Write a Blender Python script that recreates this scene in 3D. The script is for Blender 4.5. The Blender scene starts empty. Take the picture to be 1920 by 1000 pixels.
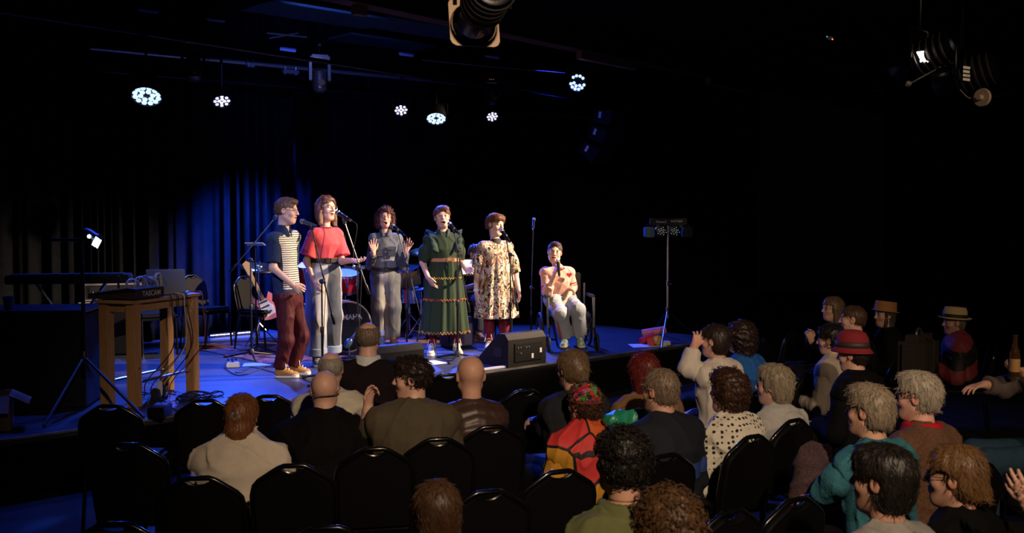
import bpy, bmesh, math, random
import numpy as np
from mathutils import Vector, Matrix

# ---------------------------------------------------------------- camera, world, exposure
scene = bpy.context.scene
COL = scene.collection
F = 1900.0                       # focal length in pixels of the 1920x1000 frame
PITCH = math.atan(94 / F)
CAMZ = 2.04
STZ = 0.45                       # stage deck height
cam_d = bpy.data.cameras.new('camera'); cam = bpy.data.objects.new('camera', cam_d); COL.objects.link(cam)
cam.location = (0, 0, CAMZ); cam.rotation_euler = (math.pi / 2 - PITCH, 0, 0)
cam_d.sensor_fit = 'HORIZONTAL'; cam_d.sensor_width = 36; cam_d.lens = F / 1920 * 36
cam_d.clip_start = .05; cam_d.clip_end = 200
cam_d.dof.use_dof = True; cam_d.dof.focus_distance = 11.2; cam_d.dof.aperture_fstop = 5.0
scene.camera = cam
vs = scene.view_settings
vs.view_transform = 'Standard'; vs.look = 'None'; vs.gamma = 1; vs.use_curve_mapping = False; vs.exposure = 0.0
w = bpy.data.worlds.new('world'); scene.world = w; w.use_nodes = True
w.node_tree.nodes['Background'].inputs[0].default_value = (.5, .6, 1, 1)
w.node_tree.nodes['Background'].inputs[1].default_value = 0.0006
scene.cycles.max_bounces = 4
scene.cycles.diffuse_bounces = 2
scene.cycles.glossy_bounces = 2
scene.cycles.caustics_reflective = False; scene.cycles.caustics_refractive = False

def spot(name, loc, aim, watt, col, size=50, blend=.4, radius=.08):
    d = bpy.data.lights.new(name, 'SPOT'); d.energy = watt; d.color = col; d.spot_size = math.radians(size)
    d.spot_blend = blend; d.shadow_soft_size = radius
    o = bpy.data.objects.new(name, d); COL.objects.link(o); o.location = loc
    o.rotation_euler = (Vector(aim) - Vector(loc)).to_track_quat('-Z', 'Y').to_euler()
    return o

# pixel <-> place: a point on the ray of a pixel at a given depth Y or height Z
def ray(x, y):
    a = (x - 960) / F; b = (500 - y) / F
    c, s = math.cos(PITCH), math.sin(PITCH)
    return Vector((a, c + b * s, -s + b * c))
def at_y(x, y, Y):
    r = ray(x, y); t = Y / r.y
    return Vector((r.x * t, Y, CAMZ + r.z * t))
def at_z(x, y, Z):
    r = ray(x, y); t = (Z - CAMZ) / r.z
    return Vector((r.x * t, r.y * t, Z))
def st(x, y): return at_z(x, y, STZ)
A_ = math.atan2(2040, math.hypot(F, 94))
U = Vector((math.sin(A_), math.cos(A_), 0)); V = Vector((-math.cos(A_), math.sin(A_), 0))   # along the stage front / up-stage
TH_ST = math.atan2(-V.x, V.y)     # heading of someone facing the audience
E0 = st(68, 815)                   # left visible end of the stage front edge
def S(u, v, z=STZ): p = E0 + U * u + V * v; return Vector((p.x, p.y, z))

# ---------------------------------------------------------------- lights
WARM = (1.0, .74, .50); BLUE = (.03, .10, 1.0); COOL = (.45, .62, 1.0)
# front-of-house spotlights hang over the audience, behind and to the right of the camera
spot('key_spot', S(9.6, -3.4, 5.0), S(4.35, 1.65, 1.25), 10000, WARM, 29, .6, .10)
spot('key_spot', S(6.6, -6.2, 5.1), S(2.8, 1.0, .90), 4800, WARM, 22, .6, .10)
spot('left_cool_spot', S(-.8, -2.0, 4.3), S(3.6, 1.4, 1.2), 750, (.42, .48, 1.0), 32, .7, .1)
spot('house_spot', (1.7, -1.6, 5.1), (.5, 6.3, 1.0), 1600, WARM, 44, .9, .10)
spot('house_spot', (5.2, -.6, 5.1), (3.3, 7.6, 1.0), 620, WARM, 44, .9, .10)
spot('rig_spill', (.8, -1.4, 4.9), (-.6, 12.5, 3.75), 60, WARM, 26, .9, .10)  # added dim spot that brings up the moving heads on the rig
# ---------------------------------------------------------------- mesh helpers
def tagit(o, label=None, cat=None, group=None, kind=None):
    if label: o['label'] = label
    if cat: o['category'] = cat
    if group: o['group'] = group
    if kind: o['kind'] = kind
    return o
def empty(name, loc, rz=0, label=None, cat=None, group=None):
    o = bpy.data.objects.new(name, None); COL.objects.link(o); o.location = loc; o.rotation_euler = (0, 0, rz)
    o.empty_display_size = .1
    return tagit(o, label, cat, group)
def link(name, me, mat, parent=None, smooth=False):
    o = bpy.data.objects.new(name, me); COL.objects.link(o)
    if mat is not None:
        for m in (mat if isinstance(mat, (list, tuple)) else [mat]): me.materials.append(m)
    if smooth: me.polygons.foreach_set('use_smooth', np.ones(len(me.polygons), bool))
    if parent: o.parent = parent
    return o
class MB:
    """collects shapes into one bmesh"""
    def __init__(s): s.bm = bmesh.new()
    def box(s, c, d, rot=None, bev=0, taper=None):
        r = bmesh.ops.create_cube(s.bm, size=1)
        vs_ = r['verts']
        for v in vs_:
            p = Vector((v.co.x * d[0], v.co.y * d[1], v.co.z * d[2]))
            if taper and v.co.z > 0: p.x *= taper[0]; p.y *= taper[1]
            v.co = p
        if bev:
            es = list({e for v in vs_ for e in v.link_edges})
            rr = bmesh.ops.bevel(s.bm, geom=es, offset=bev, segments=2, affect='EDGES')
            vs_ = list({v for f in rr['faces'] for v in f.verts} | {v for v in vs_ if v.is_valid})
        M = (rot.to_matrix() if hasattr(rot, 'to_matrix') else rot) if rot is not None else Matrix.Identity(3)
        for v in vs_: v.co = M @ v.co + Vector(c)
        return s
    def tube(s, pts, r, n=8, caps=True):
        pts = [Vector(p) for p in pts]; rs = r if isinstance(r, (list, tuple)) else [r] * len(pts)
        rings = []; prev = None
        for i, p in enumerate(pts):
            t = (pts[min(i + 1, len(pts) - 1)] - pts[max(i - 1, 0)])
            t = t.normalized() if t.length > 1e-9 else Vector((0, 0, 1))
            if prev is None:
                a = t.cross(Vector((0, 0, 1)) if abs(t.z) < .9 else Vector((1, 0, 0))).normalized()
            else:
                a = (prev - t * prev.dot(t)).normalized()
            prev = a; b = t.cross(a)
            rings.append([s.bm.verts.new(p + (a * math.cos(k / n * 2 * math.pi) + b * math.sin(k / n * 2 * math.pi)) * rs[i]) for k in range(n)])
        for i in range(len(rings) - 1):
            for k in range(n):
                s.bm.faces.new((rings[i][k], rings[i][(k + 1) % n], rings[i + 1][(k + 1) % n], rings[i + 1][k]))
        if caps:
            s.bm.faces.new(rings[0][::-1]); s.bm.faces.new(rings[-1])
        return s
    def lathe(s, prof, n=24, M=None, caps=True):
        rings = []
        M = M or Matrix.Identity(4)
        for (r, z) in prof:
            rings.append([s.bm.verts.new(M @ Vector((r * math.cos(k / n * 2 * math.pi), r * math.sin(k / n * 2 * math.pi), z))) for k in range(n)])
        for i in range(len(rings) - 1):
            for k in range(n):
                s.bm.faces.new((rings[i][k], rings[i][(k + 1) % n], rings[i + 1][(k + 1) % n], rings[i + 1][k]))
        if caps:
            s.bm.faces.new(rings[0][::-1]); s.bm.faces.new(rings[-1])
        return s
    def prism(s, poly, h, M=None):
        """poly in XY, extruded along +Z by h"""
        M = M or Matrix.Identity(4)
        lo = [s.bm.verts.new(M @ Vector((p[0], p[1], 0))) for p in poly]
        hi = [s.bm.verts.new(M @ Vector((p[0], p[1], h))) for p in poly]
        n = len(poly)
        s.bm.faces.new(lo[::-1]); s.bm.faces.new(hi)
        for i in range(n): s.bm.faces.new((lo[i], lo[(i + 1) % n], hi[(i + 1) % n], hi[i]))
        return s
    def quad(s, a, b, c, d):
        s.bm.faces.new([s.bm.verts.new(Vector(p)) for p in (a, b, c, d)]); return s
    def done(s, name, mat, parent=None, smooth=False, autosmooth=True):
        bmesh.ops.recalc_face_normals(s.bm, faces=s.bm.faces)
        me = bpy.data.meshes.new(name); s.bm.to_mesh(me); s.bm.free()
        o = link(name, me, mat, parent, False)
        if smooth:
            me.polygons.foreach_set('use_smooth', np.ones(len(me.polygons), bool))
            if autosmooth: me.set_sharp_from_angle(angle=math.radians(40))
        return o
def axisM(a, b):
    """matrix that carries +Z onto the line a->b, origin at a"""
    d = (Vector(b) - Vector(a)).normalized()
    return Matrix.Translation(Vector(a)) @ d.to_track_quat('Z', 'Y').to_matrix().to_4x4()
def arc(c, r, a0, a1, n, plane='xz'):
    out = []
    for i in range(n + 1):
        t = a0 + (a1 - a0) * i / n
        x, z = math.cos(t) * r, math.sin(t) * r
        out.append(Vector(c) + (Vector((x, 0, z)) if plane == 'xz' else Vector((x, z, 0)) if plane == 'xy' else Vector((0, x, z))))
    return out
def copy_tree(o, parent=None):
    c = o.copy(); COL.objects.link(c); c.parent = parent
    for ch in o.children: copy_tree(ch, c)
    return c
def text_mesh(name, body, size, mat, parent, M, extrude=.001, align='CENTER', bold=0):
    cu = bpy.data.curves.new('txt', 'FONT'); cu.body = body; cu.size = size; cu.extrude = extrude
    cu.align_x = align; cu.align_y = 'CENTER'; cu.offset = bold
    t = bpy.data.objects.new('txt', cu); COL.objects.link(t)
    dg = bpy.context.evaluated_depsgraph_get(); me = bpy.data.meshes.new_from_object(t.evaluated_get(dg))
    bpy.data.objects.remove(t); bpy.data.curves.remove(cu)
    me.materials.clear(); me.transform(M)
    return link(name, me, mat, parent)

# ---------------------------------------------------------------- materials
MATS = {}
def mat(name, col=(.5, .5, .5), rough=.6, metal=0, emit=None, es=0, spec=.5, var=0, vscale=12, bump=0, bscale=60, stretch=None, sheen=0, trans=0, coat=0):
    if name in MATS: return MATS[name]
    m = bpy.data.materials.new(name); m.use_nodes = True; nt = m.node_tree; b = nt.nodes['Principled BSDF']
    b.inputs['Base Color'].default_value = (*col, 1); b.inputs['Roughness'].default_value = rough; b.inputs['Metallic'].default_value = metal
    b.inputs['Specular IOR Level'].default_value = spec
    if sheen: b.inputs['Sheen Weight'].default_value = sheen
    if coat: b.inputs['Coat Weight'].default_value = coat
    if trans: b.inputs['Transmission Weight'].default_value = trans
    if emit: b.inputs['Emission Color'].default_value = (*emit, 1); b.inputs['Emission Strength'].default_value = es
    if var or bump:
        tc = nt.nodes.new('ShaderNodeTexCoord'); src = tc.outputs['Object']
        if stretch:
            mp = nt.nodes.new('ShaderNodeMapping'); mp.inputs['Scale'].default_value = stretch; nt.links.new(src, mp.inputs[0]); src = mp.outputs[0]
        if var:
            n = nt.nodes.new('ShaderNodeTexNoise'); n.inputs['Scale'].default_value = vscale; n.inputs['Detail'].default_value = 4; nt.links.new(src, n.inputs['Vector'])
            mx = nt.nodes.new('ShaderNodeMix'); mx.data_type = 'RGBA'
            mx.inputs['A'].default_value = (*[max(0, c * (1 - var)) for c in col], 1); mx.inputs['B'].default_value = (*[min(1, c * (1 + var)) for c in col], 1)
            rp = nt.nodes.new('ShaderNodeMapRange'); rp.inputs[1].default_value = .3; rp.inputs[2].default_value = .7
            nt.links.new(n.outputs['Fac'], rp.inputs[0]); nt.links.new(rp.outputs[0], mx.inputs['Factor']); nt.links.new(mx.outputs['Result'], b.inputs['Base Color'])
        if bump:
            n2 = nt.nodes.new('ShaderNodeTexNoise'); n2.inputs['Scale'].default_value = bscale; n2.inputs['Detail'].default_value = 3; nt.links.new(src, n2.inputs['Vector'])
            bp = nt.nodes.new('ShaderNodeBump'); bp.inputs['Strength'].default_value = bump; bp.inputs['Distance'].default_value = .01
            nt.links.new(n2.outputs['Fac'], bp.inputs['Height']); nt.links.new(bp.outputs[0], b.inputs['Normal'])
    MATS[name] = m; return m
class NB:
    """small node-graph builder for pattern materials"""
    def __init__(s, name, rough=.75):
        s.m = bpy.data.materials.new(name); s.m.use_nodes = True; s.nt = s.m.node_tree; s.b = s.nt.nodes['Principled BSDF']
        s.b.inputs['Roughness'].default_value = rough; s.b.inputs['Specular IOR Level'].default_value = .25
        s.tc = s.nt.nodes.new('ShaderNodeTexCoord'); MATS[name] = s.m
        sp = s.nt.nodes.new('ShaderNodeSeparateXYZ'); s.nt.links.new(s.tc.outputs['Object'], sp.inputs[0])
        s.x, s.y, s.z = sp.outputs; s.P = s.tc.outputs['Object']
    def _in(s, sock, v):
        if isinstance(v, (int, float)): sock.default_value = v
        elif isinstance(v, tuple): sock.default_value = (*v, 1) if len(v) == 3 and len(sock.default_value) == 4 else v
        else: s.nt.links.new(v, sock)
    def m_(s, op, a, b=0, c=None):
        n = s.nt.nodes.new('ShaderNodeMath'); n.operation = op; s._in(n.inputs[0], a); s._in(n.inputs[1], b)
        if c is not None: s._in(n.inputs[2], c)
        return n.outputs[0]
    def mix(s, f, a, b):
        n = s.nt.nodes.new('ShaderNodeMix'); n.data_type = 'RGBA'; s._in(n.inputs['Factor'], f); s._in(n.inputs['A'], a); s._in(n.inputs['B'], b)
        return n.outputs['Result']
    def map(s, scale, loc=(0, 0, 0)):
        n = s.nt.nodes.new('ShaderNodeMapping'); n.inputs['Scale'].default_value = scale; n.inputs['Location'].default_value = loc
        s.nt.links.new(s.P, n.inputs[0]); return n.outputs[0]
    def noise(s, scale, vec=None, detail=3):
        n = s.nt.nodes.new('ShaderNodeTexNoise'); n.inputs['Scale'].default_value = scale; n.inputs['Detail'].default_value = detail
        s.nt.links.new(vec or s.P, n.inputs['Vector']); return n.outputs['Fac']
    def vor(s, scale, feature='F1', vec=None, rnd=1.0):
        n = s.nt.nodes.new('ShaderNodeTexVoronoi'); n.feature = feature; n.inputs['Scale'].default_value = scale; n.inputs['Randomness'].default_value = rnd
        s.nt.links.new(vec or s.P, n.inputs['Vector']); return n
    def ramp(s, f, stops, const=False):
        n = s.nt.nodes.new('ShaderNodeValToRGB'); s.nt.links.new(f, n.inputs[0]); r = n.color_ramp
        if const: r.interpolation = 'CONSTANT'
        while len(r.elements) < len(stops): r.elements.new(.5)
        for e, (p, c) in zip(r.elements, stops): e.position = p; e.color = (*c, 1)
        return n.outputs[0]
    def bump(s, h, strength=.3, dist=.01):
        n = s.nt.nodes.new('ShaderNodeBump'); n.inputs['Strength'].default_value = strength; n.inputs['Distance'].default_value = dist
        s.nt.links.new(h, n.inputs['Height']); s.nt.links.new(n.outputs[0], s.b.inputs['Normal']); return s
    def out(s, colr): s._in(s.b.inputs['Base Color'], colr); return s.m
def cloth(name, col, var=.12, bump=.35, bscale=220, rough=.85):
    return mat(name, col, rough, spec=.08, var=var, vscale=30, bump=bump, bscale=bscale)
def hairmat(name, col, streak=.55):
    if name in MATS: return MATS[name]
    n = NB(name, .42); n.b.inputs['Specular IOR Level'].default_value = .4
    f = n.noise(90, n.map((1, 1, .16)), 4); g = n.noise(9)
    c = n.mix(n.m_('MULTIPLY', f, 1.0), tuple(c * (1 - streak) for c in col), tuple(min(1, c * (1 + streak)) for c in col))
    c = n.mix(n.m_('MULTIPLY', g, .5), c, tuple(c * .6 for c in col))
    n.bump(f, .7, .006); return n.out(c)
BLACKM = lambda: mat('black_metal', (.012, .012, .014), .35, .6)
BLACKP = lambda: mat('black_plastic', (.014, .014, .016), .45)
CHROME = lambda: mat('chrome', (.55, .56, .6), .18, 1.0)
RUBBER = lambda: mat('black_rubber', (.01, .01, .01), .7)
WHITEP = lambda: mat('white_plastic', (.7, .7, .72), .4)

# ---------------------------------------------------------------- the room and the stage
def rect_struct(name, o, a, b, m, th=.1, kind='structure'):
    """slab spanned by a and b from o, with thickness th below its outer side"""
    o, a, b = Vector(o), Vector(a), Vector(b); n = a.cross(b).normalized()
    mb = MB(); p = [o, o + a, o + a + b, o + b]
    lo = [mb.bm.verts.new(q) for q in p]; hi = [mb.bm.verts.new(q - n * th) for q in p]
    mb.bm.faces.new(lo); mb.bm.faces.new(hi[::-1])
    for i in range(4): mb.bm.faces.new((lo[i], hi[i], hi[(i + 1) % 4], lo[(i + 1) % 4]))
    return tagit(mb.done(name, m), kind=kind)
n = NB('hall_floor_vinyl', .7)
n.bump(n.noise(30), .15); FLOORM = n.out(n.ramp(n.noise(3.5, detail=6), [(.3, (.010, .009, .0085)), (.7, (.019, .017, .016))]))
rect_struct('floor', (-12, -3, 0), (30, 0, 0), (0, 30, 0), FLOORM)
BLK = mat('black_painted_wall', (.006, .006, .008), .8, spec=.1, var=.3, vscale=2)
rect_struct('ceiling', (-12, -3, 5.4), (0, 30, 0), (30, 0, 0), mat('dark_ceiling_paint', (.010, .012, .016), .9, var=.3, vscale=2))
rect_struct('wall_left', S(-6.2, -14, 0), V * 24, Vector((0, 0, 5.4)), BLK)
rect_struct('wall_back', S(-6.2, 5.6, 0), U * 24, Vector((0, 0, 5.4)), BLK)
rect_struct('wall_right', (9.5, 26, 0), (0, -29, 0), (0, 0, 5.4), BLK)
# deck
n = NB('stage_deck_paint', .38); n.b.inputs['Specular IOR Level'].default_value = .5
sc_ = n.noise(26, n.map((1, 6, 1)), 6); ns = n.noise(4, detail=5)
c = n.ramp(ns, [(.3, (.026, .029, .040)), (.7, (.050, .054, .068))])
c = n.mix(n.m_('GREATER_THAN', sc_, .67), c, (.12, .12, .14))
n.bump(n.noise(40), .12); DECKM = n.out(c)
STL, STR, STD = -5.5, 8.55, 5.2       # deck extent along u, depth along v
panels = [(-5.5, -2.9), (-2.9, -.45), (-.45, 1.55), (1.55, 3.55), (3.55, 5.55), (5.55, 7.1), (7.1, STR)]
deck = None
mb = MB()
mb.prism([S(STL, .03), S(STR, .03), S(STR, STD), S(STL, STD)], -.05, Matrix.Translation((0, 0, -.012 + STZ - 0)))
floor_stage = tagit(mb.done('floor_stage', mat('deck_frame_dark', (.01, .01, .012), .6)), kind='structure')
for (a, b) in panels:
    for (v0, v1) in ((0.02, 2.0), (2.0, 4.0), (4.0, STD)):
        g = .004
        mb = MB(); mb.prism([S(a + g, v0 + g, 0), S(b - g, v0 + g, 0), S(b - g, v1 - g, 0), S(a + g, v1 - g, 0)], .045, Matrix.Translation((0, 0, STZ - .045)))
        mb.done('deck_panel', DECKM, floor_stage)
rect_struct('wall_stage_front', S(STL, .05, 0), Vector((0, 0, STZ - .06)), U * (STR - STL), mat('stage_skirt_cloth', (.003, .003, .0035), .9, spec=.04, var=.2), .03)
EDGE = mat('worn_aluminium_edge', (.34, .32, .29), .45, .8, var=.5, vscale=5)
for i, (a, b) in enumerate(panels):
    mb = MB(); d = U * (b - a - .012); p = S(a + .006, .008, STZ - .02)
    mb.prism([S(a + .006, .0, 0), S(b - .006, .0, 0), S(b - .006, .02, 0), S(a + .006, .02, 0)], .018, Matrix.Translation((0, 0, STZ - .02)))
    tagit(mb.done('trim_%d' % (i + 1), EDGE), kind='structure')

# ---------------------------------------------------------------- curtains
def curtain(name, u0, u1, v, z0, z1, m, label, amp=.07, pitch=.24, seed=1, along=None):
    rnd = random.Random(seed); pts = []; u = u0; ph = 0
    N = int((u1 - u0) / .02)
    verts = []; rows = 14; faces = []
    prof = []
    for i in range(N + 1):
        uu = u0 + (u1 - u0) * i / N
        ph += .02 / (pitch * (1 + .45 * math.sin(uu * 1.7 + seed) + .25 * math.sin(uu * 4.1 + 2 * seed))) * 2 * math.pi
        prof.append((uu, math.sin(ph) + .35 * math.sin(2.3 * ph + uu), 1 + .4 * math.sin(uu * 3.1)))
    for j in range(rows + 1):
        t = j / rows
        for (uu, s_, a_) in prof:
            w_ = amp * a_ * (.55 + .45 * (1 - t)) * s_
            p = S(uu + .03 * s_ * (1 - t), v + w_, z0 + (z1 - z0) * t) if along is None else along(uu, w_, z0 + (z1 - z0) * t)
            verts.append(p)
    for j in range(rows):
        for i in range(N):
            a = j * (N + 1) + i
            faces.append((a, a + 1, a + N + 2, a + N + 1))
    me = bpy.data.meshes.new(name); me.from_pydata(verts, [], faces)
    o = link(name, me, m, None, True)
    sm = o.modifiers.new('thick', 'SOLIDIFY'); sm.thickness = .006
    return tagit(o, label, 'curtain')
CURT = mat('black_stage_velour', (.0045, .005, .0065), .9, spec=.02, var=.2, vscale=8, bump=.2, bscale=150)
curtain('stage_curtain', -6.0, 3.28, 4.85, STZ + .01, 5.2, CURT, 'black unlit curtain behind the mixing table and bass cabinet, left of the blue', .075, .27, 7)
curtain('stage_curtain', 3.31, 5.6, 4.85, STZ + .01, 5.2, CURT, 'pleated backdrop curtain lit deep blue behind the striped-polo man', .085, .33, 3)
curtain('stage_curtain', 5.64, 9.6, 4.9, STZ + .01, 5.2, CURT, 'black unlit backdrop curtain behind the floral dress and wheelchair', .07, .26, 5)
curtain('stage_curtain', 9.65, 15.5, 4.2, .02, 5.2, CURT, 'black curtain on the hall wall behind the far audience rows', .06, .3, 9)
# ---------------------------------------------------------------- smooth-blended surfaces for people, clothes and hair
def nv(v): return np.array(v, float)
def unit(v):
    v = nv(v); l = np.linalg.norm(v); return v / l if l > 1e-9 else v
class Prim:
    __slots__ = ('fn', 'lo', 'hi', 'k', 'mode')
    def __init__(s, fn, lo, hi, k=.02, mode='add'): s.fn, s.lo, s.hi, s.k, s.mode = fn, nv(lo), nv(hi), k, mode
def cap(a, b, ra, rb=None, k=.02, sq=None, cut0=False, cut1=False, mode='add'):
    a, b = nv(a), nv(b); rb = ra if rb is None else rb; ba = b - a; L2 = max(ba @ ba, 1e-9); u = ba / math.sqrt(L2)
    def fn(x, y, z):
        px, py, pz = x - a[0], y - a[1], z - a[2]
        h = px * ba[0] + py * ba[1] + pz * ba[2]
        t = np.clip(h / L2, 0, 1)
        qx, qy, qz = px - t * ba[0], py - t * ba[1], pz - t * ba[2]
        d2 = qx * qx + qy * qy + qz * qz
        if sq is not None:
            n, f = sq; c = qx * n[0] + qy * n[1] + qz * n[2]; d2 = d2 + c * c * (1 / f ** 2 - 1)
        d = np.sqrt(d2) - (ra + (rb - ra) * t)
        if sq is not None: d = d * (.5 + .5 * sq[1])
        if cut1: d = np.maximum(d, (h / math.sqrt(L2) - math.sqrt(L2)))
        if cut0: d = np.maximum(d, -h / math.sqrt(L2))
        return d
    r = max(ra, rb)
    return Prim(fn, np.minimum(a, b) - r, np.maximum(a, b) + r, k, mode)
def ell(c, r, R=None, k=.02, mode='add'):
    c, r = nv(c), nv(r); R = np.eye(3) if R is None else nv(R)
    def fn(x, y, z):
        px, py, pz = x - c[0], y - c[1], z - c[2]
        q = [(R[0, i] * px + R[1, i] * py + R[2, i] * pz) / r[i] for i in range(3)]
        k0 = np.sqrt(q[0] ** 2 + q[1] ** 2 + q[2] ** 2)
        k1 = np.sqrt((q[0] / r[0]) ** 2 + (q[1] / r[1]) ** 2 + (q[2] / r[2]) ** 2) + 1e-9
        return k0 * (k0 - 1) / k1
    e = np.sqrt(((R * r) ** 2).sum(1))
    return Prim(fn, c - e, c + e, k, mode)
def nets(D, ax, h):
    Sg = D < 0; n = D.shape
    pos, cells, quads, flips = [], [], [], []
    st_ = np.array([n[1] * n[2], n[2], 1])
    for a in range(3):
        s0 = [slice(None)] * 3; s1 = [slice(None)] * 3; s0[a] = slice(0, -1); s1[a] = slice(1, None)
        E = Sg[tuple(s0)] != Sg[tuple(s1)]
        ijk = np.array(np.nonzero(E)).T
        if len(ijk) == 0: continue
        b, c = [q for q in range(3) if q != a]
        ok = (ijk[:, b] > 0) & (ijk[:, c] > 0) & (ijk[:, b] < n[b] - 1) & (ijk[:, c] < n[c] - 1)
        ijk = ijk[ok]
        d0 = D[ijk[:, 0], ijk[:, 1], ijk[:, 2]]; nx = ijk.copy(); nx[:, a] += 1
        d1 = D[nx[:, 0], nx[:, 1], nx[:, 2]]
        p = ijk.astype(float); p[:, a] += d0 / (d0 - d1)
        base = ijk @ st_
        cs = [base - db * st_[b] - dc * st_[c] for db, dc in ((0, 0), (1, 0), (1, 1), (0, 1))]
        for q in cs: cells.append(q); pos.append(p)
        f = (d0 < 0) if a != 1 else (d0 >= 0)
        Q = np.stack(cs, 1); Q[~f] = Q[~f][:, ::-1]
        quads.append(Q)
    if not cells: return np.zeros((0, 3)), np.zeros((0, 4), int)
    cells = np.concatenate(cells); pos = np.concatenate(pos)
    uq, inv = np.unique(cells, return_inverse=True)
    cnt = np.bincount(inv)
    vv = np.stack([np.bincount(inv, pos[:, i]) / cnt for i in range(3)], 1)
    vv = vv * h + np.array([ax[0][0], ax[1][0], ax[2][0]])
    qd = np.searchsorted(uq, np.concatenate(quads))
    return vv, qd
def polygonise(prims, h, lo=None, hi=None, post=None):
    L = np.min([p.lo for p in prims if p.mode == 'add'], 0) - .03; Hh = np.max([p.hi for p in prims if p.mode == 'add'], 0) + .03
    if lo is not None: L = np.maximum(L, lo)
    if hi is not None: Hh = np.minimum(Hh, hi)
    n = np.maximum(np.ceil((Hh - L) / h).astype(int) + 1, 3)
    ax = [L[i] + h * np.arange(n[i]) for i in range(3)]
    D = np.full(n, .5)
    for p in prims:
        m = p.k + 2.5 * h
        i0 = np.clip(np.floor((p.lo - m - L) / h).astype(int), 0, n); i1 = np.clip(np.ceil((p.hi + m - L) / h).astype(int) + 1, 0, n)
        if (i1 <= i0).any(): continue
        sl = tuple(slice(i0[i], i1[i]) for i in range(3))
        d = p.fn(ax[0][sl[0]][:, None, None], ax[1][sl[1]][None, :, None], ax[2][sl[2]][None, None, :])
        A = D[sl]
        if p.mode == 'add':
            e = np.maximum(p.k - np.abs(A - d), 0); D[sl] = np.minimum(A, d) - e * e / (4 * p.k)
        else:
            d = -d; e = np.maximum(p.k - np.abs(A - d), 0); D[sl] = np.maximum(A, d) + e * e / (4 * p.k)
    if post is not None: D = post(D, ax[0][:, None, None], ax[1][None, :, None], ax[2][None, None, :])
    return nets(D, ax, h)
def to_mesh(name, vv, qd, m, parent=None, colors=None):
    me = bpy.data.meshes.new(name)
    me.vertices.add(len(vv)); me.vertices.foreach_set('co', vv.astype(np.float32).ravel())
    me.loops.add(qd.size); me.loops.foreach_set('vertex_index', qd.astype(np.int32).ravel())
    me.polygons.add(len(qd)); me.polygons.foreach_set('loop_start', np.arange(0, qd.size, 4, dtype=np.int32))
    me.update(calc_edges=True)
    me.polygons.foreach_set('use_smooth', np.ones(len(qd), bool))
    if colors is not None:
        ca = me.color_attributes.new('Col', 'FLOAT_COLOR', 'POINT')
        ca.data.foreach_set('color', np.concatenate([colors, np.ones((len(colors), 1))], 1).astype(np.float32).ravel())
    return link(name, me, m, parent)
def sdf_obj(name, prims, h, m, parent=None, post=None, lo=None, hi=None):
    vv, qd = polygonise(prims, h, lo, hi, post)
    return to_mesh(name, vv, qd, m, parent)
_rs = np.random.RandomState(5)
_W = [(_rs.normal(size=3), _rs.uniform(0, 6.28)) for _ in range(10)]
def snoise(x, y, z, f, n=5, off=0, stretch=(1, 1, 1)):
    s = 0
    for i in range(n):
        w_, p = _W[(i + off) % 10]; w_ = unit(w_) * (1 + .35 * i)
        s = s + np.sin(f * (w_[0] * x * stretch[0] + w_[1] * y * stretch[1] + w_[2] * z * stretch[2]) + p * (1 + off))
    return s / n
def folds(amp=.006, f=28, off=0, st_=(1, 1, .45)):
    def g(D, x, y, z):
        r = np.clip(1 - 2.6 * np.abs(snoise(x + .3 * z, y, z, f * .8, 4, off + 3, (1, 1, .75))), 0, 1)
        return D + amp * .55 * snoise(x, y, z, f, 5, off, st_) - amp * 1.1 * r * r
    return g
def chain(*fs):
    def g(D, x, y, z):
        for q in fs: D = q(D, x, y, z)
        return D
    return g
def above(z0): return lambda D, x, y, z: np.maximum(D, z0 - z)
def below(z1): return lambda D, x, y, z: np.maximum(D, z - z1)

def strands(vv, qd, head, R, hs, n=650, L=.045, w=.0022, curl=False, lift=.004, seed=0):
    rs = np.random.RandomState(seed)
    a, b, c = vv[qd[:, 0]], vv[qd[:, 1]], vv[qd[:, 2]]
    fn_ = np.cross(b - a, c - a); fn_ /= np.linalg.norm(fn_, axis=1)[:, None] + 1e-12
    i = rs.randint(0, len(qd), n); p = (a[i] + c[i]) / 2; nn = fn_[i]
    crown = head + R @ nv((0, .02, .135)) * hs
    t = (p - crown) / (np.linalg.norm(p - crown, axis=1)[:, None] + 1e-9) + nv((0, 0, -.5)) + rs.normal(size=(n, 3)) * (.8 if curl else .22)
    t -= nn * (t * nn).sum(1)[:, None]; t /= np.linalg.norm(t, axis=1)[:, None] + 1e-9
    sd = np.cross(nn, t); Ln = L * rs.uniform(.5, 1.2, n)[:, None]; M = 5; pts = []
    bend = rs.normal(size=(n, 1)) * .35; lf = rs.uniform(.2, 1, n)[:, None] * lift
    for k in range(M):
        u_ = k / (M - 1)
        if curl:
            an = u_ * 4.4; r_ = Ln * .28; q = p + t * r_ * math.sin(an) + sd * r_ * .7 * (1 - math.cos(an)) * np.sign(bend) + nn * (.001 + lf * math.sin(u_ * 3.14) * 1.3)
        else:
            q = p + t * Ln * (u_ - .3) + sd * Ln * bend * u_ * u_ + nn * (.0005 - .002 * (1 - u_) + lf * u_ * u_)
        pts.append(q)
    V_, Q_ = [], []
    for k in range(M):
        ww = w * (1 - .75 * abs(2 * k / (M - 1) - .9))
        for (ca, sa) in ((0, 1), (.87, -.5), (-.87, -.5)): V_.append(pts[k] + (sd * ca + nn * sa) * max(ww, .0004))
    V_ = np.stack(V_, 1).reshape(-1, 3); base = (np.arange(n) * M * 3)[:, None]
    for k in range(M - 1):
        for j in range(3):
            j2 = (j + 1) % 3; Q_.append(base + np.array([k * 3 + j, k * 3 + j2, (k + 1) * 3 + j2, (k + 1) * 3 + j]))
    return V_, np.concatenate(Q_)
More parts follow.
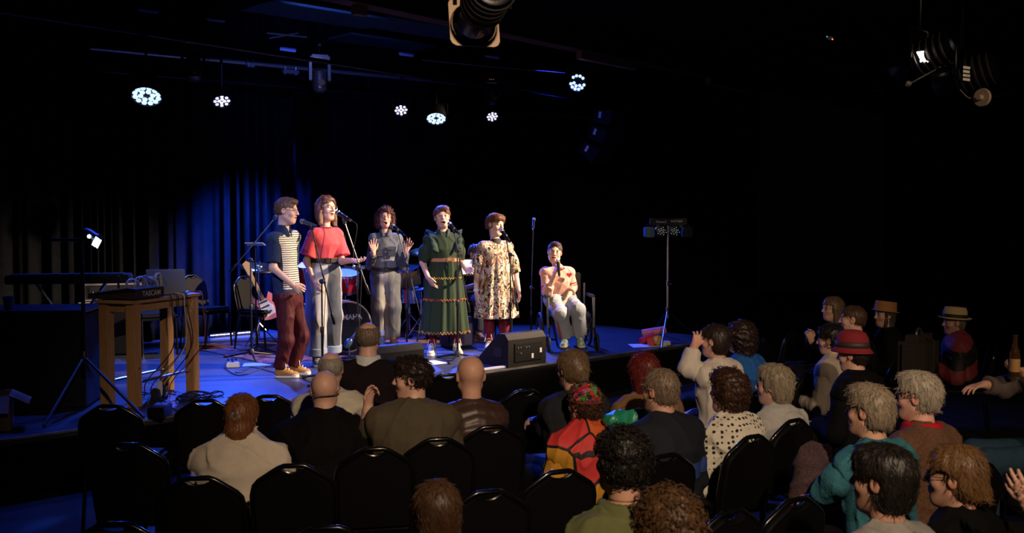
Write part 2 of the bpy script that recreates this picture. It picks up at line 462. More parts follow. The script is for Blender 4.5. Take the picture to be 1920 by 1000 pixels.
# ---------------------------------------------------------------- a person
def rotm(yaw=0, pitch=0, roll=0):
    """yaw + turns to the person's left, pitch + nods down, roll + tips to the person's left"""
    return np.array(Matrix.Rotation(yaw, 3, 'Z') @ Matrix.Rotation(pitch, 3, 'X') @ Matrix.Rotation(roll, 3, 'Y'))
def ik(a, c, l1, l2, pole):
    a, c = nv(a), nv(c); d = c - a; L = np.linalg.norm(d)
    if L > (l1 + l2) * .995: d = d / L * (l1 + l2) * .995; L = np.linalg.norm(d); c = a + d
    u = d / L; t = (l1 * l1 - l2 * l2 + L * L) / (2 * L); hgt = math.sqrt(max(l1 * l1 - t * t, 0))
    p = nv(pole) - u * (nv(pole) @ u); p = unit(p)
    return a + u * t + p * hgt, c
class Person:
    def __init__(s, base, th, label, hs=1.06, skin=(.62, .36, .26), fine=.005):
        s.B = Vector(base); s.th = th; s.label = label; s.hs = hs; s.skin = nv(skin); s.fine = fine
        s.Mi = (Matrix.Translation(s.B) @ Matrix.Rotation(th, 4, 'Z')).inverted()
        s.sh = [None, None]; s.el = [None, None]; s.wr = [None, None]; s.hip = [None, None]; s.kn = [None, None]; s.an = [None, None]; s.toe = [None, None]
        s.hd = [None, None]; s.hn = [None, None]; s.curl = [(.35, .35, .4, .45), (.35, .35, .4, .45)]; s.thumb = [.5, .5]
        s.girth = 1.0; s.open = 0; s.closed = False; s.lip = (.50, .16, .13); s.brow = (.16, .09, .06); s.beard = 0; s.headR = np.eye(3); s.spread = [.10, .10]
        s.wear = []
    def px(s, x, y, dy=0): return nv(s.Mi @ at_y(x, y, s.B.y + dy))
    def w2l(s, p): return nv(s.Mi @ Vector(p))
    def H(s, x, f, z): return s.head + s.headR @ nv((x, -f, z)) * s.hs
    def hE(s, c, r, k=.02, mode='add', extra=None):
        R = s.headR if extra is None else s.headR @ extra
        return ell(s.H(*c), nv((r[0], r[1], r[2])) * s.hs, R, k, mode)
    def hC(s, a, b, ra, rb=None, k=.02, mode='add'):
        return cap(s.H(*a), s.H(*b), ra * s.hs, (rb if rb is not None else ra) * s.hs, k, mode=mode)
    # --- body pieces
    def head_prims(s):
        P = [s.hE((0, -.010, .030), (.073, .092, .083), .03), s.hE((0, .026, -.036), (.057, .060, .076), .03),
             s.hE((0, .050, -.086), (.030, .030, .026), .03)]
        for q in (-1, 1):
            P += [s.hC((q * .050, .0, -.05), (q * .022, .052, -.092), .017, .016, .03), s.hE((q * .038, .054, -.022), (.024, .022, .022), .02)]
        P += [s.hC((-.032, .073, .027), (.032, .073, .027), .010, None, .014)]
        for q in (-1, 1): P += [s.hE((q * .031, .097, .010), (.019, .019, .012), .012, 'sub')]
        for q in (-1, 1): P += [s.hE((q * .031, .0705, .009), (.0135,) * 3, .004)]
        P += [s.hC((0, .082, .020), (0, .103, -.020), .0075, .0115, .010)]
        for q in (-1, 1): P += [s.hE((q * .012, .091, -.023), (.008, .010, .007), .006)]
        o = s.open
        P += [s.hE((0, .081, -.046), (.024, .014, .007), .006), s.hE((0, .079, -.060 - o), (.020, .014, .008), .006)]
        P += [s.hE((0, .099, -.052 - o * .5), (.006 + .017 * min(1, o * 60 + .6), .028, .0015 + o * .62), .003, 'sub')]
        for q in (-1, 1):
            P += [s.hE((q * .074, -.010, .002), (.010, .020, .032), .006), s.hE((q * .083, -.006, .004), (.006, .010, .018), .004, 'sub')]
        return P
    def neck_prims(s): return [cap(s.H(0, -.024, -.045), s.neck, .050 * s.hs * (.9 + .1 * s.girth), .062 * s.girth, .03)]
    def torso_prims(s, add=0., belly=0., shoulders=True):
        g = s.girth; lat = unit(s.sh[1] - s.sh[0]); up = unit(s.neck - s.pelvis); fr = unit(np.cross(lat, up)); s.front = fr
        ch = s.chest; wst = s.pelvis * .55 + ch * .45
        P = [cap(s.pelvis, wst, .165 * g + add, .135 * g + add + belly * .4, .04, (fr, .74)), cap(wst, ch, .135 * g + add + belly * .4, .155 * g + add, .05, (fr, .72)),
             cap(ch, ch * .45 + s.neck * .55, .150 * g + add, .078 * g + add * .7, .05, (fr, .72))]
        if belly: P.append(ell(s.pelvis * .6 + ch * .4 + fr * .05, (.13 * g + add, .12 + belly, .15), None, .06))
        if shoulders:
            for q in (0, 1):
                P.append(cap(ch * .25 + s.neck * .75, s.sh[q], .055 * g + add * .6, .050 * g + add * .8, .05))
                P.append(cap(ch + (s.sh[q] - ch) * .35, s.sh[q], .080 * g + add, .052 * g + add * .8, .05))
        return P
    def arm_prims(s, q, add=0., t0=0., t1=2., k=.025, flare=0.):
        """t runs 0..1 along the upper arm and 1..2 along the forearm"""
        g = .5 + .5 * s.girth; P = []; A, Bq, C = s.sh[q], s.el[q], s.wr[q]
        r = lambda t: ((.048 + (.040 - .048) * t) if t < 1 else (.040 + (.027 - .040) * (t - 1))) * g + add
        pt = lambda t: A + (Bq - A) * t if t < 1 else Bq + (C - Bq) * (t - 1)
        if t0 < 1: P.append(cap(pt(t0), pt(min(t1, 1)), r(t0), r(min(t1, .999)) + (flare if t1 <= 1 else 0), k, cut1=(t1 <= 1)))
        if t1 > 1:
            m = pt(1.35)
            P.append(cap(pt(max(t0, 1)), pt(min(t1, 2)), r(max(t0, 1.)), r(min(t1, 2)) + flare, k, cut1=(t1 < 2)))
        return P
    def hand_prims(s, q):
        w_ = s.wr[q]; d = unit(s.hd[q]); n_ = nv(s.hn[q]); n_ = unit(n_ - d * (n_ @ d)); t = np.cross(d, n_) * (1 if q == 0 else -1)
        sc = s.hs * .98; P = []
        P.append(cap(w_ - d * .02, w_ + d * .03 * sc, .026 * sc, .024 * sc, .012, (n_, .75)))
        L = [(.030, .072), (.012, .080), (-.008, .075), (-.027, .060)]
        for i, (off, fl) in enumerate(L):
            kn_ = w_ + d * (.088 - .006 * abs(i - 1)) * sc + t * off * sc
            P.append(cap(w_ + d * .02 * sc + t * off * .55 * sc, kn_, .0125 * sc, .0105 * sc, .012))
        for i, (off, fl) in enumerate(L):
            p = w_ + d * (.088 - .006 * abs(i - 1)) * sc + t * off * sc
            fd = unit(d + t * (off / .03) * s.spread[q]); ang = 0
            for sgm, fr_ in enumerate((.45, .31, .24)):
                ang += s.curl[q][i] * (1.0, 1.2, .9)[sgm]
                dd = fd * math.cos(ang) + n_ * math.sin(ang)
                e = p + dd * fl * fr_ * sc
                P.append(cap(p, e, (.0092 - .0009 * sgm) * sc, (.0086 - .0012 * sgm) * sc, .003)); p = e
        b = w_ + d * .022 * sc + t * .018 * sc; th = s.thumb[q]
        m = b + unit(d * .75 + t * .75 + n_ * .25 * th) * .042 * sc
        P.append(cap(b, m, .0145 * sc, .0115 * sc, .012))
        m2 = m + unit(d * .9 + t * (.45 - .5 * th) + n_ * .6 * th) * .030 * sc
        P.append(cap(m, m2, .0108 * sc, .0098 * sc, .004))
        P.append(cap(m2, m2 + unit(d * .9 + t * (.2 - .7 * th) + n_ * .9 * th) * .024 * sc, .0098 * sc, .0075 * sc, .004))
        return P
    def leg_prims(s, q, r=(.088, .066, .044), t1=2., k=.03, cut=True, calf=False):
        A, Bq, C = s.hip[q], s.kn[q], s.an[q]; P = [cap(A, Bq, r[0], r[1], k)]
        e = Bq + (C - Bq) * (t1 - 1); P.append(cap(Bq, e, r[1], r[1] + (r[2] - r[1]) * (t1 - 1), k, cut1=cut))
        if calf: P.append(cap(Bq + (C - Bq) * .15, Bq + (C - Bq) * .5, r[1] * .9, r[1] * .95, k))
        return P
    def foot_prims(s, q, add=0):
        a, t = s.an[q], s.toe[q]; d = unit(t - a); fz = min(a[2] - .07, 0.) + .03 if a[2] < .2 else a[2] - .04
        return [cap(a, nv((a[0], a[1], s.footz + .045)) - d * .02, .04 + add, .036 + add, .02), cap(nv((a[0], a[1], s.footz + .035)) - d * .03, nv((t[0], t[1], s.footz + .025)), .034 + add, .026 + add, .02, (nv((0, 0, 1)), .8))]
    # --- the body mesh: torso and limbs coarse, head and hands fine, one object
    def build(s, hands=(0, 1), legs=True, coarse=.016, skin_rough=.5, nohead=False):
        parts = []
        cutz = s.neck + (s.H(0, -.024, -.045) - s.neck) * .45
        ax_ = unit(s.H(0, -.024, -.045) - s.neck)
        body = s.torso_prims(-.012) + s.neck_prims()
        for q in (0, 1): body += s.arm_prims(q, -.0)
        if legs:
            for q in (0, 1): body += s.leg_prims(q, (.078, .052, .036), 2., .03, False, True)
        for q in hands:
            pass
        def post_body(D, x, y, z):
            D = np.maximum(D, (x - cutz[0]) * ax_[0] + (y - cutz[1]) * ax_[1] + (z - cutz[2]) * ax_[2])
            return D
        bp = [p for p in body]
        vv, qd = polygonise(bp, coarse, post=post_body); parts.append((vv, qd))
        # fine head and neck
        hp = s.head_prims() + s.neck_prims()
        def post_head(D, x, y, z):
            return np.maximum(D, -((x - cutz[0]) * ax_[0] + (y - cutz[1]) * ax_[1] + (z - cutz[2]) * ax_[2]) - .006)
        vv, qd = polygonise(hp, s.fine * s.hs, post=post_head); parts.append((vv, qd))
        for q in hands:
            A = s.el[q] * .6 + s.wr[q] * .4
            hp = [cap(A, s.wr[q], .0362 * (.5 + .5 * s.girth), .0272 * (.5 + .5 * s.girth), .02)] + s.hand_prims(q)
            vv, qd = polygonise(hp, min(s.fine, .005)); parts.append((vv, qd))
        off = 0; V_, Q_ = [], []
        for vv, qd in parts: V_.append(vv); Q_.append(qd + off); off += len(vv)
        V_ = np.concatenate(V_); Q_ = np.concatenate(Q_)
        hc = (V_ - s.head) @ s.headR / s.hs; X, Fw, Z = hc[:, 0], -hc[:, 1], hc[:, 2]
        C = np.tile(s.skin, (len(V_), 1))
        def blend(m_, col):
            m_ = np.clip(m_, 0, 1)[:, None]; C[:] = C * (1 - m_) + nv(col) * m_
        front = Fw > .03
        def em(cx, cz, rx, rz, soft=.35): return np.where(front, (1 - np.sqrt(((np.abs(X) - cx) / rx) ** 2 + ((Z - cz) / rz) ** 2)) / soft, -1)
        blend(em(.042, -.025, .026, .020, 1.) * .35, s.skin * nv((1.05, .72, .70)))
        blend(em(0, -.022, .016, .014, 1.) * .3, s.skin * nv((1.05, .75, .72)))
        if s.beard: blend(np.where((Z < -.03) & (Fw > -.01) & (Z > -.13), s.beard, 0), s.brow)
        o = s.open
        blend(em(0, -.0525 - o * .5, .029 + .2 * o, .0145 + o * .66), s.lip)
        blend(em(0, -.052 - o * .5, .020 + .007 * min(1, o * 50), .0022 + o * .62), (.06, .012, .012))
        if o > .006: blend(em(0, -.0475, .018, .0045), (.75, .70, .64))
        if s.closed:
            blend(em(.031, .004, .017, .0035), s.skin * .35)
        else:
            blend(em(.031, .007, .0138, .0046), (.50, .44, .40)); blend(em(.031, .007, .0062, .0050), (.03, .02, .015))
            blend(em(.031, .0125, .018, .0034), s.skin * .20)
        blend(em(.032, .031, .020, .0058), s.brow)
        blend(np.where((np.abs(X) > .079) & (Z < .04) & (Z > -.04), .3, 0), s.skin * nv((1.1, .6, .55)))
        s.obj = to_mesh('person', V_, Q_, SKINM(skin_rough), None, C)
        s.obj.location = s.B; s.obj.rotation_euler = (0, 0, s.th)
        tagit(s.obj, s.label, 'person')
        return s
    def part(s, name, prims, h, m, post=None, parent=None, lo=None, hi=None):
        return sdf_obj(name, prims, h, m, parent or s.obj, post, lo, hi)
    # --- hair
    def hair(s, m, style='short', thick=.010, nape=-.03, line=.062, amp=.004, freq=170, h=None, extra=(), side=.0, curl=False, top=None, name='hair', face=(.066, .062, .100), ears=True, strand_n=None, strand_l=None):
        h = h or max(s.fine, .005) * s.hs
        P = []
        if style != 'none':
            P += [s.hE((0, -.014, .034), (.074 + thick, .094 + thick, .083 + thick), .02)]
            P += [s.hE((0, -.035, -.01), (.062 + thick, .066 + thick, .075 + thick * .5), .02)]
        P += list(extra)
        sub = [s.hE((0, .105, line - face[2]), (face[0], .075, face[2]), .012, 'sub')] if face else []
        if ears and style != 'none':
            for q in (-1, 1): sub.append(s.hE((q * .088, .0, -.012), (.022, .030, .040), .008, 'sub'))
        R, hd_, hs = s.headR, s.head, s.hs
        def post(D, x, y, z):
            dx, dy, dz = x - hd_[0], y - hd_[1], z - hd_[2]
            lz = (R[0, 2] * dx + R[1, 2] * dy + R[2, 2] * dz) / hs
            if style != 'none' and nape is not None:
                lx = (R[0, 1] * dx + R[1, 1] * dy + R[2, 1] * dz) / hs
                D = np.maximum(D, nape - lz + np.maximum(-lx - .0, 0) * .8 * side)
            if style != 'none':
                lf = -(R[0, 1] * dx + R[1, 1] * dy + R[2, 1] * dz) / hs
                D = np.maximum(D, np.minimum(lf - (.014 if ears else .034), (.036 if ears else .050) - lz))
            if curl: D = D + amp * snoise(x, y, z, freq, 6, 1) + amp * .6 * snoise(x, y, z, freq * 1.9, 5, 4)
            else: D = D + amp * snoise(x, y, z, freq, 6, 2, (1, 1, .22))
            return D
        vv, qd = polygonise(P + sub, h, None, None, post)
        V2, Q2 = strands(vv, qd, s.head, s.headR, s.hs, strand_n or (900 if curl else 800), strand_l or (.05 if curl else .044), .0024, curl, .009 if curl else .0035, int(s.B.x * 100) % 97)
        return to_mesh(name, np.concatenate([vv, V2]), np.concatenate([qd, Q2 + len(vv)]), m, s.obj)
    def glasses(s, m, r=.024, rx=1.15, half=False, dz=.006):
        root = None; mb = MB()
        def hp(x, f, z): return Vector(s.H(x, f, z))
        for q in (-1, 1):
            ring = [hp(q * .032 + math.cos(a) * r * rx, .093 - .004 * abs(math.cos(a)), dz + math.sin(a) * r * .85) for a in np.linspace(0, 2 * math.pi, 21)]
            mb.tube(ring, .0017 * s.hs, 5, False)
            mb.tube([hp(q * .058, .088, dz + .008), hp(q * .076, .05, .010), hp(q * .079, -.01, .012)], .0016 * s.hs, 5)
        mb.tube([hp(-.008, .097, dz + .006), hp(0, .100, dz + .009), hp(.008, .097, dz + .006)], .0016 * s.hs, 5)
        g = mb.done('glasses', m, s.obj, True)
        for q in (-1, 1):
            mb = MB(); c = [hp(q * .032 + math.cos(a) * r * rx * .95, .0925 - .004 * abs(math.cos(a)), dz + math.sin(a) * r * .8) for a in np.linspace(0, 2 * math.pi, 17)[:-1]]
            mb.bm.faces.new([mb.bm.verts.new(p) for p in c]); mb.done('lens', LENSM(), g)
        return g
    def shoe(s, q, mu, ms, ml=None, high=.0, toe=None):
        a, t = s.an[q].copy(), s.toe[q].copy(); a[2] = 0; t[2] = 0; d = unit(t - a); z0 = s.footz; up = nv((0, 0, 1)); sd = np.cross(d, up)
        h0 = a - d * .045; pf = lambda k, z: h0 + d * k + up * (z0 + z)
        L = np.linalg.norm(t - a) + .07
        P = [cap(pf(.04, .055), pf(.05, .105 + high), .040, .043, .02, cut1=True), cap(pf(.04, .045), pf(L - .04, .035), .038, .040, .02, (up, .72)), cap(pf(.07, .08), pf(L * .62, .045), .034, .036, .025)]
        up_ = s.part('shoe', P, .006, mu, above(z0 + .018))
        P = [cap(pf(.035, .016), pf(L - .042, .016), .041, .045, .01)]
        sole = s.part('sole', P, .006, ms, lambda D, x, y, z: np.maximum(np.maximum(D, z - (z0 + .026)), z0 + .001 - z), parent=up_)
        if ml is not None:
            mb = MB()
            for i in range(5):
                f_ = .085 + i * .026; zz = .118 - i * .0155 + high * max(0, 1 - i * .4)
                mb.tube([pf(f_, zz) - sd * .026 - up * .008, pf(f_ + .006, zz + .004), pf(f_, zz) + sd * .026 - up * .008], .0042, 5)
            mb.tube([pf(.085, .122 + high), pf(.11, .135 + high) + sd * .03, pf(.12, .10) + sd * .045], .0035, 5)
            mb.tube([pf(.085, .122 + high), pf(.11, .135 + high) - sd * .03, pf(.12, .10) - sd * .045], .0035, 5)
            mb.done('laces', ml, up_, True)
        if toe is not None:
            s.part('toe_cap', [cap(pf(L - .06, .032), pf(L - .042, .030), .040, .0425, .01, (up, .75))], .006, toe, lambda D, x, y, z: np.maximum(D, -((x - pf(L - .07, 0)[0]) * d[0] + (y - pf(L - .07, 0)[1]) * d[1])), parent=up_)
        return up_
def SKINM(rough=.5):
    nm = 'skin_%d' % int(rough * 100)
    if nm in MATS: return MATS[nm]
    m = bpy.data.materials.new(nm); m.use_nodes = True; nt = m.node_tree; b = nt.nodes['Principled BSDF']
    a = nt.nodes.new('ShaderNodeVertexColor'); a.layer_name = 'Col'
    nz = nt.nodes.new('ShaderNodeTexNoise'); nz.inputs['Scale'].default_value = 35; tc = nt.nodes.new('ShaderNodeTexCoord'); nt.links.new(tc.outputs['Object'], nz.inputs['Vector'])
    mr = nt.nodes.new('ShaderNodeMapRange'); mr.inputs[3].default_value = .88; mr.inputs[4].default_value = 1.1; nt.links.new(nz.outputs['Fac'], mr.inputs[0])
    mx = nt.nodes.new('ShaderNodeVectorMath'); mx.operation = 'SCALE'; nt.links.new(a.outputs[0], mx.inputs[0]); nt.links.new(mr.outputs[0], mx.inputs['Scale'])
    nt.links.new(mx.outputs[0], b.inputs['Base Color']); b.inputs['Roughness'].default_value = rough; b.inputs['Specular IOR Level'].default_value = .4
    b.inputs['Subsurface Weight'].default_value = .0
    MATS[nm] = m; return m
def LENSM():
    if 'spectacle_lens' in MATS: return MATS['spectacle_lens']
    m = bpy.data.materials.new('spectacle_lens'); m.use_nodes = True; nt = m.node_tree; nt.nodes.clear()
    o = nt.nodes.new('ShaderNodeOutputMaterial'); t = nt.nodes.new('ShaderNodeBsdfTransparent'); g = nt.nodes.new('ShaderNodeBsdfGlossy'); g.inputs['Roughness'].default_value = .03
    mx = nt.nodes.new('ShaderNodeMixShader'); mx.inputs[0].default_value = .008; nt.links.new(t.outputs[0], mx.inputs[1]); nt.links.new(g.outputs[0], mx.inputs[2]); nt.links.new(mx.outputs[0], o.inputs[0])
    MATS['spectacle_lens'] = m; return m
# ---------------------------------------------------------------- the singers on stage
R_ = math.radians
def standing(base, th, label, head, neck, chest, pelvis, shw=.175, hipw=.085, shdrop=.058, **kw):
    p = Person(st(*base), R_(th), label, **kw); p.footz = 0
    p.head = p.px(*head); p.neck = p.px(*neck); p.chest = p.px(*chest); p.pelvis = p.px(*pelvis)
    p.sh = [p.neck + nv((q * (shw - .012), .01, -shdrop)) for q in (-1, 1)]
    p.hip = [p.pelvis + nv((q * hipw, 0, -.03)) for q in (-1, 1)]
    return p
def skirt(c0, c1, r0, r1, z0, z1, npl=14, amp=.012, sq=.8, pw=1.0, seed=0.):
    c0, c1 = nv(c0), nv(c1)
    def prof(t, ang): return r0 + (r1 - r0) * t ** pw + amp * (.3 + .7 * t) * (np.sin(npl * ang + seed) + .5 * np.sin(npl * 1.7 * ang + 2 + seed + 2 * t))
    def fn(x, y, z):
        t = np.clip((z0 - z) / (z0 - z1), 0, 1); dx = x - (c0[0] + (c1[0] - c0[0]) * t); dy = (y - (c0[1] + (c1[1] - c0[1]) * t)) / sq
        rad = np.sqrt(dx * dx + dy * dy); a = np.arctan2(dy, dx)
        return np.maximum((rad - prof(t, a)) * .75, np.maximum(z - z0, z1 - z))
    m = max(r0, r1) + amp * 2
    pr = Prim(fn, (min(c0[0], c1[0]) - m, min(c0[1], c1[1]) - m, z1), (max(c0[0], c1[0]) + m, max(c0[1], c1[1]) + m, z0), .02)
    def pt(z, ang, out=0):
        t = min(max((z0 - z) / (z0 - z1), 0), 1); r = prof(t, ang) + out; c = c0 + (c1 - c0) * t
        return Vector((c[0] + r * math.cos(ang), c[1] + r * math.sin(ang) * sq, z))
    return pr, pt
def ring_band(p, c, rx, ry, z, hgt, name, m, th=.008, parent=None, tilt=0):
    mb = MB(); n = 40
    pr = []
    for k in range(n):
        a = k / n * 2 * math.pi
        pr.append((math.cos(a), math.sin(a)))
    V_ = []
    for (dx, zz) in ((0, -hgt / 2), (th, -hgt / 2), (th, hgt / 2), (0, hgt / 2)):
        V_.append([mb.bm.verts.new((c[0] + (rx + dx) * u, c[1] + (ry + dx) * v, z + zz + tilt * v)) for u, v in pr])
    for i in range(4):
        for k in range(n): mb.bm.faces.new((V_[i][k], V_[i][(k + 1) % n], V_[(i + 1) % 4][(k + 1) % n], V_[(i + 1) % 4][k]))
    return mb.done(name, m, parent or p.obj, True)
def collar(p, m, r=.072, hgt=.035, name='collar', fine=.008, parent=None, vee=True):
    """folded collar: a flared ring round the neck, open in a V at the throat"""
    ax_ = unit(p.H(0, -.024, -.045) - p.neck); a = p.neck + ax_ * (-.035); b = p.neck + ax_ * max(hgt, .004); g = .55 + .45 * p.girth
    rr = max(r * g, .05 * p.hs + .014)
    def post(D, x, y, z):
        D = np.maximum(D, -(np.sqrt((x - (a[0] + b[0]) / 2) ** 2 + (y - (a[1] + b[1]) / 2) ** 2) - rr * .62))
        if vee: D = np.maximum(D, .010 + (z - a[2]) * .35 - np.abs(x - p.neck[0]) - np.maximum(0, (y - p.neck[1]) + .02) * 8)
        return D
    return p.part(name, [cap(a, b, rr * 1.28, rr * .95, .01, cut1=True, cut0=True)], fine, m, post, parent)
DARKJ = cloth('charcoal_denim', (.05, .055, .07))
# 1 --- man in a striped polo shirt
p = standing((545, 706), 78, 'man with glasses in navy striped polo and maroon trousers, leftmost singer', (538, 396), (531, 436), (529, 478), (540, 556), .155, .085, hs=1.10, skin=(.66, .40, .30))
p.headR = rotm(R_(6), R_(4), 0); p.open = .004; p.girth = .90; p.brow = (.22, .12, .06)
p.sh[0] = p.px(513, 449, -.16); p.sh[1] = p.px(550, 445, .17)
p.el[0] = p.px(512, 503, -.21); p.wr[0] = p.px(549, 535, -.22); p.hd[0] = p.px(570, 551, -.18) - p.wr[0]; p.hn[0] = nv((1, 0, -.3)); p.curl[0] = (.55, .6, .65, .7)
p.el[1] = p.px(546, 498, .24); p.wr[1] = p.px(550, 535, .22); p.hd[1] = nv((0, -.3, -.9)); p.hn[1] = nv((-1, 0, 0))
p.kn = [p.px(537, 638, -.13), p.px(566, 630, .12)]; p.an = [p.px(524, 692, -.10), p.px(550, 687, .10)]
p.toe = [p.px(556, 712, -.10), p.px(578, 704, .10)]
p.build()
n = NB('striped_knit', .8)
fz = n.m_('FRACT', n.m_('DIVIDE', n.m_('ADD', n.z, n.m_('MULTIPLY', n.noise(14), .012)), .0215))
strp = n.mix(n.m_('GREATER_THAN', fz, .66), (.62, .58, .50), (.022, .024, .035))
panel = n.m_('MULTIPLY', n.m_('LESS_THAN', n.y, n.m_('ADD', n.m_('MULTIPLY', n.z, .03), -.03)), n.m_('GREATER_THAN', n.z, float(p.px(540, 541)[2])))
n.bump(n.noise(260), .25, .004)
POLO = n.out(n.mix(panel, (.018, .030, .068), strp)); NAVY = cloth('navy_knit', (.018, .030, .068))
hemz = float(p.px(540, 553)[2])
sh_ = p.part('polo_shirt', p.torso_prims(.022), .009, POLO, chain(folds(.006, 26, 0), above(hemz)))
for q in (0, 1): p.part('sleeve', p.arm_prims(q, .022, 0, .82, flare=.006), .009, NAVY, folds(.004, 30, 1), parent=sh_)
collar(p, NAVY, .074, .072, parent=sh_)
mb = MB(); pk = [p.px(545, 432), p.px(551, 450), p.px(556, 468)]
def zip_front(p, za, zb, m, name, w=.014):
    mb = MB(); f0 = [Vector((p.neck[0], p.neck[1] - .085 - .05 * i, za + (zb - za) * i / 4)) for i in range(5)]
    mb.tube(f0, w, 6); return mb.done(name, m, sh_)
MAROON = mat('maroon_cotton', (.060, .0075, .010), .65, spec=.2, var=.2, vscale=20, bump=.08, bscale=200)
tr = p.leg_prims(0, (.092, .070, .058), 1.98) + p.leg_prims(1, (.092, .070, .058), 1.98) + [cap(p.pelvis + nv((-.045, 0, .0)), p.pelvis + nv((.045, 0, .0)), .108, None, .05), cap(p.pelvis, p.pelvis + nv((0, 0, .1)), .14, .13, .05, (nv((0, 1, 0)), .8))]
p.part('trousers', tr, .009, MAROON, chain(folds(.009, 26, 1, (1, 1, .6)), folds(.003, 60, 3, (1, 1, .8)), below(hemz + .03)))
GOLD = cloth('mustard_canvas', (.42, .21, .06)); CREAM = mat('cream_rubber', (.68, .64, .56), .5); LACE = mat('white_lace', (.75, .73, .70), .8)
for q in (0, 1): p.shoe(q, GOLD, CREAM, LACE, .03, CREAM)
p.hair(hairmat('light_brown_hair', (.12, .06, .03)), 'short', .008, -.030, .074, .003, 150, side=.3, extra=[p.hE((0, .050, .090), (.056, .040, .022), .03)], strand_l=.034)
p.glasses(mat('dark_glasses_frame', (.02, .015, .015), .3), .019, 1.35)

# 2 --- woman in a coral top
p = standing((606, 684), 38, 'woman with round glasses in coral top and wide patchwork jeans', (612, 392), (611, 432), (611, 458), (607, 510), .138, .08, hs=1.10, skin=(.70, .42, .31))
p.headR = rotm(R_(14), R_(-3), R_(4)); p.open = .006; p.girth = .82; p.closed = True; p.lip = (.55, .14, .12); p.brow = (.24, .12, .07)
p.el[0] = p.px(575, 490, -.10); p.wr[0] = p.px(588, 526, -.18); p.hd[0] = p.px(597, 545, -.2) - p.wr[0]; p.hn[0] = nv((.9, 0, 0)); p.curl[0] = (.25, .3, .35, .4)
p.el[1] = p.px(641, 490, .03); p.wr[1] = p.px(662, 489, -.16); p.hd[1] = p.px(678, 492, -.22) - p.wr[1]; p.hn[1] = nv((-.2, -.3, .9)); p.curl[1] = (.35, .45, .55, .6); p.thumb[1] = .2
p.kn = [p.px(592, 598, -.10), p.px(622, 592, .02)]; p.an = [p.px(593, 668, -.06), p.px(620, 662, .08)]
p.toe = [p.px(596, 688, -.2), p.px(634, 676, -.04)]
p.build()
CORAL = cloth('coral_jersey', (.80, .095, .105), .06, .25)
beltz = float(p.px(607, 488)[2])
sh_ = p.part('blouse', p.torso_prims(.035), .009, CORAL, chain(folds(.008, 22, 0), above(beltz + .018)))
for q in (0, 1): p.part('sleeve', p.arm_prims(q, .030, 0, .80, flare=.030), .009, CORAL, folds(.006, 26, 2), parent=sh_)
collar(p, CORAL, .068, .006, 'neckband', parent=sh_, vee=False)
n = NB('patchwork_jeans', .85)
base = n.mix(n.m_('GREATER_THAN', n.x, -.005), (.40, .385, .36), (.055, .062, .072))
base = n.mix(n.m_('MULTIPLY', n.m_('LESS_THAN', n.x, -.15), n.m_('LESS_THAN', n.z, 1.0)), base, (.16, .21, .31))
base = n.mix(n.m_('LESS_THAN', n.z, .34), base, n.mix(n.m_('GREATER_THAN', n.x, .0), (.26, .31, .40), (.055, .062, .075)))
base = n.mix(n.m_('GREATER_THAN', n.x, .155), base, (.28, .28, .27))
base = n.mix(n.m_('LESS_THAN', n.z, .12), base, (.26, .32, .42))
base = n.mix(n.m_('MULTIPLY', n.noise(160), .16), base, (.34, .36, .4)); n.bump(n.noise(240), .3, .004)
JEANS = n.out(base)
def wide_trousers(p, m, r, topz, t1=1.95, h=.009, name='jeans', hipr=.135):
    tr = p.leg_prims(0, r, t1) + p.leg_prims(1, r, t1) + [cap(p.pelvis + nv((-.05, 0, -.03)), p.pelvis + nv((.05, 0, -.03)), hipr - .01, None, .05), cap(p.pelvis, p.pelvis + nv((0, 0, .14)), hipr + .02, hipr - .008, .05, (nv((0, 1, 0)), .8))]
    return p.part(name, tr, h, m, chain(folds(.006, 30, 1, (1, 1, .5)), below(topz)))
tr = wide_trousers(p, JEANS, (.112, .112, .108), beltz + .005)
for q in (0, 1): p.part('cuff', p.leg_prims(q, (.12, .12, .118), 1.96)[1:], .01, cloth('pale_denim_cuff', (.26, .31, .40)), above(max(0, float(p.an[q][2])) + .0 if False else float(p.an[q][2] + .02) - .02) if False else (lambda D, x, y, z, a=float(p.an[q][2]): np.maximum(D, z - (a + .09))), parent=tr)
BELT = mat('black_leather_belt', (.015, .012, .011), .4)
b = ring_band(p, p.px(607, 489), .152, .128, beltz, .044, 'belt', BELT)
def buckle(p, b, z, y, m, x=0, w=.05, hh=.045):
    mb = MB(); mb.tube([(x - w / 2, y, z - hh / 2), (x + w / 2, y, z - hh / 2), (x + w / 2, y, z + hh / 2), (x - w / 2, y, z + hh / 2), (x - w / 2, y, z - hh / 2)], .004, 6); return mb.done('buckle', m, b)
buckle(p, b, beltz, float(p.px(607, 489)[1]) - .138, mat('dark_buckle', (.12, .11, .10), .3, .9))
for q in (0, 1): p.shoe(q, mat('black_white_shoe', (.08, .08, .09), .6), CREAM, LACE)
HB = hairmat('auburn_hair', (.13, .048, .032))
ex = []
for q in (-1, 1):
    ex += [p.hC((q * .072, -.02, .03), (q * .088, -.005, -.085), .030, .034, .02), p.hC((q * .084, .01, -.05), (q * .090, .02, -.145), .034, .024, .02)]
ex += [p.hE((0, -.065, -.045), (.075, .045, .075), .03), p.hE((-.03, .02, .10), (.05, .05, .020), .03)]
p.hair(HB, 'bob', .016, -.16, .088, .010, 70, extra=ex, ears=False, face=(.058, .062, .12))
p.glasses(mat('gold_glasses_frame', (.60, .42, .22), .3, .8), .026, 1.08)
mb = MB(); mb.tube([Vector(p.neck) + Vector((math.cos(a) * .058, math.sin(a) * .058 - .012, .028)) for a in np.linspace(0, 6.283, 25)], .004, 6, False); mb.done('necklace', BELT, p.obj)

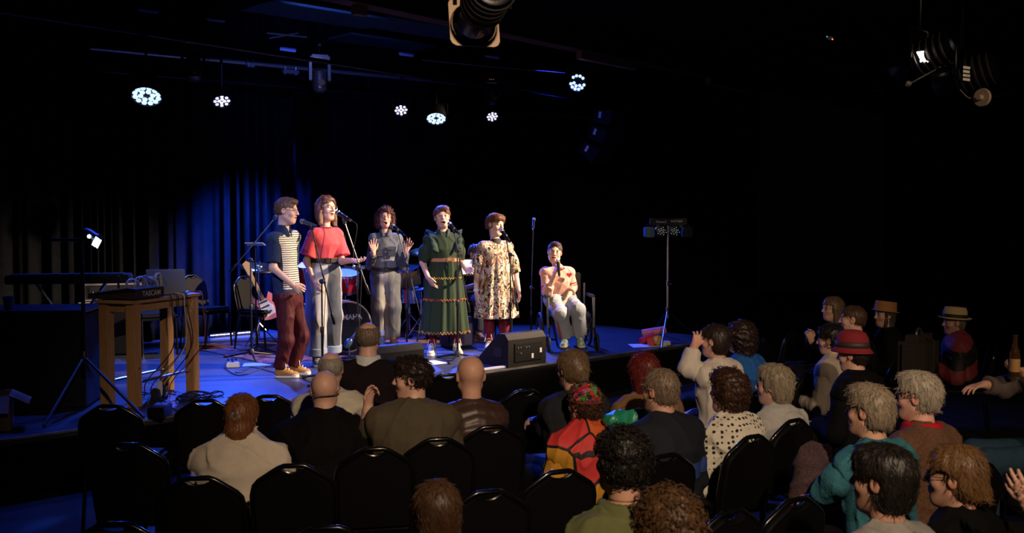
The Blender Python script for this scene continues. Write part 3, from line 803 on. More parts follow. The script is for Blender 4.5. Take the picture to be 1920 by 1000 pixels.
# 3 --- woman in a denim boiler suit
p = standing((724, 645), 6, 'woman with curly auburn hair in grey patchwork denim, hands raised', (722, 409), (723, 440), (723, 468), (722, 515), .150, .08, hs=1.06, skin=(.66, .37, .28))
p.headR = rotm(R_(6), R_(-4), R_(4)); p.open = .028; p.girth = .84; p.lip = (.60, .09, .07); p.brow = (.15, .07, .05)
p.el[0] = p.px(693, 498, -.06); p.wr[0] = p.px(700, 474, -.24); p.hd[0] = nv((-.12, .10, 1)); p.hn[0] = nv((.25, -1, -.1)); p.curl[0] = (.10, .15, .2, .25); p.spread[0] = .35; p.thumb[0] = .1
p.el[1] = p.px(755, 499, -.04); p.wr[1] = p.px(761, 471, -.24); p.hd[1] = nv((.45, .0, .9)); p.hn[1] = nv((-.1, -1, .2)); p.curl[1] = (.12, .25, .4, .3); p.spread[1] = .35; p.thumb[1] = .1
p.kn = [p.px(711, 578, -.08), p.px(737, 576, -.06)]; p.an = [p.px(711, 638, .02), p.px(737, 634, .04)]
p.toe = [p.px(711, 650, -.16), p.px(741, 647, -.14)]
p.build()
n = NB('grey_denim_shirt', .85)
zlow = float(p.px(722, 483)[2])
base = n.mix(n.m_('LESS_THAN', n.z, zlow), (.085, .095, .12), (.17, .185, .19))
base = n.mix(n.m_('LESS_THAN', n.m_('ABSOLUTE', n.x), .022), base, (.065, .065, .06)); n.bump(n.noise(240), .3, .004)
DSH = n.out(n.mix(n.m_('MULTIPLY', n.noise(150), .3), base, (.30, .33, .38)))
beltz = float(p.px(722, 505)[2])
sh_ = p.part('denim_shirt', p.torso_prims(.028), .008, DSH, chain(folds(.006, 30, 0), above(beltz + .015)))
for q in (0, 1):
    p.part('sleeve', p.arm_prims(q, .016, 0, 1.72, flare=.004), .008, cloth('grey_denim', (.085, .095, .12)), folds(.007, 40, 2, (1, 1, 1)), parent=sh_)
    p.part('cuff', p.arm_prims(q, .021, 1.62, 1.84, flare=.004), .007, cloth('grey_denim', (.1, .1, .1)), None, parent=sh_)
collar(p, cloth('grey_denim', (.1,) * 3), .080, .072, parent=sh_)
for q in (-1, 1):   # chest pockets with flaps
    mb = MB(); yy = float(p.chest[1]) - .142; zz = float(p.px(722, 466)[2])
    mb.box((q * .082, yy + .014, zz - .045), (.095, .012, .10), bev=.004); mb.done('pocket', cloth('dark_grey_denim', (.065, .07, .085)), sh_)
    mb = MB(); mb.prism([(-.052, .02), (.052, .02), (.052, -.012), (0, -.028), (-.052, -.012)], .01, Matrix.Translation((q * .082, yy + .012, zz + .008)) @ Matrix.Rotation(R_(90), 4, 'X')); mb.done('pocket_flap', cloth('grey_denim', (.1,) * 3), sh_)
for i in range(5):
    zz = float(p.px(722, 452 + i * 10)[2]); mb = MB(); mb.lathe([(.007, 0), (.007, .004), (.003, .006)], 10, Matrix.Translation((0, float(p.chest[1]) - .138 + (.02 if i == 0 else 0), zz)) @ Matrix.Rotation(R_(90), 4, 'X')); mb.done('button', mat('brass_button', (.6, .5, .35), .3, .9), sh_)
n = NB('panelled_grey_jeans', .85)
s1 = n.m_('GREATER_THAN', n.x, -.075); s2 = n.m_('GREATER_THAN', n.x, .115)
base = n.mix(s1, (.060, .070, .095), (.24, .24, .225)); base = n.mix(n.m_('GREATER_THAN', n.x, .03), base, (.13, .135, .13)); base = n.mix(s2, base, (.07, .075, .08))
n.bump(n.noise(240), .3, .004); JE3 = n.out(n.mix(n.m_('MULTIPLY', n.noise(150), .25), base, (.25, .26, .27)))
wide_trousers(p, JE3, (.104, .098, .086), beltz + .012, 1.98)
b = ring_band(p, p.px(722, 505), .158, .132, beltz, .045, 'belt', mat('brown_leather_belt', (.035, .02, .016), .4)); buckle(p, b, beltz, float(p.px(722, 505)[1]) - .143, BELT, .01, .05)
for q in (0, 1): p.shoe(q, mat('tan_sandal', (.30, .16, .09), .6), mat('brown_sole', (.12, .06, .03), .7))
HC = hairmat('curly_dark_auburn_hair', (.070, .018, .018))
ex = []
for q in (-1, 1): ex += [p.hE((q * .072, -.015, -.015), (.045, .065, .085), .03), p.hE((q * .070, -.005, -.085), (.038, .050, .045), .03)]
ex += [p.hE((0, -.05, -.03), (.09, .07, .10), .03), p.hE((.01, .035, .100), (.055, .045, .022), .03)]
p.hair(HC, 'curly', .018, -.13, .080, .012, 95, extra=ex, ears=False, face=(.056, .062, .125), curl=True)
p.glasses(mat('black_glasses_frame', (.015, .012, .012), .3), .019, 1.4)

# 4 --- woman in a long green dress
p = standing((834, 664), 14, 'woman with round glasses in long dark green tiered dress', (829, 408), (831, 441), (831, 466), (834, 510), .158, .085, hs=1.08, skin=(.66, .40, .32))
p.headR = rotm(R_(-4), R_(-6), R_(-4)); p.open = .022; p.girth = .95; p.brow = (.20, .10, .07)
p.el[0] = p.px(793, 493, -.06); p.wr[0] = p.px(802, 519, -.16); p.hd[0] = p.px(812, 537, -.18) - p.wr[0]; p.hn[0] = nv((.9, .2, 0)); p.curl[0] = (.2, .2, .25, .3)
p.el[1] = p.px(862, 490, .10); p.wr[1] = p.px(872, 502, -.08); p.hd[1] = p.px(884, 516, -.15) - p.wr[1]; p.hn[1] = nv((-.5, -.2, .6)); p.curl[1] = (.45, .5, .6, .6)
p.kn = [p.px(817, 590, -.06), p.px(852, 590, -.04)]; p.an = [p.px(810, 648, .0), p.px(856, 645, .04)]
p.toe = [p.px(807, 668, -.22), p.px(862, 664, -.18)]
p.build()
n = NB('dark_green_chevron', .8)
zig = n.m_('ABSOLUTE', n.m_('SUBTRACT', n.m_('FRACT', n.m_('MULTIPLY', n.m_('ADD', n.x, n.m_('MULTIPLY', n.y, .6)), 42.)), .5))
ch_ = n.m_('FRACT', n.m_('ADD', n.m_('MULTIPLY', n.z, 52.), n.m_('MULTIPLY', zig, 1.2)))
n.bump(n.noise(200), .2, .004)
GREEN = n.out(n.mix(n.m_('GREATER_THAN', ch_, .55), (.026, .050, .022), (.012, .022, .012)))
wz = float(p.px(831, 487)[2]); hz = float(p.px(834, 625)[2])
dr = p.part('dress', p.torso_prims(.030), .009, GREEN, chain(folds(.006, 26, 0), above(wz - .02)))
sk, spt = skirt((p.pelvis[0], p.pelvis[1], 0), (.0, -.02, 0), .165, .275, wz + .01, hz, 13, .016, .78, .85)
p.part('skirt', [sk], .009, GREEN, None, parent=dr)
for q in (0, 1):
    A, Bq = p.sh[q], p.el[q]
    p.part('puff_sleeve', [cap(A + (Bq - A) * .05, A + (Bq - A) * .55, .062, .080, .04), cap(A + (Bq - A) * .5, A + (Bq - A) * .96, .078, .056, .04, cut1=True)], .009, GREEN, folds(.009, 40, 3, (1, 1, .6)), parent=dr)
    s_ = -1 if q == 0 else 1   # ruffle over the shoulder, front to back
    mb = MB(); pts = []; N = 26; ra = []; rb = []
    for i in range(N + 1):
        t = i / N; a = -1.25 + 2.5 * t
        yy = p.neck[1] + math.sin(a) * .150; zz = p.neck[2] - .045 + math.cos(a) * .085 - max(0, -a) * .14; wv = .018 * math.sin(i * 1.9)
        ra.append(mb.bm.verts.new((s_ * (.125 - .03 * max(0, -a)), yy - .004, zz))); rb.append(mb.bm.verts.new((s_ * (.195 - .04 * max(0, -a) + abs(wv)), yy - .012 + wv * .5, zz + wv + .012)))
    for i in range(N): mb.bm.faces.new((ra[i], ra[i + 1], rb[i + 1], rb[i]))
    o = mb.done('ruffle', GREEN, dr, True, False); sm = o.modifiers.new('thick', 'SOLIDIFY'); sm.thickness = .006
collar(p, cloth('blue_grey_collar', (.045, .06, .075)), .082, .066, parent=dr)
def rickrack(p, pt, z, m, amp=.011, n=90, name='rickrack_trim', r=.0045, parent=None):
    mb = MB(); mb.tube([pt(z + (amp if i % 2 else -amp), i / n * 2 * math.pi, .006) for i in range(n + 1)], r, 5, False); return mb.done(name, m, parent or p.obj)
YEL = mat('yellow_trim', (.62, .40, .06), .7); ORG = mat('orange_red_trim', (.66, .13, .05), .7); ORG2 = mat('orange_trim', (.62, .22, .08), .7)
rickrack(p, spt, float(p.px(834, 521)[2]), YEL, parent=dr); rickrack(p, spt, float(p.px(834, 561)[2]), ORG, parent=dr); rickrack(p, spt, hz + .022, ORG2, .014, parent=dr)
TAN = mat('tan_leather_belt', (.45, .20, .09), .45)
b = ring_band(p, (p.pelvis[0], p.pelvis[1], 0), .172, .138, wz, .04, 'belt', TAN, parent=dr); 
mb = MB(); mb.box((.045, float(p.pelvis[1]) - .152, wz), (.085, .012, .058), bev=.005); mb.done('buckle', mat('copper_buckle', (.62, .30, .15), .35, .6), b)
mb = MB(); mb.box((.035, float(p.pelvis[1]) - .158, wz - .13), (.045, .01, .24), bev=.004); mb.done('belt_tail', GREEN, b)
BURG = cloth('burgundy_tights', (.16, .02, .035))
for q in (0, 1):
    p.part('tights', p.leg_prims(q, (.084, .058, .046), 1.98, calf=True), .009, BURG, below(hz + .10))
    p.shoe(q, mat('cream_floral_shoe', (.55, .50, .42), .7, var=.5, vscale=45), CREAM, LACE, .04)
HS = hairmat('short_red_brown_hair', (.13, .048, .038))
p.hair(HS, 'short', .013, -.02, .070, .004, 120, side=.4, extra=[p.hE((.018, .050, .090), (.055, .045, .030), .03), p.hE((-.05, .045, .055), (.022, .03, .03), .02)])
p.glasses(mat('clear_glasses_frame', (.55, .40, .38), .3), .025, 1.1)

# 5 --- woman in a floral dress
p = standing((931, 655), 22, 'woman with short hair in floral knee-length dress and burgundy tights', (929, 422), (929, 456), (930, 484), (932, 525), .158, .08, hs=1.10, skin=(.68, .45, .38))
p.headR = rotm(R_(26), R_(4), R_(3)); p.closed = True; p.open = .004; p.girth = .92; p.brow = (.30, .18, .10)
p.el[0] = p.px(894, 512, -.06); p.wr[0] = p.px(893, 548, -.12); p.hd[0] = p.px(896, 578, -.16) - p.wr[0]; p.hn[0] = nv((.9, .1, 0)); p.curl[0] = (.2, .25, .3, .35)
p.el[1] = p.px(966, 512, .04); p.wr[1] = p.px(972, 543, -.02); p.hd[1] = p.px(976, 570, -.06) - p.wr[1]; p.hn[1] = nv((-.9, .1, 0)); p.curl[1] = (.3, .3, .35, .4)
p.kn = [p.px(917, 590, -.06), p.px(945, 588, -.03)]; p.an = [p.px(917, 643, .0), p.px(945, 638, .05)]
p.toe = [p.px(914, 662, -.22), p.px(947, 656, -.2)]
p.build()
n = NB('bold_floral_print', .75)
nz_ = n.nt.nodes.new('ShaderNodeTexNoise'); nz_.inputs['Scale'].default_value = 16; n.nt.links.new(n.P, nz_.inputs['Vector'])
wv_ = n.nt.nodes.new('ShaderNodeVectorMath'); wv_.operation = 'MULTIPLY_ADD'; n.nt.links.new(nz_.outputs['Color'], wv_.inputs[0]); wv_.inputs[1].default_value = (.07, .07, .07); n.nt.links.new(n.map((1, 1, .55)), wv_.inputs[2])
wv = wv_.outputs[0]; v1 = n.vor(50, 'F1', wv); e1 = n.vor(50, 'DISTANCE_TO_EDGE', wv)
sp = n.nt.nodes.new('ShaderNodeSeparateColor'); n.nt.links.new(v1.outputs['Color'], sp.inputs[0])
c = n.ramp(sp.outputs[0], [(0, (.70, .58, .46)), (.28, (.62, .36, .24)), (.42, (.66, .44, .20)), (.54, (.24, .26, .14)), (.60, (.66, .54, .46)), (.78, (.40, .09, .07)), (.86, (.22, .15, .16)), (.92, (.014, .014, .014))], True)
c = n.mix(n.m_('LESS_THAN', e1.outputs['Distance'], .06), c, (.012, .011, .012))
v2 = n.vor(5.5, 'F1'); c = n.mix(n.m_('LESS_THAN', v2.outputs['Distance'], .13), c, (.30, .40, .20))
n.bump(n.noise(160), .2, .004); FLOR = n.out(c)
hz = float(p.px(932, 596)[2])
dr = p.part('dress', p.torso_prims(.036), .009, FLOR, above(float(p.px(932, 505)[2])))
sk, spt = skirt((p.chest[0], p.chest[1], 0), (.0, -.01, 0), .175, .262, float(p.px(932, 484)[2]), hz, 11, .016, .80, .8, 1.)
p.part('skirt', [sk], .009, FLOR, None, parent=dr)
for q in (0, 1):
    A, Bq = p.sh[q], p.el[q]
    p.part('sleeve', [cap(A, A + (Bq - A) * .55, .066, .078, .04), cap(A + (Bq - A) * .5, A + (Bq - A) * 1.0, .078, .066, .04, cut1=True)], .009, FLOR, folds(.006, 36, 3), parent=dr)
collar(p, mat('black_ruffle', (.02, .02, .02), .8), .064, .050, 'neck_frill', parent=dr, vee=False)
for q in (0, 1):
    p.part('tights', p.leg_prims(q, (.088, .062, .050), 1.98, calf=True), .009, BURG, below(hz + .10))
    p.shoe(q, mat('patterned_high_top', (.46, .40, .30), .7, var=.9, vscale=38), CREAM, LACE, .05)
p.hair(hairmat('copper_brown_hair', (.15, .062, .028)), 'short', .014, -.045, .060, .004, 120, side=.2, extra=[p.hE((0, .058, .080), (.062, .040, .035), .03), p.hE((0, -.06, .0), (.06, .05, .07), .03)], face=(.064, .062, .092))
mb = MB(); d = unit(p.wr[0] - p.el[0]); mb.lathe([(.034, -.012), (.037, -.012), (.037, .012), (.034, .012)], 20, axisM(p.wr[0] - d * .02, p.wr[0])); wb = mb.done('watch_strap', mat('white_strap', (.7, .68, .66), .5), p.obj, True)
mb = MB(); mb.lathe([(.022, 0), (.022, .01), (.018, .013)], 20, axisM(p.wr[0] - d * .02 + nv((-.01, -.036, 0)), p.wr[0] - d * .02 + nv((-.02, -.2, 0)))); mb.done('watch_face', WHITEP(), wb, True)

# 6 --- singer in the wheelchair
p = Person(st(1062, 652), R_(8), 'singer in pink sweater and pale jeans seated in the wheelchair', hs=1.08, skin=(.64, .40, .32)); p.footz = .10
p.head = p.px(1040, 474); p.neck = p.px(1045, 504); p.chest = p.px(1047, 528); p.pelvis = p.px(1050, 562, .04)
p.sh = [p.neck + nv((q * .142, 0, -.052)) for q in (-1, 1)]; p.hip = [p.pelvis + nv((q * .085, -.02, 0)) for q in (-1, 1)]
p.headR = rotm(R_(-10), R_(-2), R_(8)); p.open = .011; p.girth = .84; p.brow = (.10, .06, .05)
p.el[0] = p.px(1026, 548, -.10); p.wr[0] = p.px(1041, 513, -.22); p.hd[0] = nv((.35, -.15, .9)); p.hn[0] = nv((.9, .35, -.3)); p.curl[0] = (.75, .8, .85, .9); p.thumb[0] = .8
p.el[1] = p.px(1073, 540, .0); p.wr[1] = p.px(1062, 565, -.22); p.hd[1] = p.px(1057, 578, -.32) - p.wr[1]; p.hn[1] = nv((-.3, .2, -.9))
p.kn = [p.px(1052, 590, -.42), p.px(1083, 582, -.42)]; p.an = [p.px(1060, 634, -.34), p.px(1087, 630, -.34)]
p.toe = [p.px(1056, 648, -.56), p.px(1091, 646, -.56)]
p.build(); p.footz = float(p.an[0][2]) - .09
PINK = cloth('pale_pink_knit', (.62, .36, .30), .08, .4, 160)
sh_ = p.part('sweater', p.torso_prims(.026), .009, PINK, chain(folds(.006, 30, 0), above(float(p.px(1050, 556)[2]))))
REDT = cloth('red_rib', (.50, .03, .05))
for q in (0, 1):
    p.part('sleeve', p.arm_prims(q, .022, 0, 1.35), .009, PINK, folds(.006, 40, 2), parent=sh_)
    for t0 in (.70, .84): p.part('sleeve_stripe', p.arm_prims(q, .030, t0, t0 + .075), .007, REDT, (lambda D, x, y, z, A=p.sh[q], Bq=p.el[q], t0=t0: np.maximum(D, -((x - (A + (Bq - A) * t0)[0]) * unit(Bq - A)[0] + (y - (A + (Bq - A) * t0)[1]) * unit(Bq - A)[1] + (z - (A + (Bq - A) * t0)[2]) * unit(Bq - A)[2]))), parent=sh_)
for i, rr in enumerate((.090, .080, .070)):
    collar(p, REDT if i != 1 else PINK, rr, .000 + i * .014, 'neck_rib', parent=sh_, vee=False)
mb = MB(); hpts = []
for i in range(24):
    t = i / 24 * 2 * math.pi; hpts.append((.0021 * 16 * math.sin(t) ** 3, .0021 * (13 * math.cos(t) - 5 * math.cos(2 * t) - 2 * math.cos(3 * t) - math.cos(4 * t))))
hc_ = p.px(1068, 516, -.15); mb.prism(hpts, .012, Matrix.Translation((float(hc_[0]), float(p.chest[1]) - .135, float(hc_[2]))) @ Matrix.Rotation(R_(90), 4, 'X')); mb.done('heart_badge', REDT, sh_)
n = NB('pale_jeans', .85); n.bump(n.noise(240), .3, .004)
PJ = n.out(n.mix(n.noise(90), (.25, .28, .34), (.36, .38, .42)))
tr = p.leg_prims(0, (.098, .088, .080), 1.96) + p.leg_prims(1, (.098, .088, .080), 1.96) + [cap(p.hip[0], p.hip[1], .115, None, .05)]
tr = p.part('jeans', tr, .009, PJ, folds(.006, 34, 1))
mb = MB(); A, Bq, C = [Vector(q) for q in (p.hip[0], p.kn[0], p.an[0])]; pts = []
for i in range(40):
    t = i / 39 * 2; c = A.lerp(Bq, t) if t < 1 else Bq.lerp(C, t - 1); pts.append(c + Vector((-.062, -.075 if t < 1 else -.062, .03 if t < 1 else 0)) + Vector((0, 0, 1 if i % 2 else -1)) * .010)
mb.tube(pts, .011, 5); mb.done('rickrack_stripe', mat('crimson_trim', (.38, .02, .05), .7), tr)
ring_band(p, p.px(1050, 555, .03), .145, .12, float(p.px(1050, 556)[2]), .04, 'belt', BELT)
TEAL = mat('teal_white_trainer', (.30, .42, .40), .6, var=.8, vscale=25)
for q in (0, 1): p.shoe(q, TEAL, CREAM, LACE)
p.hair(hairmat('short_dark_brown_hair', (.045, .022, .016)), 'short', .006, -.020, .078, .003, 150, side=.5, extra=[p.hE((0, .03, .10), (.05, .045, .018), .03)], strand_l=.026)
p.glasses(mat('thin_glasses_frame', (.25, .18, .15), .3, .6), .023, 1.15)
P6 = p
# wheelchair
wc = empty('wheelchair', P6.B, P6.th, 'dark wheelchair with grey side posts carrying the pink-sweatered singer', 'wheelchair')
GREYM = mat('grey_tube', (.25, .25, .27), .35, .8)
pl = P6.pelvis; sz = float(pl[2]) - .13
mb = MB(); mb.box((0, float(pl[1]) - .16, sz - .03), (.46, .46, .06), bev=.02); mb.done('seat', RUBBER(), wc)
mb = MB(); mb.box((0, float(pl[1]) + .17, sz + .24), (.44, .03, .42), bev=.012); mb.done('backrest', RUBBER(), wc)
for q in (-1, 1):
    mb = MB(); mb.tube([(q * .265, float(pl[1]) + .17, sz + .32), (q * .265, float(pl[1]) + .16, sz - .05), (q * .265, float(pl[1]) + .16, .25)], .014); mb.done('back_post', GREYM, wc, True)
    mb = MB(); mb.tube([(q * .275, float(pl[1]) - .32, sz + .18), (q * .275, float(pl[1]) - .33, sz - .1), (q * .272, float(pl[1]) - .36, .16)], .016); mb.done('front_post', GREYM, wc, True)
    mb = MB(); mb.box((q * .275, float(pl[1]) - .12, sz + .19), (.05, .34, .035), bev=.01); mb.done('armrest', RUBBER(), wc)
    wh = MB(); c = Vector((q * .30, float(pl[1]) + .10, .21)); wh.tube(arc(c, .195, 0, 2 * math.pi, 32, 'yz'), .018, 8, False); tyre = wh.done('rear_tyre', RUBBER(), wc, True)
    mb = MB()
    for k in range(8): a = k / 8 * 2 * math.pi; mb.tube([c, c + Vector((0, math.cos(a) * .19, math.sin(a) * .19))], .004, 5)
    mb.lathe([(.03, -.03), (.03, .03)], 12, Matrix.Translation(c) @ Matrix.Rotation(R_(90), 4, 'Y')); mb.done('spokes', GREYM, tyre)
    fc = Vector((q * .29, float(pl[1]) - .42, .105)); mb = MB(); mb.tube(arc(fc, .09, 0, 2 * math.pi, 24, 'yz'), .016, 8, False); fw = mb.done('front_tyre', RUBBER(), wc, True)
    mb = MB()
    for k in range(5): a = k / 5 * 2 * math.pi; mb.tube([fc, fc + Vector((0, math.cos(a) * .085, math.sin(a) * .085))], .007, 5)
    mb.done('spokes', BLACKP(), fw)
    mb = MB(); mb.tube([fc, fc + Vector((-q * .02, .05, .17)), (q * .272, float(pl[1]) - .36, .26)], .012); mb.done('fork', BLACKM(), wc, True)
    t = P6.toe[0 if q < 0 else 1]; a = P6.an[0 if q < 0 else 1]
    mb = MB(); mb.box(((t[0] + a[0]) / 2, (t[1] + a[1]) / 2, P6.footz - .014), (.13, .26, .024), bev=.006); mb.done('footplate', BLACKP(), wc)
    mb = MB(); mb.tube([((t[0] + a[0]) / 2 + q * .06, (t[1] + a[1]) / 2 + .1, P6.footz), (q * .24, float(pl[1]) - .36, sz - .06)], .012); mb.done('footrest_tube', BLACKM(), wc, True)
# ---------------------------------------------------------------- banquet chairs
SEATF = mat('black_vinyl_seat', (.0035, .003, .0035), .6, spec=.12, bump=.15, bscale=90); CHF = mat('black_enamel_frame', (.004, .004, .004), .22, .2, coat=.5)
def build_chair(label, seatm=None, group='banquet chairs in the hall'):
    c = empty('banquet_chair', (0, 0, 0), 0, label, 'chair', group)
    ln = lambda z: .20 + max(0, z - .42) * .20       # lean of the back
    half = [(-.188, .44), (-.196, .58), (-.196, .72), (-.186, .765), (-.165, .79), (-.105, .830), (-.07, .852), (-.045, .862)]
    path = half + [(-x, z) for x, z in half[::-1]]
    mb = MB(); mb.tube([(x, ln(z), z) for x, z in path], .0125, 10); mb.done('back_frame', CHF, c, True)
    pad = [(-.180, .44), (-.187, .72), (-.178, .758), (-.158, .781), (-.100, .820), (-.060, .844), (-.046, .834), (-.025, .824), (0, .821), (.025, .824), (.046, .834), (.060, .844), (.100, .820), (.158, .781), (.178, .758), (.187, .72), (.180, .44)]
    mb = MB(); n_ = len(pad)
    rings = []
    for (off, ins) in ((-.026, .016), (-.018, 0), (.018, 0), (.026, .016)):
        rings.append([mb.bm.verts.new((x * (1 - ins * 2.2), ln(z) + off, z + (.62 - z) * ins * 1.2)) for x, z in pad])
    for i in range(3):
        for k in range(n_): mb.bm.faces.new((rings[i][k], rings[i][(k + 1) % n_], rings[i + 1][(k + 1) % n_], rings[i + 1][k]))
    mb.bm.faces.new(rings[0][::-1]); mb.bm.faces.new(rings[3]); mb.done('backrest', seatm or SEATF, c, True)
    mb = MB(); mb.tube([(x, ln(z) + .006, z + .004) for x, z in ((-.060, .844), (-.046, .834), (-.025, .825), (0, .822), (.025, .825), (.046, .834), (.060, .844))], .007, 8); mb.done('handle_rim', CHF, c, True)
    mb = MB(); mb.box((0, -.01, .455), (.42, .42, .065), bev=.025); mb.done('seat', seatm or SEATF, c, True)
    mb = MB(); mb.tube([(-.19, .19, .415), (-.19, -.19, .415), (.19, -.19, .415), (.19, .19, .415), (-.19, .19, .415)], .011, 8, False); mb.done('seat_frame', CHF, c, True)
    for q in (-1, 1):
        mb = MB(); mb.tube([(q * .188, .204, .44), (q * .19, .215, .30), (q * .195, .26, .0)], .0125, 8); mb.done('leg', CHF, c, True)
        mb = MB(); mb.tube([(q * .188, -.19, .425), (q * .195, -.225, .0)], .0125, 8); mb.done('leg', CHF, c, True)
    return c
CHAIR0 = build_chair('chair'); _used = [0]
def chair(loc, th_deg, label, group='banquet chairs in the hall', lean=0):
    c = CHAIR0 if not _used[0] else copy_tree(CHAIR0); _used[0] = 1
    c.location = loc; c.rotation_euler = (0, 0, R_(th_deg)); c['label'] = label; c['group'] = group
    return c
SG = 'banquet chairs on the stage'
chair(st(388, 650), 55, 'empty black banquet chair in front of the blue curtain, right of the table', SG)
chair(st(290, 664), 35, 'black banquet chair seen through the legs of the wooden table', SG)
chair(st(492, 654), 62, 'black banquet chair holding the guitar behind the striped-polo man', SG)

# ---------------------------------------------------------------- microphones and stands
def mic(head, body, label, wired=True, grey=False, L=.165):
    head, body = Vector(head), Vector(body); d = (body - head).normalized(); M = axisM(head, body)
    m = empty('microphone', head, 0, label, 'microphone', 'singers microphones'); M = Matrix.Translation(-head) @ M
    mb = MB(); mb.lathe([(.004, -.026), (.016, -.022), (.024, -.010), (.0258, .004), (.0240, .016), (.021, .022)], 20, M); g = mb.done('grille', mat('mic_mesh', (.42, .42, .44), .4, .7, bump=.6, bscale=700), m, True)
    mb = MB(); mb.lathe([(.0262, .0), (.0268, .003), (.0268, .008), (.0258, .011)], 20, M); mb.done('grille_band', CHROME(), g, True)
    mb = MB(); mb.lathe([(.0225, .020), (.0205, .035), (.015, L), (.013, L + .012)], 16, M); b = mb.done('body', mat('mic_grey', (.10, .10, .11), .35, .5) if grey else mat('mic_black', (.012, .012, .016), .3, .3), m, True)
    mb = MB(); mb.lathe([(.0102, L + .012), (.0102, L + .035)], 12, M); mb.done('connector', CHROME(), b, True)
    return m
def mic_stand(foot, pole_top, arm_lo, arm_hi, label, feet=True, legrot=.3):
    """foot and pole_top carry the vertical pole; the boom runs from arm_lo (tail) past the pole top to arm_hi (mic clip)"""
    foot, pt, lo, hi = Vector(foot), Vector(pole_top), Vector(arm_lo), Vector(arm_hi)
    r = empty('microphone_stand', foot, 0, label, 'microphone stand', 'microphone stands on the stage'); o = foot
    pt.x, pt.y = foot.x, foot.y
    mid = Vector((foot.x, foot.y, foot.z + (pt.z - foot.z) * .52))
    mb = MB(); mb.tube([Vector((0, 0, .05)), mid - o], .0125, 10); mb.done('lower_pole', BLACKM(), r, True)
    mb = MB(); mb.tube([mid - o, pt - o], .008, 10); mb.done('upper_pole', mat('dark_chrome', (.22, .22, .24), .25, 1), r, True)
    mb = MB(); mb.lathe([(.016, -.03), (.020, -.02), (.020, .02), (.016, .03)], 12, Matrix.Translation(mid - o)); mb.done('clutch', BLACKP(), r, True)
    mb = MB(); mb.tube([lo - o, hi - o], .0078, 10); bm_ = mb.done('boom_arm', mat('dark_chrome', (.22, .22, .24), .25, 1), r, True)
    d = (lo - hi).normalized(); mb = MB(); mb.lathe([(.012, 0), (.015, .01), (.015, .10), (.011, .11)], 12, axisM(lo - o, lo - o + d)); mb.done('counterweight', BLACKM(), bm_, True)
    mb = MB(); mb.lathe([(.022, -.018), (.026, -.012), (.026, .012), (.022, .018)], 14, Matrix.Translation(pt - o) @ Matrix.Rotation(R_(90), 4, 'X')); mb.tube([pt - o + Vector((.0, -.02, 0)), pt - o + Vector((.045, -.03, -.01))], .007, 6); mb.done('boom_clamp', BLACKP(), r, True)
    mb = MB(); mb.lathe([(.014, -.035), (.019, -.02), (.019, .02), (.014, .03)], 12, axisM(hi - o, hi - o - d)); mb.done('clip', BLACKP(), r, True)
    mb = MB(); mb.lathe([(.028, .04), (.030, .055), (.030, .095), (.018, .11)], 14); mb.done('hub', BLACKP(), r, True)
    for k in range(3):
        a = legrot + k * 2 * math.pi / 3; e = Vector((math.cos(a) * .30, math.sin(a) * .30, .012)); mb = MB(); mb.tube([(0, 0, .07), e], .010, 8); l_ = mb.done('leg', BLACKM(), r, True)
        mb = MB(); mb.lathe([(.013, -.02), (.016, 0), (.013, .03)], 10, axisM(e, e * 1.1)); mb.done('rubber_foot', RUBBER(), l_, True)
    return r
def mic_set(who, footpx, dist, mhead, mtail, armlo, armhi, poletop, label, mlabel, dyh=0, grey=False, cable=True):
    f = st(*footpx); Y = f.y
    a = at_y(*armlo, Y + .02); h = at_y(*armhi, Y + dyh); t = at_y(*poletop, Y)
    mh, mt = at_y(*mhead, Y + dyh + .06), at_y(*mtail, Y + dyh - .02)
    mic_stand(f, t, a, h, label); mic(mh, mt, mlabel, grey=grey)
    if cable:
        d = (mt - mh).normalized(); s0 = mh + d * .2; mb = MB(); pts = [s0, s0 + d * .08 + Vector((0, 0, -.03)), s0 + Vector((.02, -.03, -.35)), t + Vector((.02, -.025, -.02)), Vector((f.x + .02, f.y - .02, f.z + .5)), Vector((f.x + .03, f.y - .05, STZ + .03)), Vector((f.x + .25, f.y - .2, STZ + .008)), Vector((f.x + .1, f.y - .5, STZ + .008))]
        mb.tube(smooth_path(pts, 40), .0032, 6); tagit(mb.done('microphone_cable', RUBBER(), None, True), 'thin black cable hanging from the ' + mlabel.replace(' pointed at', ' at'), 'cable', 'microphone cables')
def smooth_path(pts, n=40):
    pts = [Vector(p) for p in pts]; P = [pts[0]] + pts + [pts[-1]]; out = []; m = len(pts) - 1
    for i in range(n + 1):
        t = min(i / n * m, m - 1e-6); k = int(t); f = t - k; a, b, c, d = P[k], P[k + 1], P[k + 2], P[k + 3]
        out.append(.5 * ((2 * b) + (c - a) * f + (2 * a - 5 * b + 4 * c - d) * f * f + (3 * b - a - 3 * c + d) * f ** 3))
    return out
mic_set('1', (605, 716), 0, (567, 415), (592, 424), (622, 588), (584, 425), (607, 528), 'boom microphone stand in front of the coral-topped woman, left arm', 'grey microphone pointed at the striped-polo man', grey=True)
mic_set('2', (672, 700), 0, (633, 399), (655, 412), (686, 534), (645, 414), (674, 502), 'boom microphone stand held beside the coral-topped woman', 'black microphone at the coral-topped womans mouth')
mic_set('3', (763, 660), 0, (737, 424), (752, 436), (788, 590), (746, 434), (764, 498), 'boom microphone stand in front of the grey denim suit', 'black microphone at the curly-haired womans mouth')
mic_set('4', (858, 676), 0, (843, 420), (856, 434), (877, 568), (851, 432), (858, 470), 'boom microphone stand in front of the long green dress', 'black microphone at the green-dressed womans mouth')
mic_set('5', (957, 672), 0, (941, 433), (951, 447), (968, 566), (949, 445), (953, 478), 'boom microphone stand in front of the floral dress', 'black microphone at the floral-dressed womans mouth')
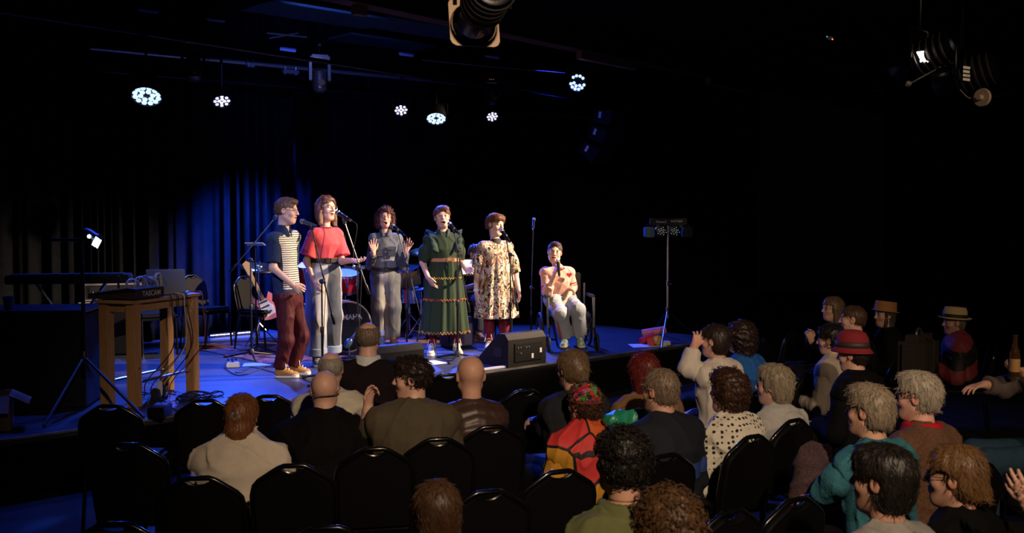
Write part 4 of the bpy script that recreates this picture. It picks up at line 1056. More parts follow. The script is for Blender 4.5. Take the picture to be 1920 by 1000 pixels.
mic_set('6', (996, 640), 0, (1001, 412), (1000, 422), (996, 560), (1000, 424), (997, 540), 'upright microphone stand with no singer, left of the wheelchair', 'microphone standing unused above the wheelchair', cable=False)
w0 = P6.wr[0]; h0 = P6.obj.matrix_basis @ Vector(P6.px(1046, 489, -.27)); h1 = P6.obj.matrix_basis @ Vector(P6.px(1049, 520, -.30)); mic(h0, h1, 'handheld black microphone gripped by the wheelchair singer', L=.17)

# ---------------------------------------------------------------- wooden table with the mixer
A4 = [st(205, 763), st(243, 763), st(322, 731), st(360, 733)]
cT = sum((a for a in A4), Vector()) / 4; L_ = ((A4[2] + A4[3]) - (A4[0] + A4[1])) / 2; thT = math.atan2(-L_.x, L_.y)   # local +Y along the table
TH = .895
n = NB('pine_wood', .5); gr = n.noise(9, n.map((12, 12, .8)), 5); kn = n.vor(4.2, 'F1')
c = n.ramp(gr, [(.25, (.42, .21, .08)), (.5, (.56, .30, .12)), (.75, (.66, .40, .18))]); PINE = n.out(n.mix(n.m_('LESS_THAN', kn.outputs['Distance'], .06), c, (.10, .04, .015)))
n = NB('pine_top', .5); gr = n.noise(9, n.map((12, .8, 12)), 5); PINET = n.out(n.ramp(gr, [(.25, (.42, .22, .09)), (.5, (.56, .32, .13)), (.75, (.66, .41, .19))]))
tb = empty('wooden_table', cT, thT, 'tall narrow pine table carrying the mixer and laptop', 'table')
hw, hl = .135, .40
mb = MB(); mb.box((0, 0, TH - .014), (.38, .95, .028), bev=.004); mb.done('table_top', PINET, tb)
for sx in (-1, 1):
    mb = MB(); mb.box((sx * hw, 0, TH - .065), (.028, .80, .07)); mb.done('apron', PINET, tb)
for sy in (-1, 1):
    mb = MB(); mb.box((0, sy * hl, TH - .065), (.24, .028, .07)); mb.done('apron', PINE, tb)
    for sx in (-1, 1):
        mb = MB(); mb.box((sx * hw, sy * hl, (TH - .028) / 2), (.088, .088, TH - .028), bev=.004); mb.done('leg', PINE, tb)
mb = MB(); mb.tube([(hw, -hl, .20), (hw, hl, .20)], .012, 8); mb.done('foot_rail', mat('steel_rail', (.5, .5, .52), .3, 1), tb, True)
mb = MB(); mb.tube([(-hw, -hl, .20), (-hw, hl, .20)], .012, 8); mb.done('foot_rail', mat('steel_rail', (.5,) * 3, .3, 1), tb, True)
def onT(x, y, z=0): return Matrix.Translation(cT) @ Matrix.Rotation(thT, 4, 'Z') @ Vector((x, y, TH + z))
# mixer: its high rear edge faces the camera side, the control surface slopes away
mx = empty('mixing_desk', onT(-.03, -.27, 0), thT, 'black mixing desk with small knobs on the near end of the pine table', 'mixer')
prof = [(-.235, 0), (.235, 0), (.235, .088), (.16, .094), (-.225, .042), (-.235, .03)]
mb = MB(); mb.prism(prof, .37, Matrix(((1, 0, 0, 0), (0, 0, -1, .185), (0, 1, 0, .008), (0, 0, 0, 1)))); mb.done('body', mat('mixer_black', (.018, .017, .018), .4), mx)
mb = MB(); mb.prism([(-.238, .004), (.232, .004), (.232, .062), (-.238, .024)], .006, Matrix(((1, 0, 0, 0), (0, 0, -1, -.185), (0, 1, 0, .008), (0, 0, 0, 1)))); mb.done('side_light_strip', mat('mixer_side_lit', (.10, .07, .05), .35, .4), mx)  # warm light on the near face put into a bronze-coloured strip
text_mesh('logo', 'TASCAM', .062, mat('logo_cream', (.72, .66, .55), .5), mx, Matrix(((0, 0, 1, .2365), (1, 0, 0, .02), (0, 1, 0, .050), (0, 0, 0, 1))), .0008, bold=.0006)
knob = None
for i in range(6):
    for j in range(8):
        x = -.20 + j * .046; y = -.15 + i * .06; z = .042 + (x + .225) * .135 + .008
        if knob is None:
            mb = MB(); mb.lathe([(.008, 0), (.008, .012), (.006, .016)], 8); knob = mb.done('knob', mat('silver_knob', (.30, .30, .31), .4, .6), mx, True); knob.location = (x, y, z)
        else:
            k2 = knob.copy(); COL.objects.link(k2); k2.location = (x, y, z)
rndc = random.Random(4)
def cable(name, pts, r, m, label, group='loose cables on the stage', cat='cable'):
    mb = MB(); mb.tube(smooth_path(pts, max(16, len(pts) * 8)), r, 6); return tagit(mb.done(name, m, None, True), label, cat, group)
GRY = mat('grey_cable', (.35, .36, .38), .5); CYEL = mat('cream_cable', (.62, .58, .32), .5)
PL = ['grey patch cable nearest the cream one on the mixing desk', 'white patch cable at the near edge of the mixing desk top', 'blue-grey patch cable in the middle of the mixing desk top', 'thin grey patch cable bent low over the mixing desk', 'white patch cable arched highest among the mixing desk leads', 'blue-grey patch cable at the far end of the mixing desk', 'thick grey patch cable leaning towards the laptop']
for i in range(7):
    x0 = .02 + (i % 3) * .05; y0 = -.34 + i * .045; c_ = [onT(x0, y0, .10), onT(x0 + .01, y0 + .01, .15 + .02 * (i % 3)), onT(x0 + .03, y0 + .05, .165 + .02 * (i % 2)), onT(x0 + .05, y0 + .09, .14), onT(x0 + .05, y0 + .11, .095)]
    cable('patch_cable', c_, .006 if i % 2 else .009, [GRY, mat('white_cable', (.6, .6, .62), .5), mat('blue_grey_cable', (.18, .22, .34), .5)][i % 3], PL[i], 'patch cables in the mixing desk')
cable('patch_cable', [onT(.16, -.14, .09), onT(.16, -.135, .18), onT(.16, -.10, .205), onT(.16, -.065, .18), onT(.16, -.06, .07)], .011, CYEL, 'thick cream patch cable arched over the mixing desk end', 'patch cables in the mixing desk')
cable('patch_cable', [onT(-.02, -.38, .09), onT(-.02, -.385, .17), onT(-.01, -.39, .195), onT(.0, -.375, .15)], .009, RUBBER(), 'black gooseneck cable standing up from the mixing desk', 'patch cables in the mixing desk')
# laptop, screen back to the camera
lp = empty('laptop', onT(.02, .20, .0), R_(10), 'silver laptop with open lid, back towards the camera', 'laptop')
mb = MB(); mb.box((0, .11, .009), (.33, .23, .016), bev=.004); mb.done('base', mat('laptop_silver', (.45, .47, .5), .35, .6), lp)
mb = MB(); mb.box((0, -.02, .118), (.33, .008, .225), rot=Matrix.Rotation(R_(12), 3, 'X'), bev=.003); mb.done('lid', mat('laptop_silver', (.4,) * 3), lp)
mb = MB(); mb.box((0, -.014, .118), (.30, .004, .20), rot=Matrix.Rotation(R_(12), 3, 'X')); mb.done('screen', mat('screen_dark', (.02, .03, .05), .2), lp)
# drooping cables below the table
cs = [((.21, -.03), .2, 'black'), ((.21, .06), .45, 'black'), ((.215, .14), .7, 'white'), ((.21, .19), .5, 'black'), ((.22, .40), .6, 'red')]
for i, ((x, y), sl, cn) in enumerate(cs):
    m_ = {'black': RUBBER(), 'white': mat('white_cable', (.6, .6, .62), .5), 'red': mat('dull_red_cable', (.25, .03, .03), .5)}[cn]
    e = st(272 + i * 12, 748 + (i % 2) * 6)
    cable('power_cable', [onT(x - .1, y, .01), onT(x + .02, y, .012), onT(x + .035, y, -.12), onT(x + .01 + .04 * (i % 2), y + .03, -.45), e + Vector((.02, .0, .16)), e + Vector((0, 0, .05)), e + Vector((0, -.03, .01))], .0045, m_, ['black cable hanging from the pine table beside its near leg', 'second black cable drooping under the mixer logo', 'white cable hanging under the middle of the pine table', 'black cable curling in front of the far table leg', 'dull red cable hanging at the far end of the pine table'][i], 'cables under the table')
# small things on the deck below the table
# power strip, plugs, box, coil
ps = empty('power_strip', st(298, 753), thT - R_(70), 'black power strip with plugs on the deck under the table', 'power strip')
mb = MB(); mb.box((0, 0, .022), (.34, .065, .042), bev=.008); mb.done('body', BLACKP(), ps)
for i, (m_, hh) in enumerate(((BLACKP(), .09), (WHITEP(), .13), (BLACKP(), .07), (BLACKP(), .09))):
    mb = MB(); mb.box((-.11 + i * .075, 0, .043 + hh / 2), (.055 if i != 1 else .035, .05, hh), bev=.008, taper=(.8, .8)); mb.done('plug', m_, ps)
mb = MB(); mb.box((-.16, 0, .03), (.03, .05, .05), bev=.005); mb.done('switch', WHITEP(), ps)
db = empty('stage_box', st(300, 781), thT - R_(70), 'small black junction box with red and silver sockets at the stage edge', 'junction box')
mb = MB(); mb.box((0, 0, .045), (.24, .13, .09), bev=.008); mb.done('body', BLACKM(), db)
for i, m_ in enumerate((mat('red_socket', (.4, .03, .03), .4), mat('brass_socket', (.5, .4, .25), .4, .7), mat('silver_socket', (.4, .38, .33), .4, .7))):
    mb = MB(); mb.lathe([(.016, 0), (.016, .012), (.010, .014)], 12, Matrix.Translation((-.05 + i * .05, -.066, .05)) @ Matrix.Rotation(R_(90), 4, 'X')); mb.done('socket', m_, db, True)
for k in range(3):
    c0 = st(352 + k * 14, 752 - k * 3); rr = .10 + .03 * k
    cable('cable_coil', [c0 + Vector((math.cos(a) * rr * (1 + .15 * math.sin(3 * a)), math.sin(a) * rr, .012 + .012 * (i % 3))) for i, a in enumerate(np.linspace(0, 4 * math.pi, 26))], .0055, RUBBER(), ['black cable coil nearest the table leg on the deck', 'middle black cable coil on the deck', 'black cable coil furthest from the table on the deck'][k], 'cable coils on the deck')
for i, (a, b, c_) in enumerate((((340, 775), (300, 745), (255, 735)), ((260, 770), (285, 738), (330, 742)), ((440, 700), (470, 690), (520, 702)), ((420, 690), (455, 705), (500, 688)), ((250, 742), (300, 730), (330, 738)))):
    cable('floor_cable', [st(*a) + Vector((0, 0, .008)), st((a[0] + b[0]) / 2, (a[1] + b[1]) / 2 + 5) + Vector((0, 0, .008)), st(*b) + Vector((0, 0, .008)), st((c_[0] + b[0]) / 2 + 4, (c_[1] + b[1]) / 2) + Vector((0, 0, .008)), st(*c_) + Vector((0, 0, .008))], .005, RUBBER(), ['black cable curving from the junction box under the table', 'black cable beside the power strip on the deck', 'black cable across the deck towards the mustard shoes', 'black cable looped by the effects pedal', 'black cable behind the power strip on the deck'][i], 'cables lying on the deck')

# ---------------------------------------------------------------- bass cabinet, rack case, left table, box, light stand
bc = st(206, 664); thB = R_(18)
cab = empty('bass_cabinet', bc, thB, 'black bass speaker cabinet with round logo plate behind the pine table', 'speaker cabinet')
mb = MB(); mb.box((0, 0, .315), (.62, .40, .63), bev=.012); mb.done('body', mat('black_tolex', (.008, .008, .009), .7, spec=.2, bump=.3, bscale=200), cab)
mb = MB(); mb.box((0, -.202, .315), (.58, .012, .58)); mb.done('grille_cloth', mat('black_grille', (.008, .008, .010), .85, spec=.1, bump=.5, bscale=400), cab)
SIL = mat('silver_logo', (.62, .58, .54), .35, .3)
mb = MB(); mb.tube([(-.305, -.206, .615), (.305, -.206, .615)], .006, 6); mb.tube([(-.305, -.206, .615), (-.305, -.206, .02)], .004, 6); mb.done('silver_piping', SIL, cab)
lg = Vector((-.225, -.212, .525)); mb = MB(); mb.box(lg, (.105, .006, .125), bev=.002); pl_ = mb.done('logo_plate', SIL, cab)
INK = mat('logo_ink', (.015, .013, .013), .5)
mb = MB()
for (r0, a0, a1, wd) in ((.041, -1.2, 3.6, .0055), (.028, 0, 6.3, .0045)): mb.tube(arc(lg + Vector((.0, -.004, .012)), r0, a0, a1, 28), wd, 5)
mb.lathe([(.012, 0), (.012, .002)], 16, Matrix.Translation(lg + Vector((0, -.004, .012))) @ Matrix.Rotation(R_(90), 4, 'X')); mb.tube([lg + Vector((.041, -.004, .012)), lg + Vector((.041, -.004, -.03))], .005, 5); mb.done('logo_ring', INK, pl_)
text_mesh('logo_text', 'Ampeg', .026, INK, pl_, Matrix.Translation(lg + Vector((0, -.0038, -.047))) @ Matrix.Rotation(R_(90), 4, 'X'), .0005, bold=.0006)
rc = empty('rack_case', bc + Vector((.06, 0, .63)), thB, 'black rack case with metal edges standing on the bass cabinet', 'rack case')
mb = MB(); mb.box((0, 0, .10), (.60, .38, .19), bev=.006); mb.done('body', mat('case_black', (.014, .013, .014), .5), rc)
for z in (.012, .19):
    mb = MB(); mb.box((0, -.19, z), (.61, .016, .018)); mb.done('metal_edge', mat('case_edge', (.5, .46, .48), .35, .6), rc)
for x in (-.30, .30):
    mb = MB(); mb.box((x, -.19, .10), (.018, .018, .19)); mb.done('metal_edge', mat('case_edge', (.5,) * 3), rc)
mb = MB(); mb.box((0, -.19, .10), (.50, .01, .12)); fp = mb.done('front_panel', mat('panel_black', (.02, .02, .022), .4), rc)
for k in range(6):
    mb = MB(); mb.lathe([(.010, 0), (.010, .012)], 10, Matrix.Translation((-.2 + k * .06, -.196, .10)) @ Matrix.Rotation(R_(90), 4, 'X')); mb.done('knob', SIL, fp, True)
mb = MB(); mb.box((-.325, -.1, .1), (.03, .06, .06), bev=.008); mb.done('latch', SIL, rc)

_c = st(160, 768); lt = empty('draped_table', _c - Matrix.Rotation(R_(8), 3, 'Z') @ Vector((.67, -.31, 0)), R_(8), 'table under a black cloth in the dark at the left edge', 'table')
mb = MB(); mb.box((0, 0, .40), (1.35, .62, .80), bev=.02); mb.done('table_cloth', mat('black_drape', (.006, .006, .010), .85, bump=.4, bscale=8), lt)
mb = MB(); mb.box((0, 0, .81), (1.38, .65, .025), bev=.006); mb.done('table_top', mat('black_laminate', (.02, .02, .04), .3), lt)
def loc_of(e, x, y, z): return Matrix.Translation(e.location) @ Matrix.Rotation(e.rotation_euler.z, 4, 'Z') @ Vector((x, y, z))
cu = empty('paper_cup', loc_of(lt, .04, -.16, .823), 0, 'blue paper cup on the dark draped table', 'cup')
mb = MB(); mb.lathe([(.030, 0), (.043, .105), (.040, .105), (.028, .004)], 20, caps=False); mb.lathe([(.030, .001), (.001, .001)], 20, caps=False); mb.done('cup_wall', mat('cyan_cup', (.03, .22, .36), .4), cu, True)
mb = MB(); mb.tube(arc((0, 0, .105), .0425, 0, 2 * math.pi, 24, 'xy'), .003, 6, False); mb.done('rim', mat('cyan_cup', (.1,) * 3), cu, True)
kb = empty('keyboard_stand', loc_of(lt, .28, .75, 0), R_(12), 'dark keyboard on a crossed stand behind the draped table', 'keyboard')
mb = MB(); mb.box((0, 0, 1.02), (1.05, .30, .08), bev=.01); mb.done('keyboard_body', BLACKP(), kb)
mb = MB(); mb.box((0, -.05, 1.063), (.95, .14, .012)); mb.done('keys', mat('ivory_keys', (.05, .048, .045), .5), kb)
for q in (-1, 1):
    mb = MB(); mb.tube([(-.32 * q, -.1 * q, 0.01), (.32 * q, -.1 * q, .98)], .016, 8); mb.done('cross_leg', mat('steel_rail', (.5,) * 3), kb, True)
# cardboard box
CARD = mat('cardboard', (.28, .16, .10), .8, var=.15, vscale=6)
bx = empty('cardboard_box', S(-.20, .48), R_(22), 'open brown cardboard box on the left stage corner', 'box')
mb = MB()
for (c, d) in (((0, -.15, .13), (.34, .006, .26)), ((0, .15, .13), (.34, .006, .26)), ((-.17, 0, .13), (.006, .30, .26)), ((.17, 0, .13), (.006, .30, .26)), ((0, 0, .006), (.34, .30, .008))): mb.box(c, d)
mb.done('box_body', CARD, bx)
for (c, d, r) in (((.0, -.205, .20), (.34, .15, .005), Matrix.Rotation(R_(48), 3, 'X')), ((.235, 0, .225), (.15, .30, .005), Matrix.Rotation(R_(28), 3, 'Y')), ((-.20, 0, .33), (.15, .30, .005), Matrix.Rotation(R_(70), 3, 'Y'))):
    mb = MB(); mb.box(c, d, rot=r); mb.done('flap', CARD, bx)
# light stand with a small lamp at left
ls = st(160, 772); lsr = empty('light_stand', ls, 0, 'black tripod light stand at the left front of the stage', 'light stand')
mb = MB(); mb.tube([(0, 0, .30), (0, 0, 1.42)], .016, 10); mb.done('pole', BLACKM(), lsr, True)
mb = MB(); mb.lathe([(.028, .40), (.03, .42), (.03, .48), (.02, .50)], 12); mb.done('hub', BLACKP(), lsr, True)
for e in (st(82, 803), st(270, 786), st(190, 742)):
    mb = MB(); mb.tube([(0, 0, .45), e - ls + Vector((0, 0, .012))], .013, 8); mb.done('leg', mat('worn_black_tube', (.02, .018, .016), .55, .3), lsr, True)
mb = MB(); mb.tube([(-.28, .05, 1.40), (.08, -.02, 1.40)], .014, 8); mb.done('crossbar', BLACKM(), lsr, True)
lh = empty('stage_lamp', ls + Vector((.13, -.02, 1.43)), 0, 'small lamp with three bright slots on the left light stand', 'stage lamp')
Mh = Matrix.Rotation(R_(28), 4, 'Y') @ Matrix.Rotation(R_(-20), 4, 'Z')
mb = MB(); mb.lathe([(.045, -.10), (.055, -.06), (.055, .03), (.06, .05)], 18, Mh @ Matrix.Translation((-.02, .0, -.03)) @ Matrix.Rotation(R_(90), 4, 'Y')); mb.done('housing', BLACKM(), lh, True)
GLOW = mat('cool_white_glow', (.8, .9, 1), .4, emit=(.72, .86, 1), es=5)
for k in range(3):
    mb = MB(); mb.box(Mh @ Vector((.045 + k * .024, -.05, -.03)), (.016 if k else .022, .006, .075), rot=Mh.to_3x3(), bev=.002); mb.done('slot', GLOW, lh)
mb = MB(); mb.lathe([(.016, 0), (.014, .01)], 12, Matrix.Translation((-.035, -.06, .0)) @ Matrix.Rotation(R_(90), 4, 'X')); mb.done('lens', GLOW, lh)
mb = MB(); mb.tube([(-.06, 0, .04), (-.06, 0, -.05)], .008, 6); mb.done('yoke', BLACKM(), lh)

# ---------------------------------------------------------------- floor wedges
def wedge(corner, label, led=True):
    w_ = empty('stage_monitor', corner, A_ * -1 + math.pi / 2, label, 'stage monitor')     # local +X along U, +Y along V
    W, Dp, Hh = .56, .46, .35
    prof = [(0, 0), (Dp, 0), (Dp, .08), (.16, Hh), (.05, Hh), (0, .29)]
    mb = MB(); mb.prism([(y, z) for y, z in prof], W, Matrix(((0, 0, 1, 0), (1, 0, 0, 0), (0, 1, 0, 0), (0, 0, 0, 1)))); mb.done('cabinet', mat('wedge_black', (.009, .0075, .0065), .6, spec=.2, bump=.3, bscale=150), w_)
    a = Vector((.03, Dp - .015, .095)); b = Vector((.03, .185, Hh - .01)); nrm = Vector((0, (Hh - .09), (Dp - .16))).normalized()
    mb = MB(); mb.quad(a + nrm * .004, a + nrm * .004 + Vector((W - .06, 0, 0)), b + nrm * .004 + Vector((W - .06, 0, 0)), b + nrm * .004); mb.done('grille', mat('wedge_grille', (.008, .008, .008), .7, .2, bump=.6, bscale=500), w_)
    mb = MB(); mb.box((W * .52, -.004, .15), (W * .72, .01, .20), bev=.003); p_ = mb.done('rear_panel', mat('wedge_panel', (.012, .012, .012), .35), w_)
    rn = random.Random(3)
    for k in range(7):
        mb = MB(); mb.lathe([(.007, 0), (.006, .008)], 10, Matrix.Translation((W * .24 + (k % 5) * .04, -.009, .20 - (k // 5) * .06)) @ Matrix.Rotation(R_(90), 4, 'X')); mb.done('socket', [mat('brass_socket', (.5,) * 3), mat('silver_socket', (.4,) * 3), BLACKP()][k % 3], p_, True)
    for k in range(2):
        mb = MB(); mb.box((W * (.62 + .22 * k), -.010, .10 + .05 * k), (.028, .004, .05)); mb.done('sticker', WHITEP(), p_)
    mb = MB(); mb.prism([(.10, .10), (.22, .10), (.22, .20), (.10, .20)], .004, Matrix(((0, 0, 1, -.004), (1, 0, 0, 0), (0, 1, 0, 0), (0, 0, 0, 1)))); mb.done('handle_recess', RUBBER(), w_)
    return w_
wedge(S(4.72, .03), 'black wedge monitor at the stage edge before the floral dress')
wedge(S(3.10, .10), 'black wedge monitor at the stage edge behind the balding mans head')
mb = MB(); mb.box((0, 0, .012), (.42, .05, .022), bev=.004); o = mb.done('cable_cover', WHITEP()); o.location = S(4.50, .075); o.rotation_euler = (0, 0, math.pi / 2 - A_); tagit(o, 'white strip lying before the wedge monitor at the stage edge', 'strip')

# ---------------------------------------------------------------- drum kit
n = NB('worn_red_rug', .9); RUGM = n.out(n.mix(n.m_('GREATER_THAN', n.vor(9, 'F1').outputs['Distance'], .42), n.ramp(n.noise(8), [(.35, (.05, .008, .012)), (.65, (.12, .02, .03))]), (.14, .07, .06)))
rg = MB(); rg.prism([S(3.0, 1.95, 0), S(6.5, 1.75, 0), S(6.5, 3.9, 0), S(3.0, 4.0, 0)], .008, Matrix.Translation((0, 0, STZ))); tagit(rg.done('rug', RUGM), 'worn red patterned rug under the drum kit', 'rug')
def drum(center, axis, r, hh, shellm, label, name='drum', headm=None, lugs=8, rim=None):
    center, axis = Vector(center), Vector(axis).normalized(); d = empty(name, center, 0, label, 'drum', 'drum kit'); M = axisM((0, 0, 0), axis)
    mb = MB(); mb.lathe([(r, -hh / 2), (r, hh / 2)], 36, M, False); mb.done('shell', shellm, d, True)
    for s_ in (-1, 1):
        mb = MB(); mb.lathe([(r * .995, s_ * hh / 2), (.002, s_ * hh / 2)], 36, M, False); mb.done('drumhead', headm or mat('drum_head_white', (.6, .6, .6), .4), d)
        mb = MB(); mb.lathe([(r * 1.0, s_ * (hh / 2 - .02)), (r * 1.04, s_ * (hh / 2 - .02)), (r * 1.04, s_ * (hh / 2 + .008)), (r * .98, s_ * (hh / 2 + .008))], 36, M, False); mb.done('hoop', rim or CHROME(), d, True)
    for k in range(lugs):
        a = k / lugs * 2 * math.pi; mb = MB(); p0 = M @ Vector((math.cos(a) * r * 1.035, math.sin(a) * r * 1.035, -hh / 2)); p1 = M @ Vector((math.cos(a) * r * 1.035, math.sin(a) * r * 1.035, hh / 2)); mb.tube([p0, p1], .005, 5)
        mb.box((p0 + p1) / 2, (.022, .022, .03), bev=.004); mb.done('lug', CHROME(), d, True)
    return d
REDD = mat('red_drum_lacquer', (.22, .008, .012), .15, coat=.8); BLKH = mat('black_drum_head', (.012, .012, .014), .3)
bdc = st(646, 660); fx = Vector((.52, -.85, 0)).normalized(); bdp = bdc + Vector((0, 0, .305)) - fx * .1
drum(bdp, fx, .29, .42, REDD, 'bass drum with black front head and white maker name', 'bass_drum', BLKH, 10, mat('drum_hoop_cream', (.45, .42, .40), .4))
Mt = axisM(bdp + fx * .214, bdp + fx); rx = Vector((-fx.y, fx.x, 0)); Mt = Matrix.Translation(bdp + fx * .213 + Vector((0, 0, .11))) @ Matrix(((rx.x, 0, fx.x, 0), (rx.y, 0, fx.y, 0), (0, 1, 0, 0), (0, 0, 0, 1)))
bd = [o for o in COL.objects if o.name.startswith('bass_drum')][-1]
text_mesh('maker_name', 'YAMAHA', .085, mat('white_print', (.75, .75, .76), .5), bd, Matrix.Translation(-bd.location) @ Mt, .0006, bold=.002)
def stand3(foot, top, label, name='cymbal_stand', group='drum hardware'):
    foot, top = Vector(foot), Vector(top); r = empty(name, foot, 0, label, 'stand', group)
    mb = MB(); mb.tube([(0, 0, .1), Vector((0, 0, top.z - foot.z))], .012, 8); mb.done('pole', CHROME(), r, True)
    for k in range(3):
        a = .4 + k * 2.094; mb = MB(); mb.tube([(0, 0, .32), (math.cos(a) * .26, math.sin(a) * .26, .012)], .009, 6); mb.done('leg', CHROME(), r, True)
        mb = MB(); mb.tube([(0, 0, .12), (math.cos(a) * .15, math.sin(a) * .15, .13)], .006, 6); mb.done('brace', CHROME(), r, True)
    for z in (.34, (top.z - foot.z) * .6):
        mb = MB(); mb.lathe([(.02, -.025), (.022, 0), (.02, .025)], 10, Matrix.Translation((0, 0, z))); mb.tube([(0, 0, z), (.04, -.02, z)], .006, 6); mb.done('wing_clamp', CHROME(), r, True)
    return r
def cymbal(c, r, tilt, label):
    cy = empty('cymbal', c, 0, label, 'cymbal', 'drum kit'); M = Matrix.Rotation(tilt[0], 4, 'X') @ Matrix.Rotation(tilt[1], 4, 'Y')
    mb = MB(); mb.lathe([(r, -.012), (r * .5, -.002), (r * .2, .006), (r * .18, .016), (r * .06, .026), (.004, .028)], 40, M, False); o = mb.done('plate', mat('cymbal_bronze', (.42, .30, .12), .25, 1, bump=.1, bscale=120), cy, True); o.modifiers.new('t', 'SOLIDIFY').thickness = .002
    mb = MB(); mb.lathe([(.012, .03), (.012, .05), (.006, .07)], 10, M); mb.done('wing_nut', CHROME(), cy, True)
    return cy
def dpt(x, y, Y): return at_y(x, y, Y)
multi = NB('drum_shell_reflections', .2); MW = multi.out(multi.ramp(multi.vor(3.1, 'F1').outputs['Color'], [(0, (.55, .36, .05)), (.45, (.10, .12, .08)), (.6, (.62, .20, .30)), (.8, (.35, .12, .2))], True))  # yellow, pink and green reflections painted into the shell colour
drum(dpt(765, 519, 13.7), (-.1, -.25, 1), .165, .25, MW, 'small tom drum with yellow and pink reflections coloured into its shell, right of the denim suit', 'tom_drum', BLKH)
drum(dpt(774, 553, 13.6), (0, -.1, 1), .175, .16, mat('chrome_shell', (.5, .5, .55), .15, 1), 'chrome snare drum below the yellow and pink tom', 'snare_drum')
drum(dpt(583, 512, 12.4), (-.1, -.3, 1), .15, .22, REDD, 'red tom drum between the polo man and the coral top', 'tom_drum')
drum(dpt(648, 528, 12.6), (.1, -.3, 1), .16, .23, REDD, 'red tom drum mounted above the bass drum', 'tom_drum')
drum(dpt(598, 600, 12.9), (0, 0, 1), .20, .40, REDD, 'red floor tom behind the coral-topped womans leg', 'floor_tom')
for a in range(3):
    pass
stand3(st(790, 640), dpt(790, 560, 13.0), 'chrome snare stand behind the green dress', 'snare_stand')
stand3(st(768, 634), dpt(768, 540, 13.5), 'chrome tom stand under the yellow and pink tom', 'tom_stand')
stand3(st(560, 648), dpt(560, 490, 12.5), 'chrome cymbal stand behind the striped-polo man')
stand3(st(648, 640), dpt(645, 440, 13.2), 'chrome cymbal stand above the bass drum')
stand3(st(812, 634), dpt(800, 460, 13.4), 'chrome cymbal stand just left of the green dress')
cymbal(dpt(486, 500, 12.6), .24, (.2, .12), 'tilted cymbal left of the striped-polo man')
cymbal(dpt(662, 500, 13.2), .20, (.1, .0), 'cymbal between the coral top and the denim suit')
cymbal(dpt(795, 470, 13.4), .22, (.25, -.1), 'cymbal behind the raised hand of the denim suit')
stand3(st(486, 655), dpt(486, 502, 12.6), 'chrome cymbal stand beside the guitar')
km = empty('kick_drum_microphone', st(655, 672), 0, 'blue-grey kick drum microphone on a short stand', 'microphone')
mb = MB(); mb.lathe([(.09, 0), (.09, .012), (.03, .02), (.012, .03)], 20); mb.done('round_base', BLACKM(), km, True)
mb = MB(); mb.tube([(0, 0, .02), (0, 0, .16), (.10, 0, .30)], .008, 8); mb.done('pole', CHROME(), km, True)
mb = MB(); mb.lathe([(.010, -.06), (.035, -.045), (.042, 0), (.036, .04), (.016, .06), (.012, .16)], 18, axisM((-.01, 0, .17), (.12, .05, .36))); mb.done('mic_body', mat('blue_grey_metal', (.10, .16, .24), .3, .7), km, True)

# ---------------------------------------------------------------- guitar, stands, amps, papers
gt = empty('electric_guitar', st(500, 657) + Vector((0, 0, .52)), R_(20), 'pink and white electric guitar propped on the chair behind the polo man', 'guitar')
Mg = Matrix.Rotation(R_(-24), 4, 'Y') @ Matrix.Rotation(R_(80), 4, 'X')
body = [(-.02, -.18), (.09, -.19), (.16, -.12), (.15, -.03), (.11, .03), (.16, .12), (.12, .17), (.06, .10), (0, .12), (-.06, .10), (-.13, .20), (-.15, .12), (-.10, .02), (-.14, -.06), (-.13, -.15)]
mb = MB(); mb.prism([(x * .8, y * .9) for x, y in body], .04, Mg); gb = mb.done('body', mat('salmon_lacquer', (.55, .16, .17), .2, coat=.6), gt)
mb = MB(); mb.prism([(-.06, -.12), (.07, -.11), (.08, -.02), (.03, .08), (-.05, .09), (-.07, 0)], .004, Mg @ Matrix.Translation((0, 0, .041))); mb.done('pickguard', WHITEP(), gb)
for y in (-.07, 0, .06):
    mb = MB(); mb.box((0, 0, 0), (.075, .02, .012)); o = mb.done('pickup', BLACKP(), gb); o.data.transform(Mg @ Matrix.Translation((0, y, .05)))
mb = MB(); mb.box((0, 0, 0), (.045, .34, .02), bev=.004); o = mb.done('neck', mat('maple_neck', (.40, .25, .12), .4), gt); o.data.transform(Mg @ Matrix.Translation((0, .25, .045)))
mb = MB(); mb.prism([(-.03, 0), (.03, 0), (.05, .13), (.02, .17), (-.035, .15)], .015, Mg @ Matrix.Translation((0, .42, .036))); mb.done('headstock', mat('maple_neck', (.4,) * 3), gt)
mic_stand(st(472, 672), at_y(470, 488, st(472, 672).y), at_y(443, 496, st(472, 672).y), at_y(516, 408, st(472, 672).y + .1), 'tall boom stand left of the striped-polo man', legrot=.9)
tab = empty('tablet_stand', st(481, 664), 0, 'thin stand holding a flat tablet beside the polo mans shoulder', 'stand'); q0 = st(481, 664); hh = at_y(480, 462, q0.y).z - STZ
mb = MB(); mb.tube([(0, 0, .05), (0, 0, hh)], .009, 8); mb.done('pole', BLACKM(), tab, True)
mb = MB(); mb.box((0, 0, hh + .025), (.21, .15, .014), rot=Matrix.Rotation(R_(-12), 3, 'X'), bev=.003); mb.done('tablet', mat('tablet_grey', (.35, .36, .38), .35, .4), tab)
for k in range(3):
    a = .2 + k * 2.094; mb = MB(); mb.tube([(0, 0, .10), (math.cos(a) * .22, math.sin(a) * .22, .01)], .008, 6); mb.done('leg', BLACKM(), tab, True)
pd = empty('effects_pedal', st(436, 688), R_(20), 'small silver effects pedal on the deck beside cables', 'pedal')
mb = MB(); mb.box((0, 0, .03), (.14, .20, .055), bev=.008, taper=(.95, .8)); mb.done('body', mat('pedal_silver', (.45, .45, .48), .3, .7), pd)
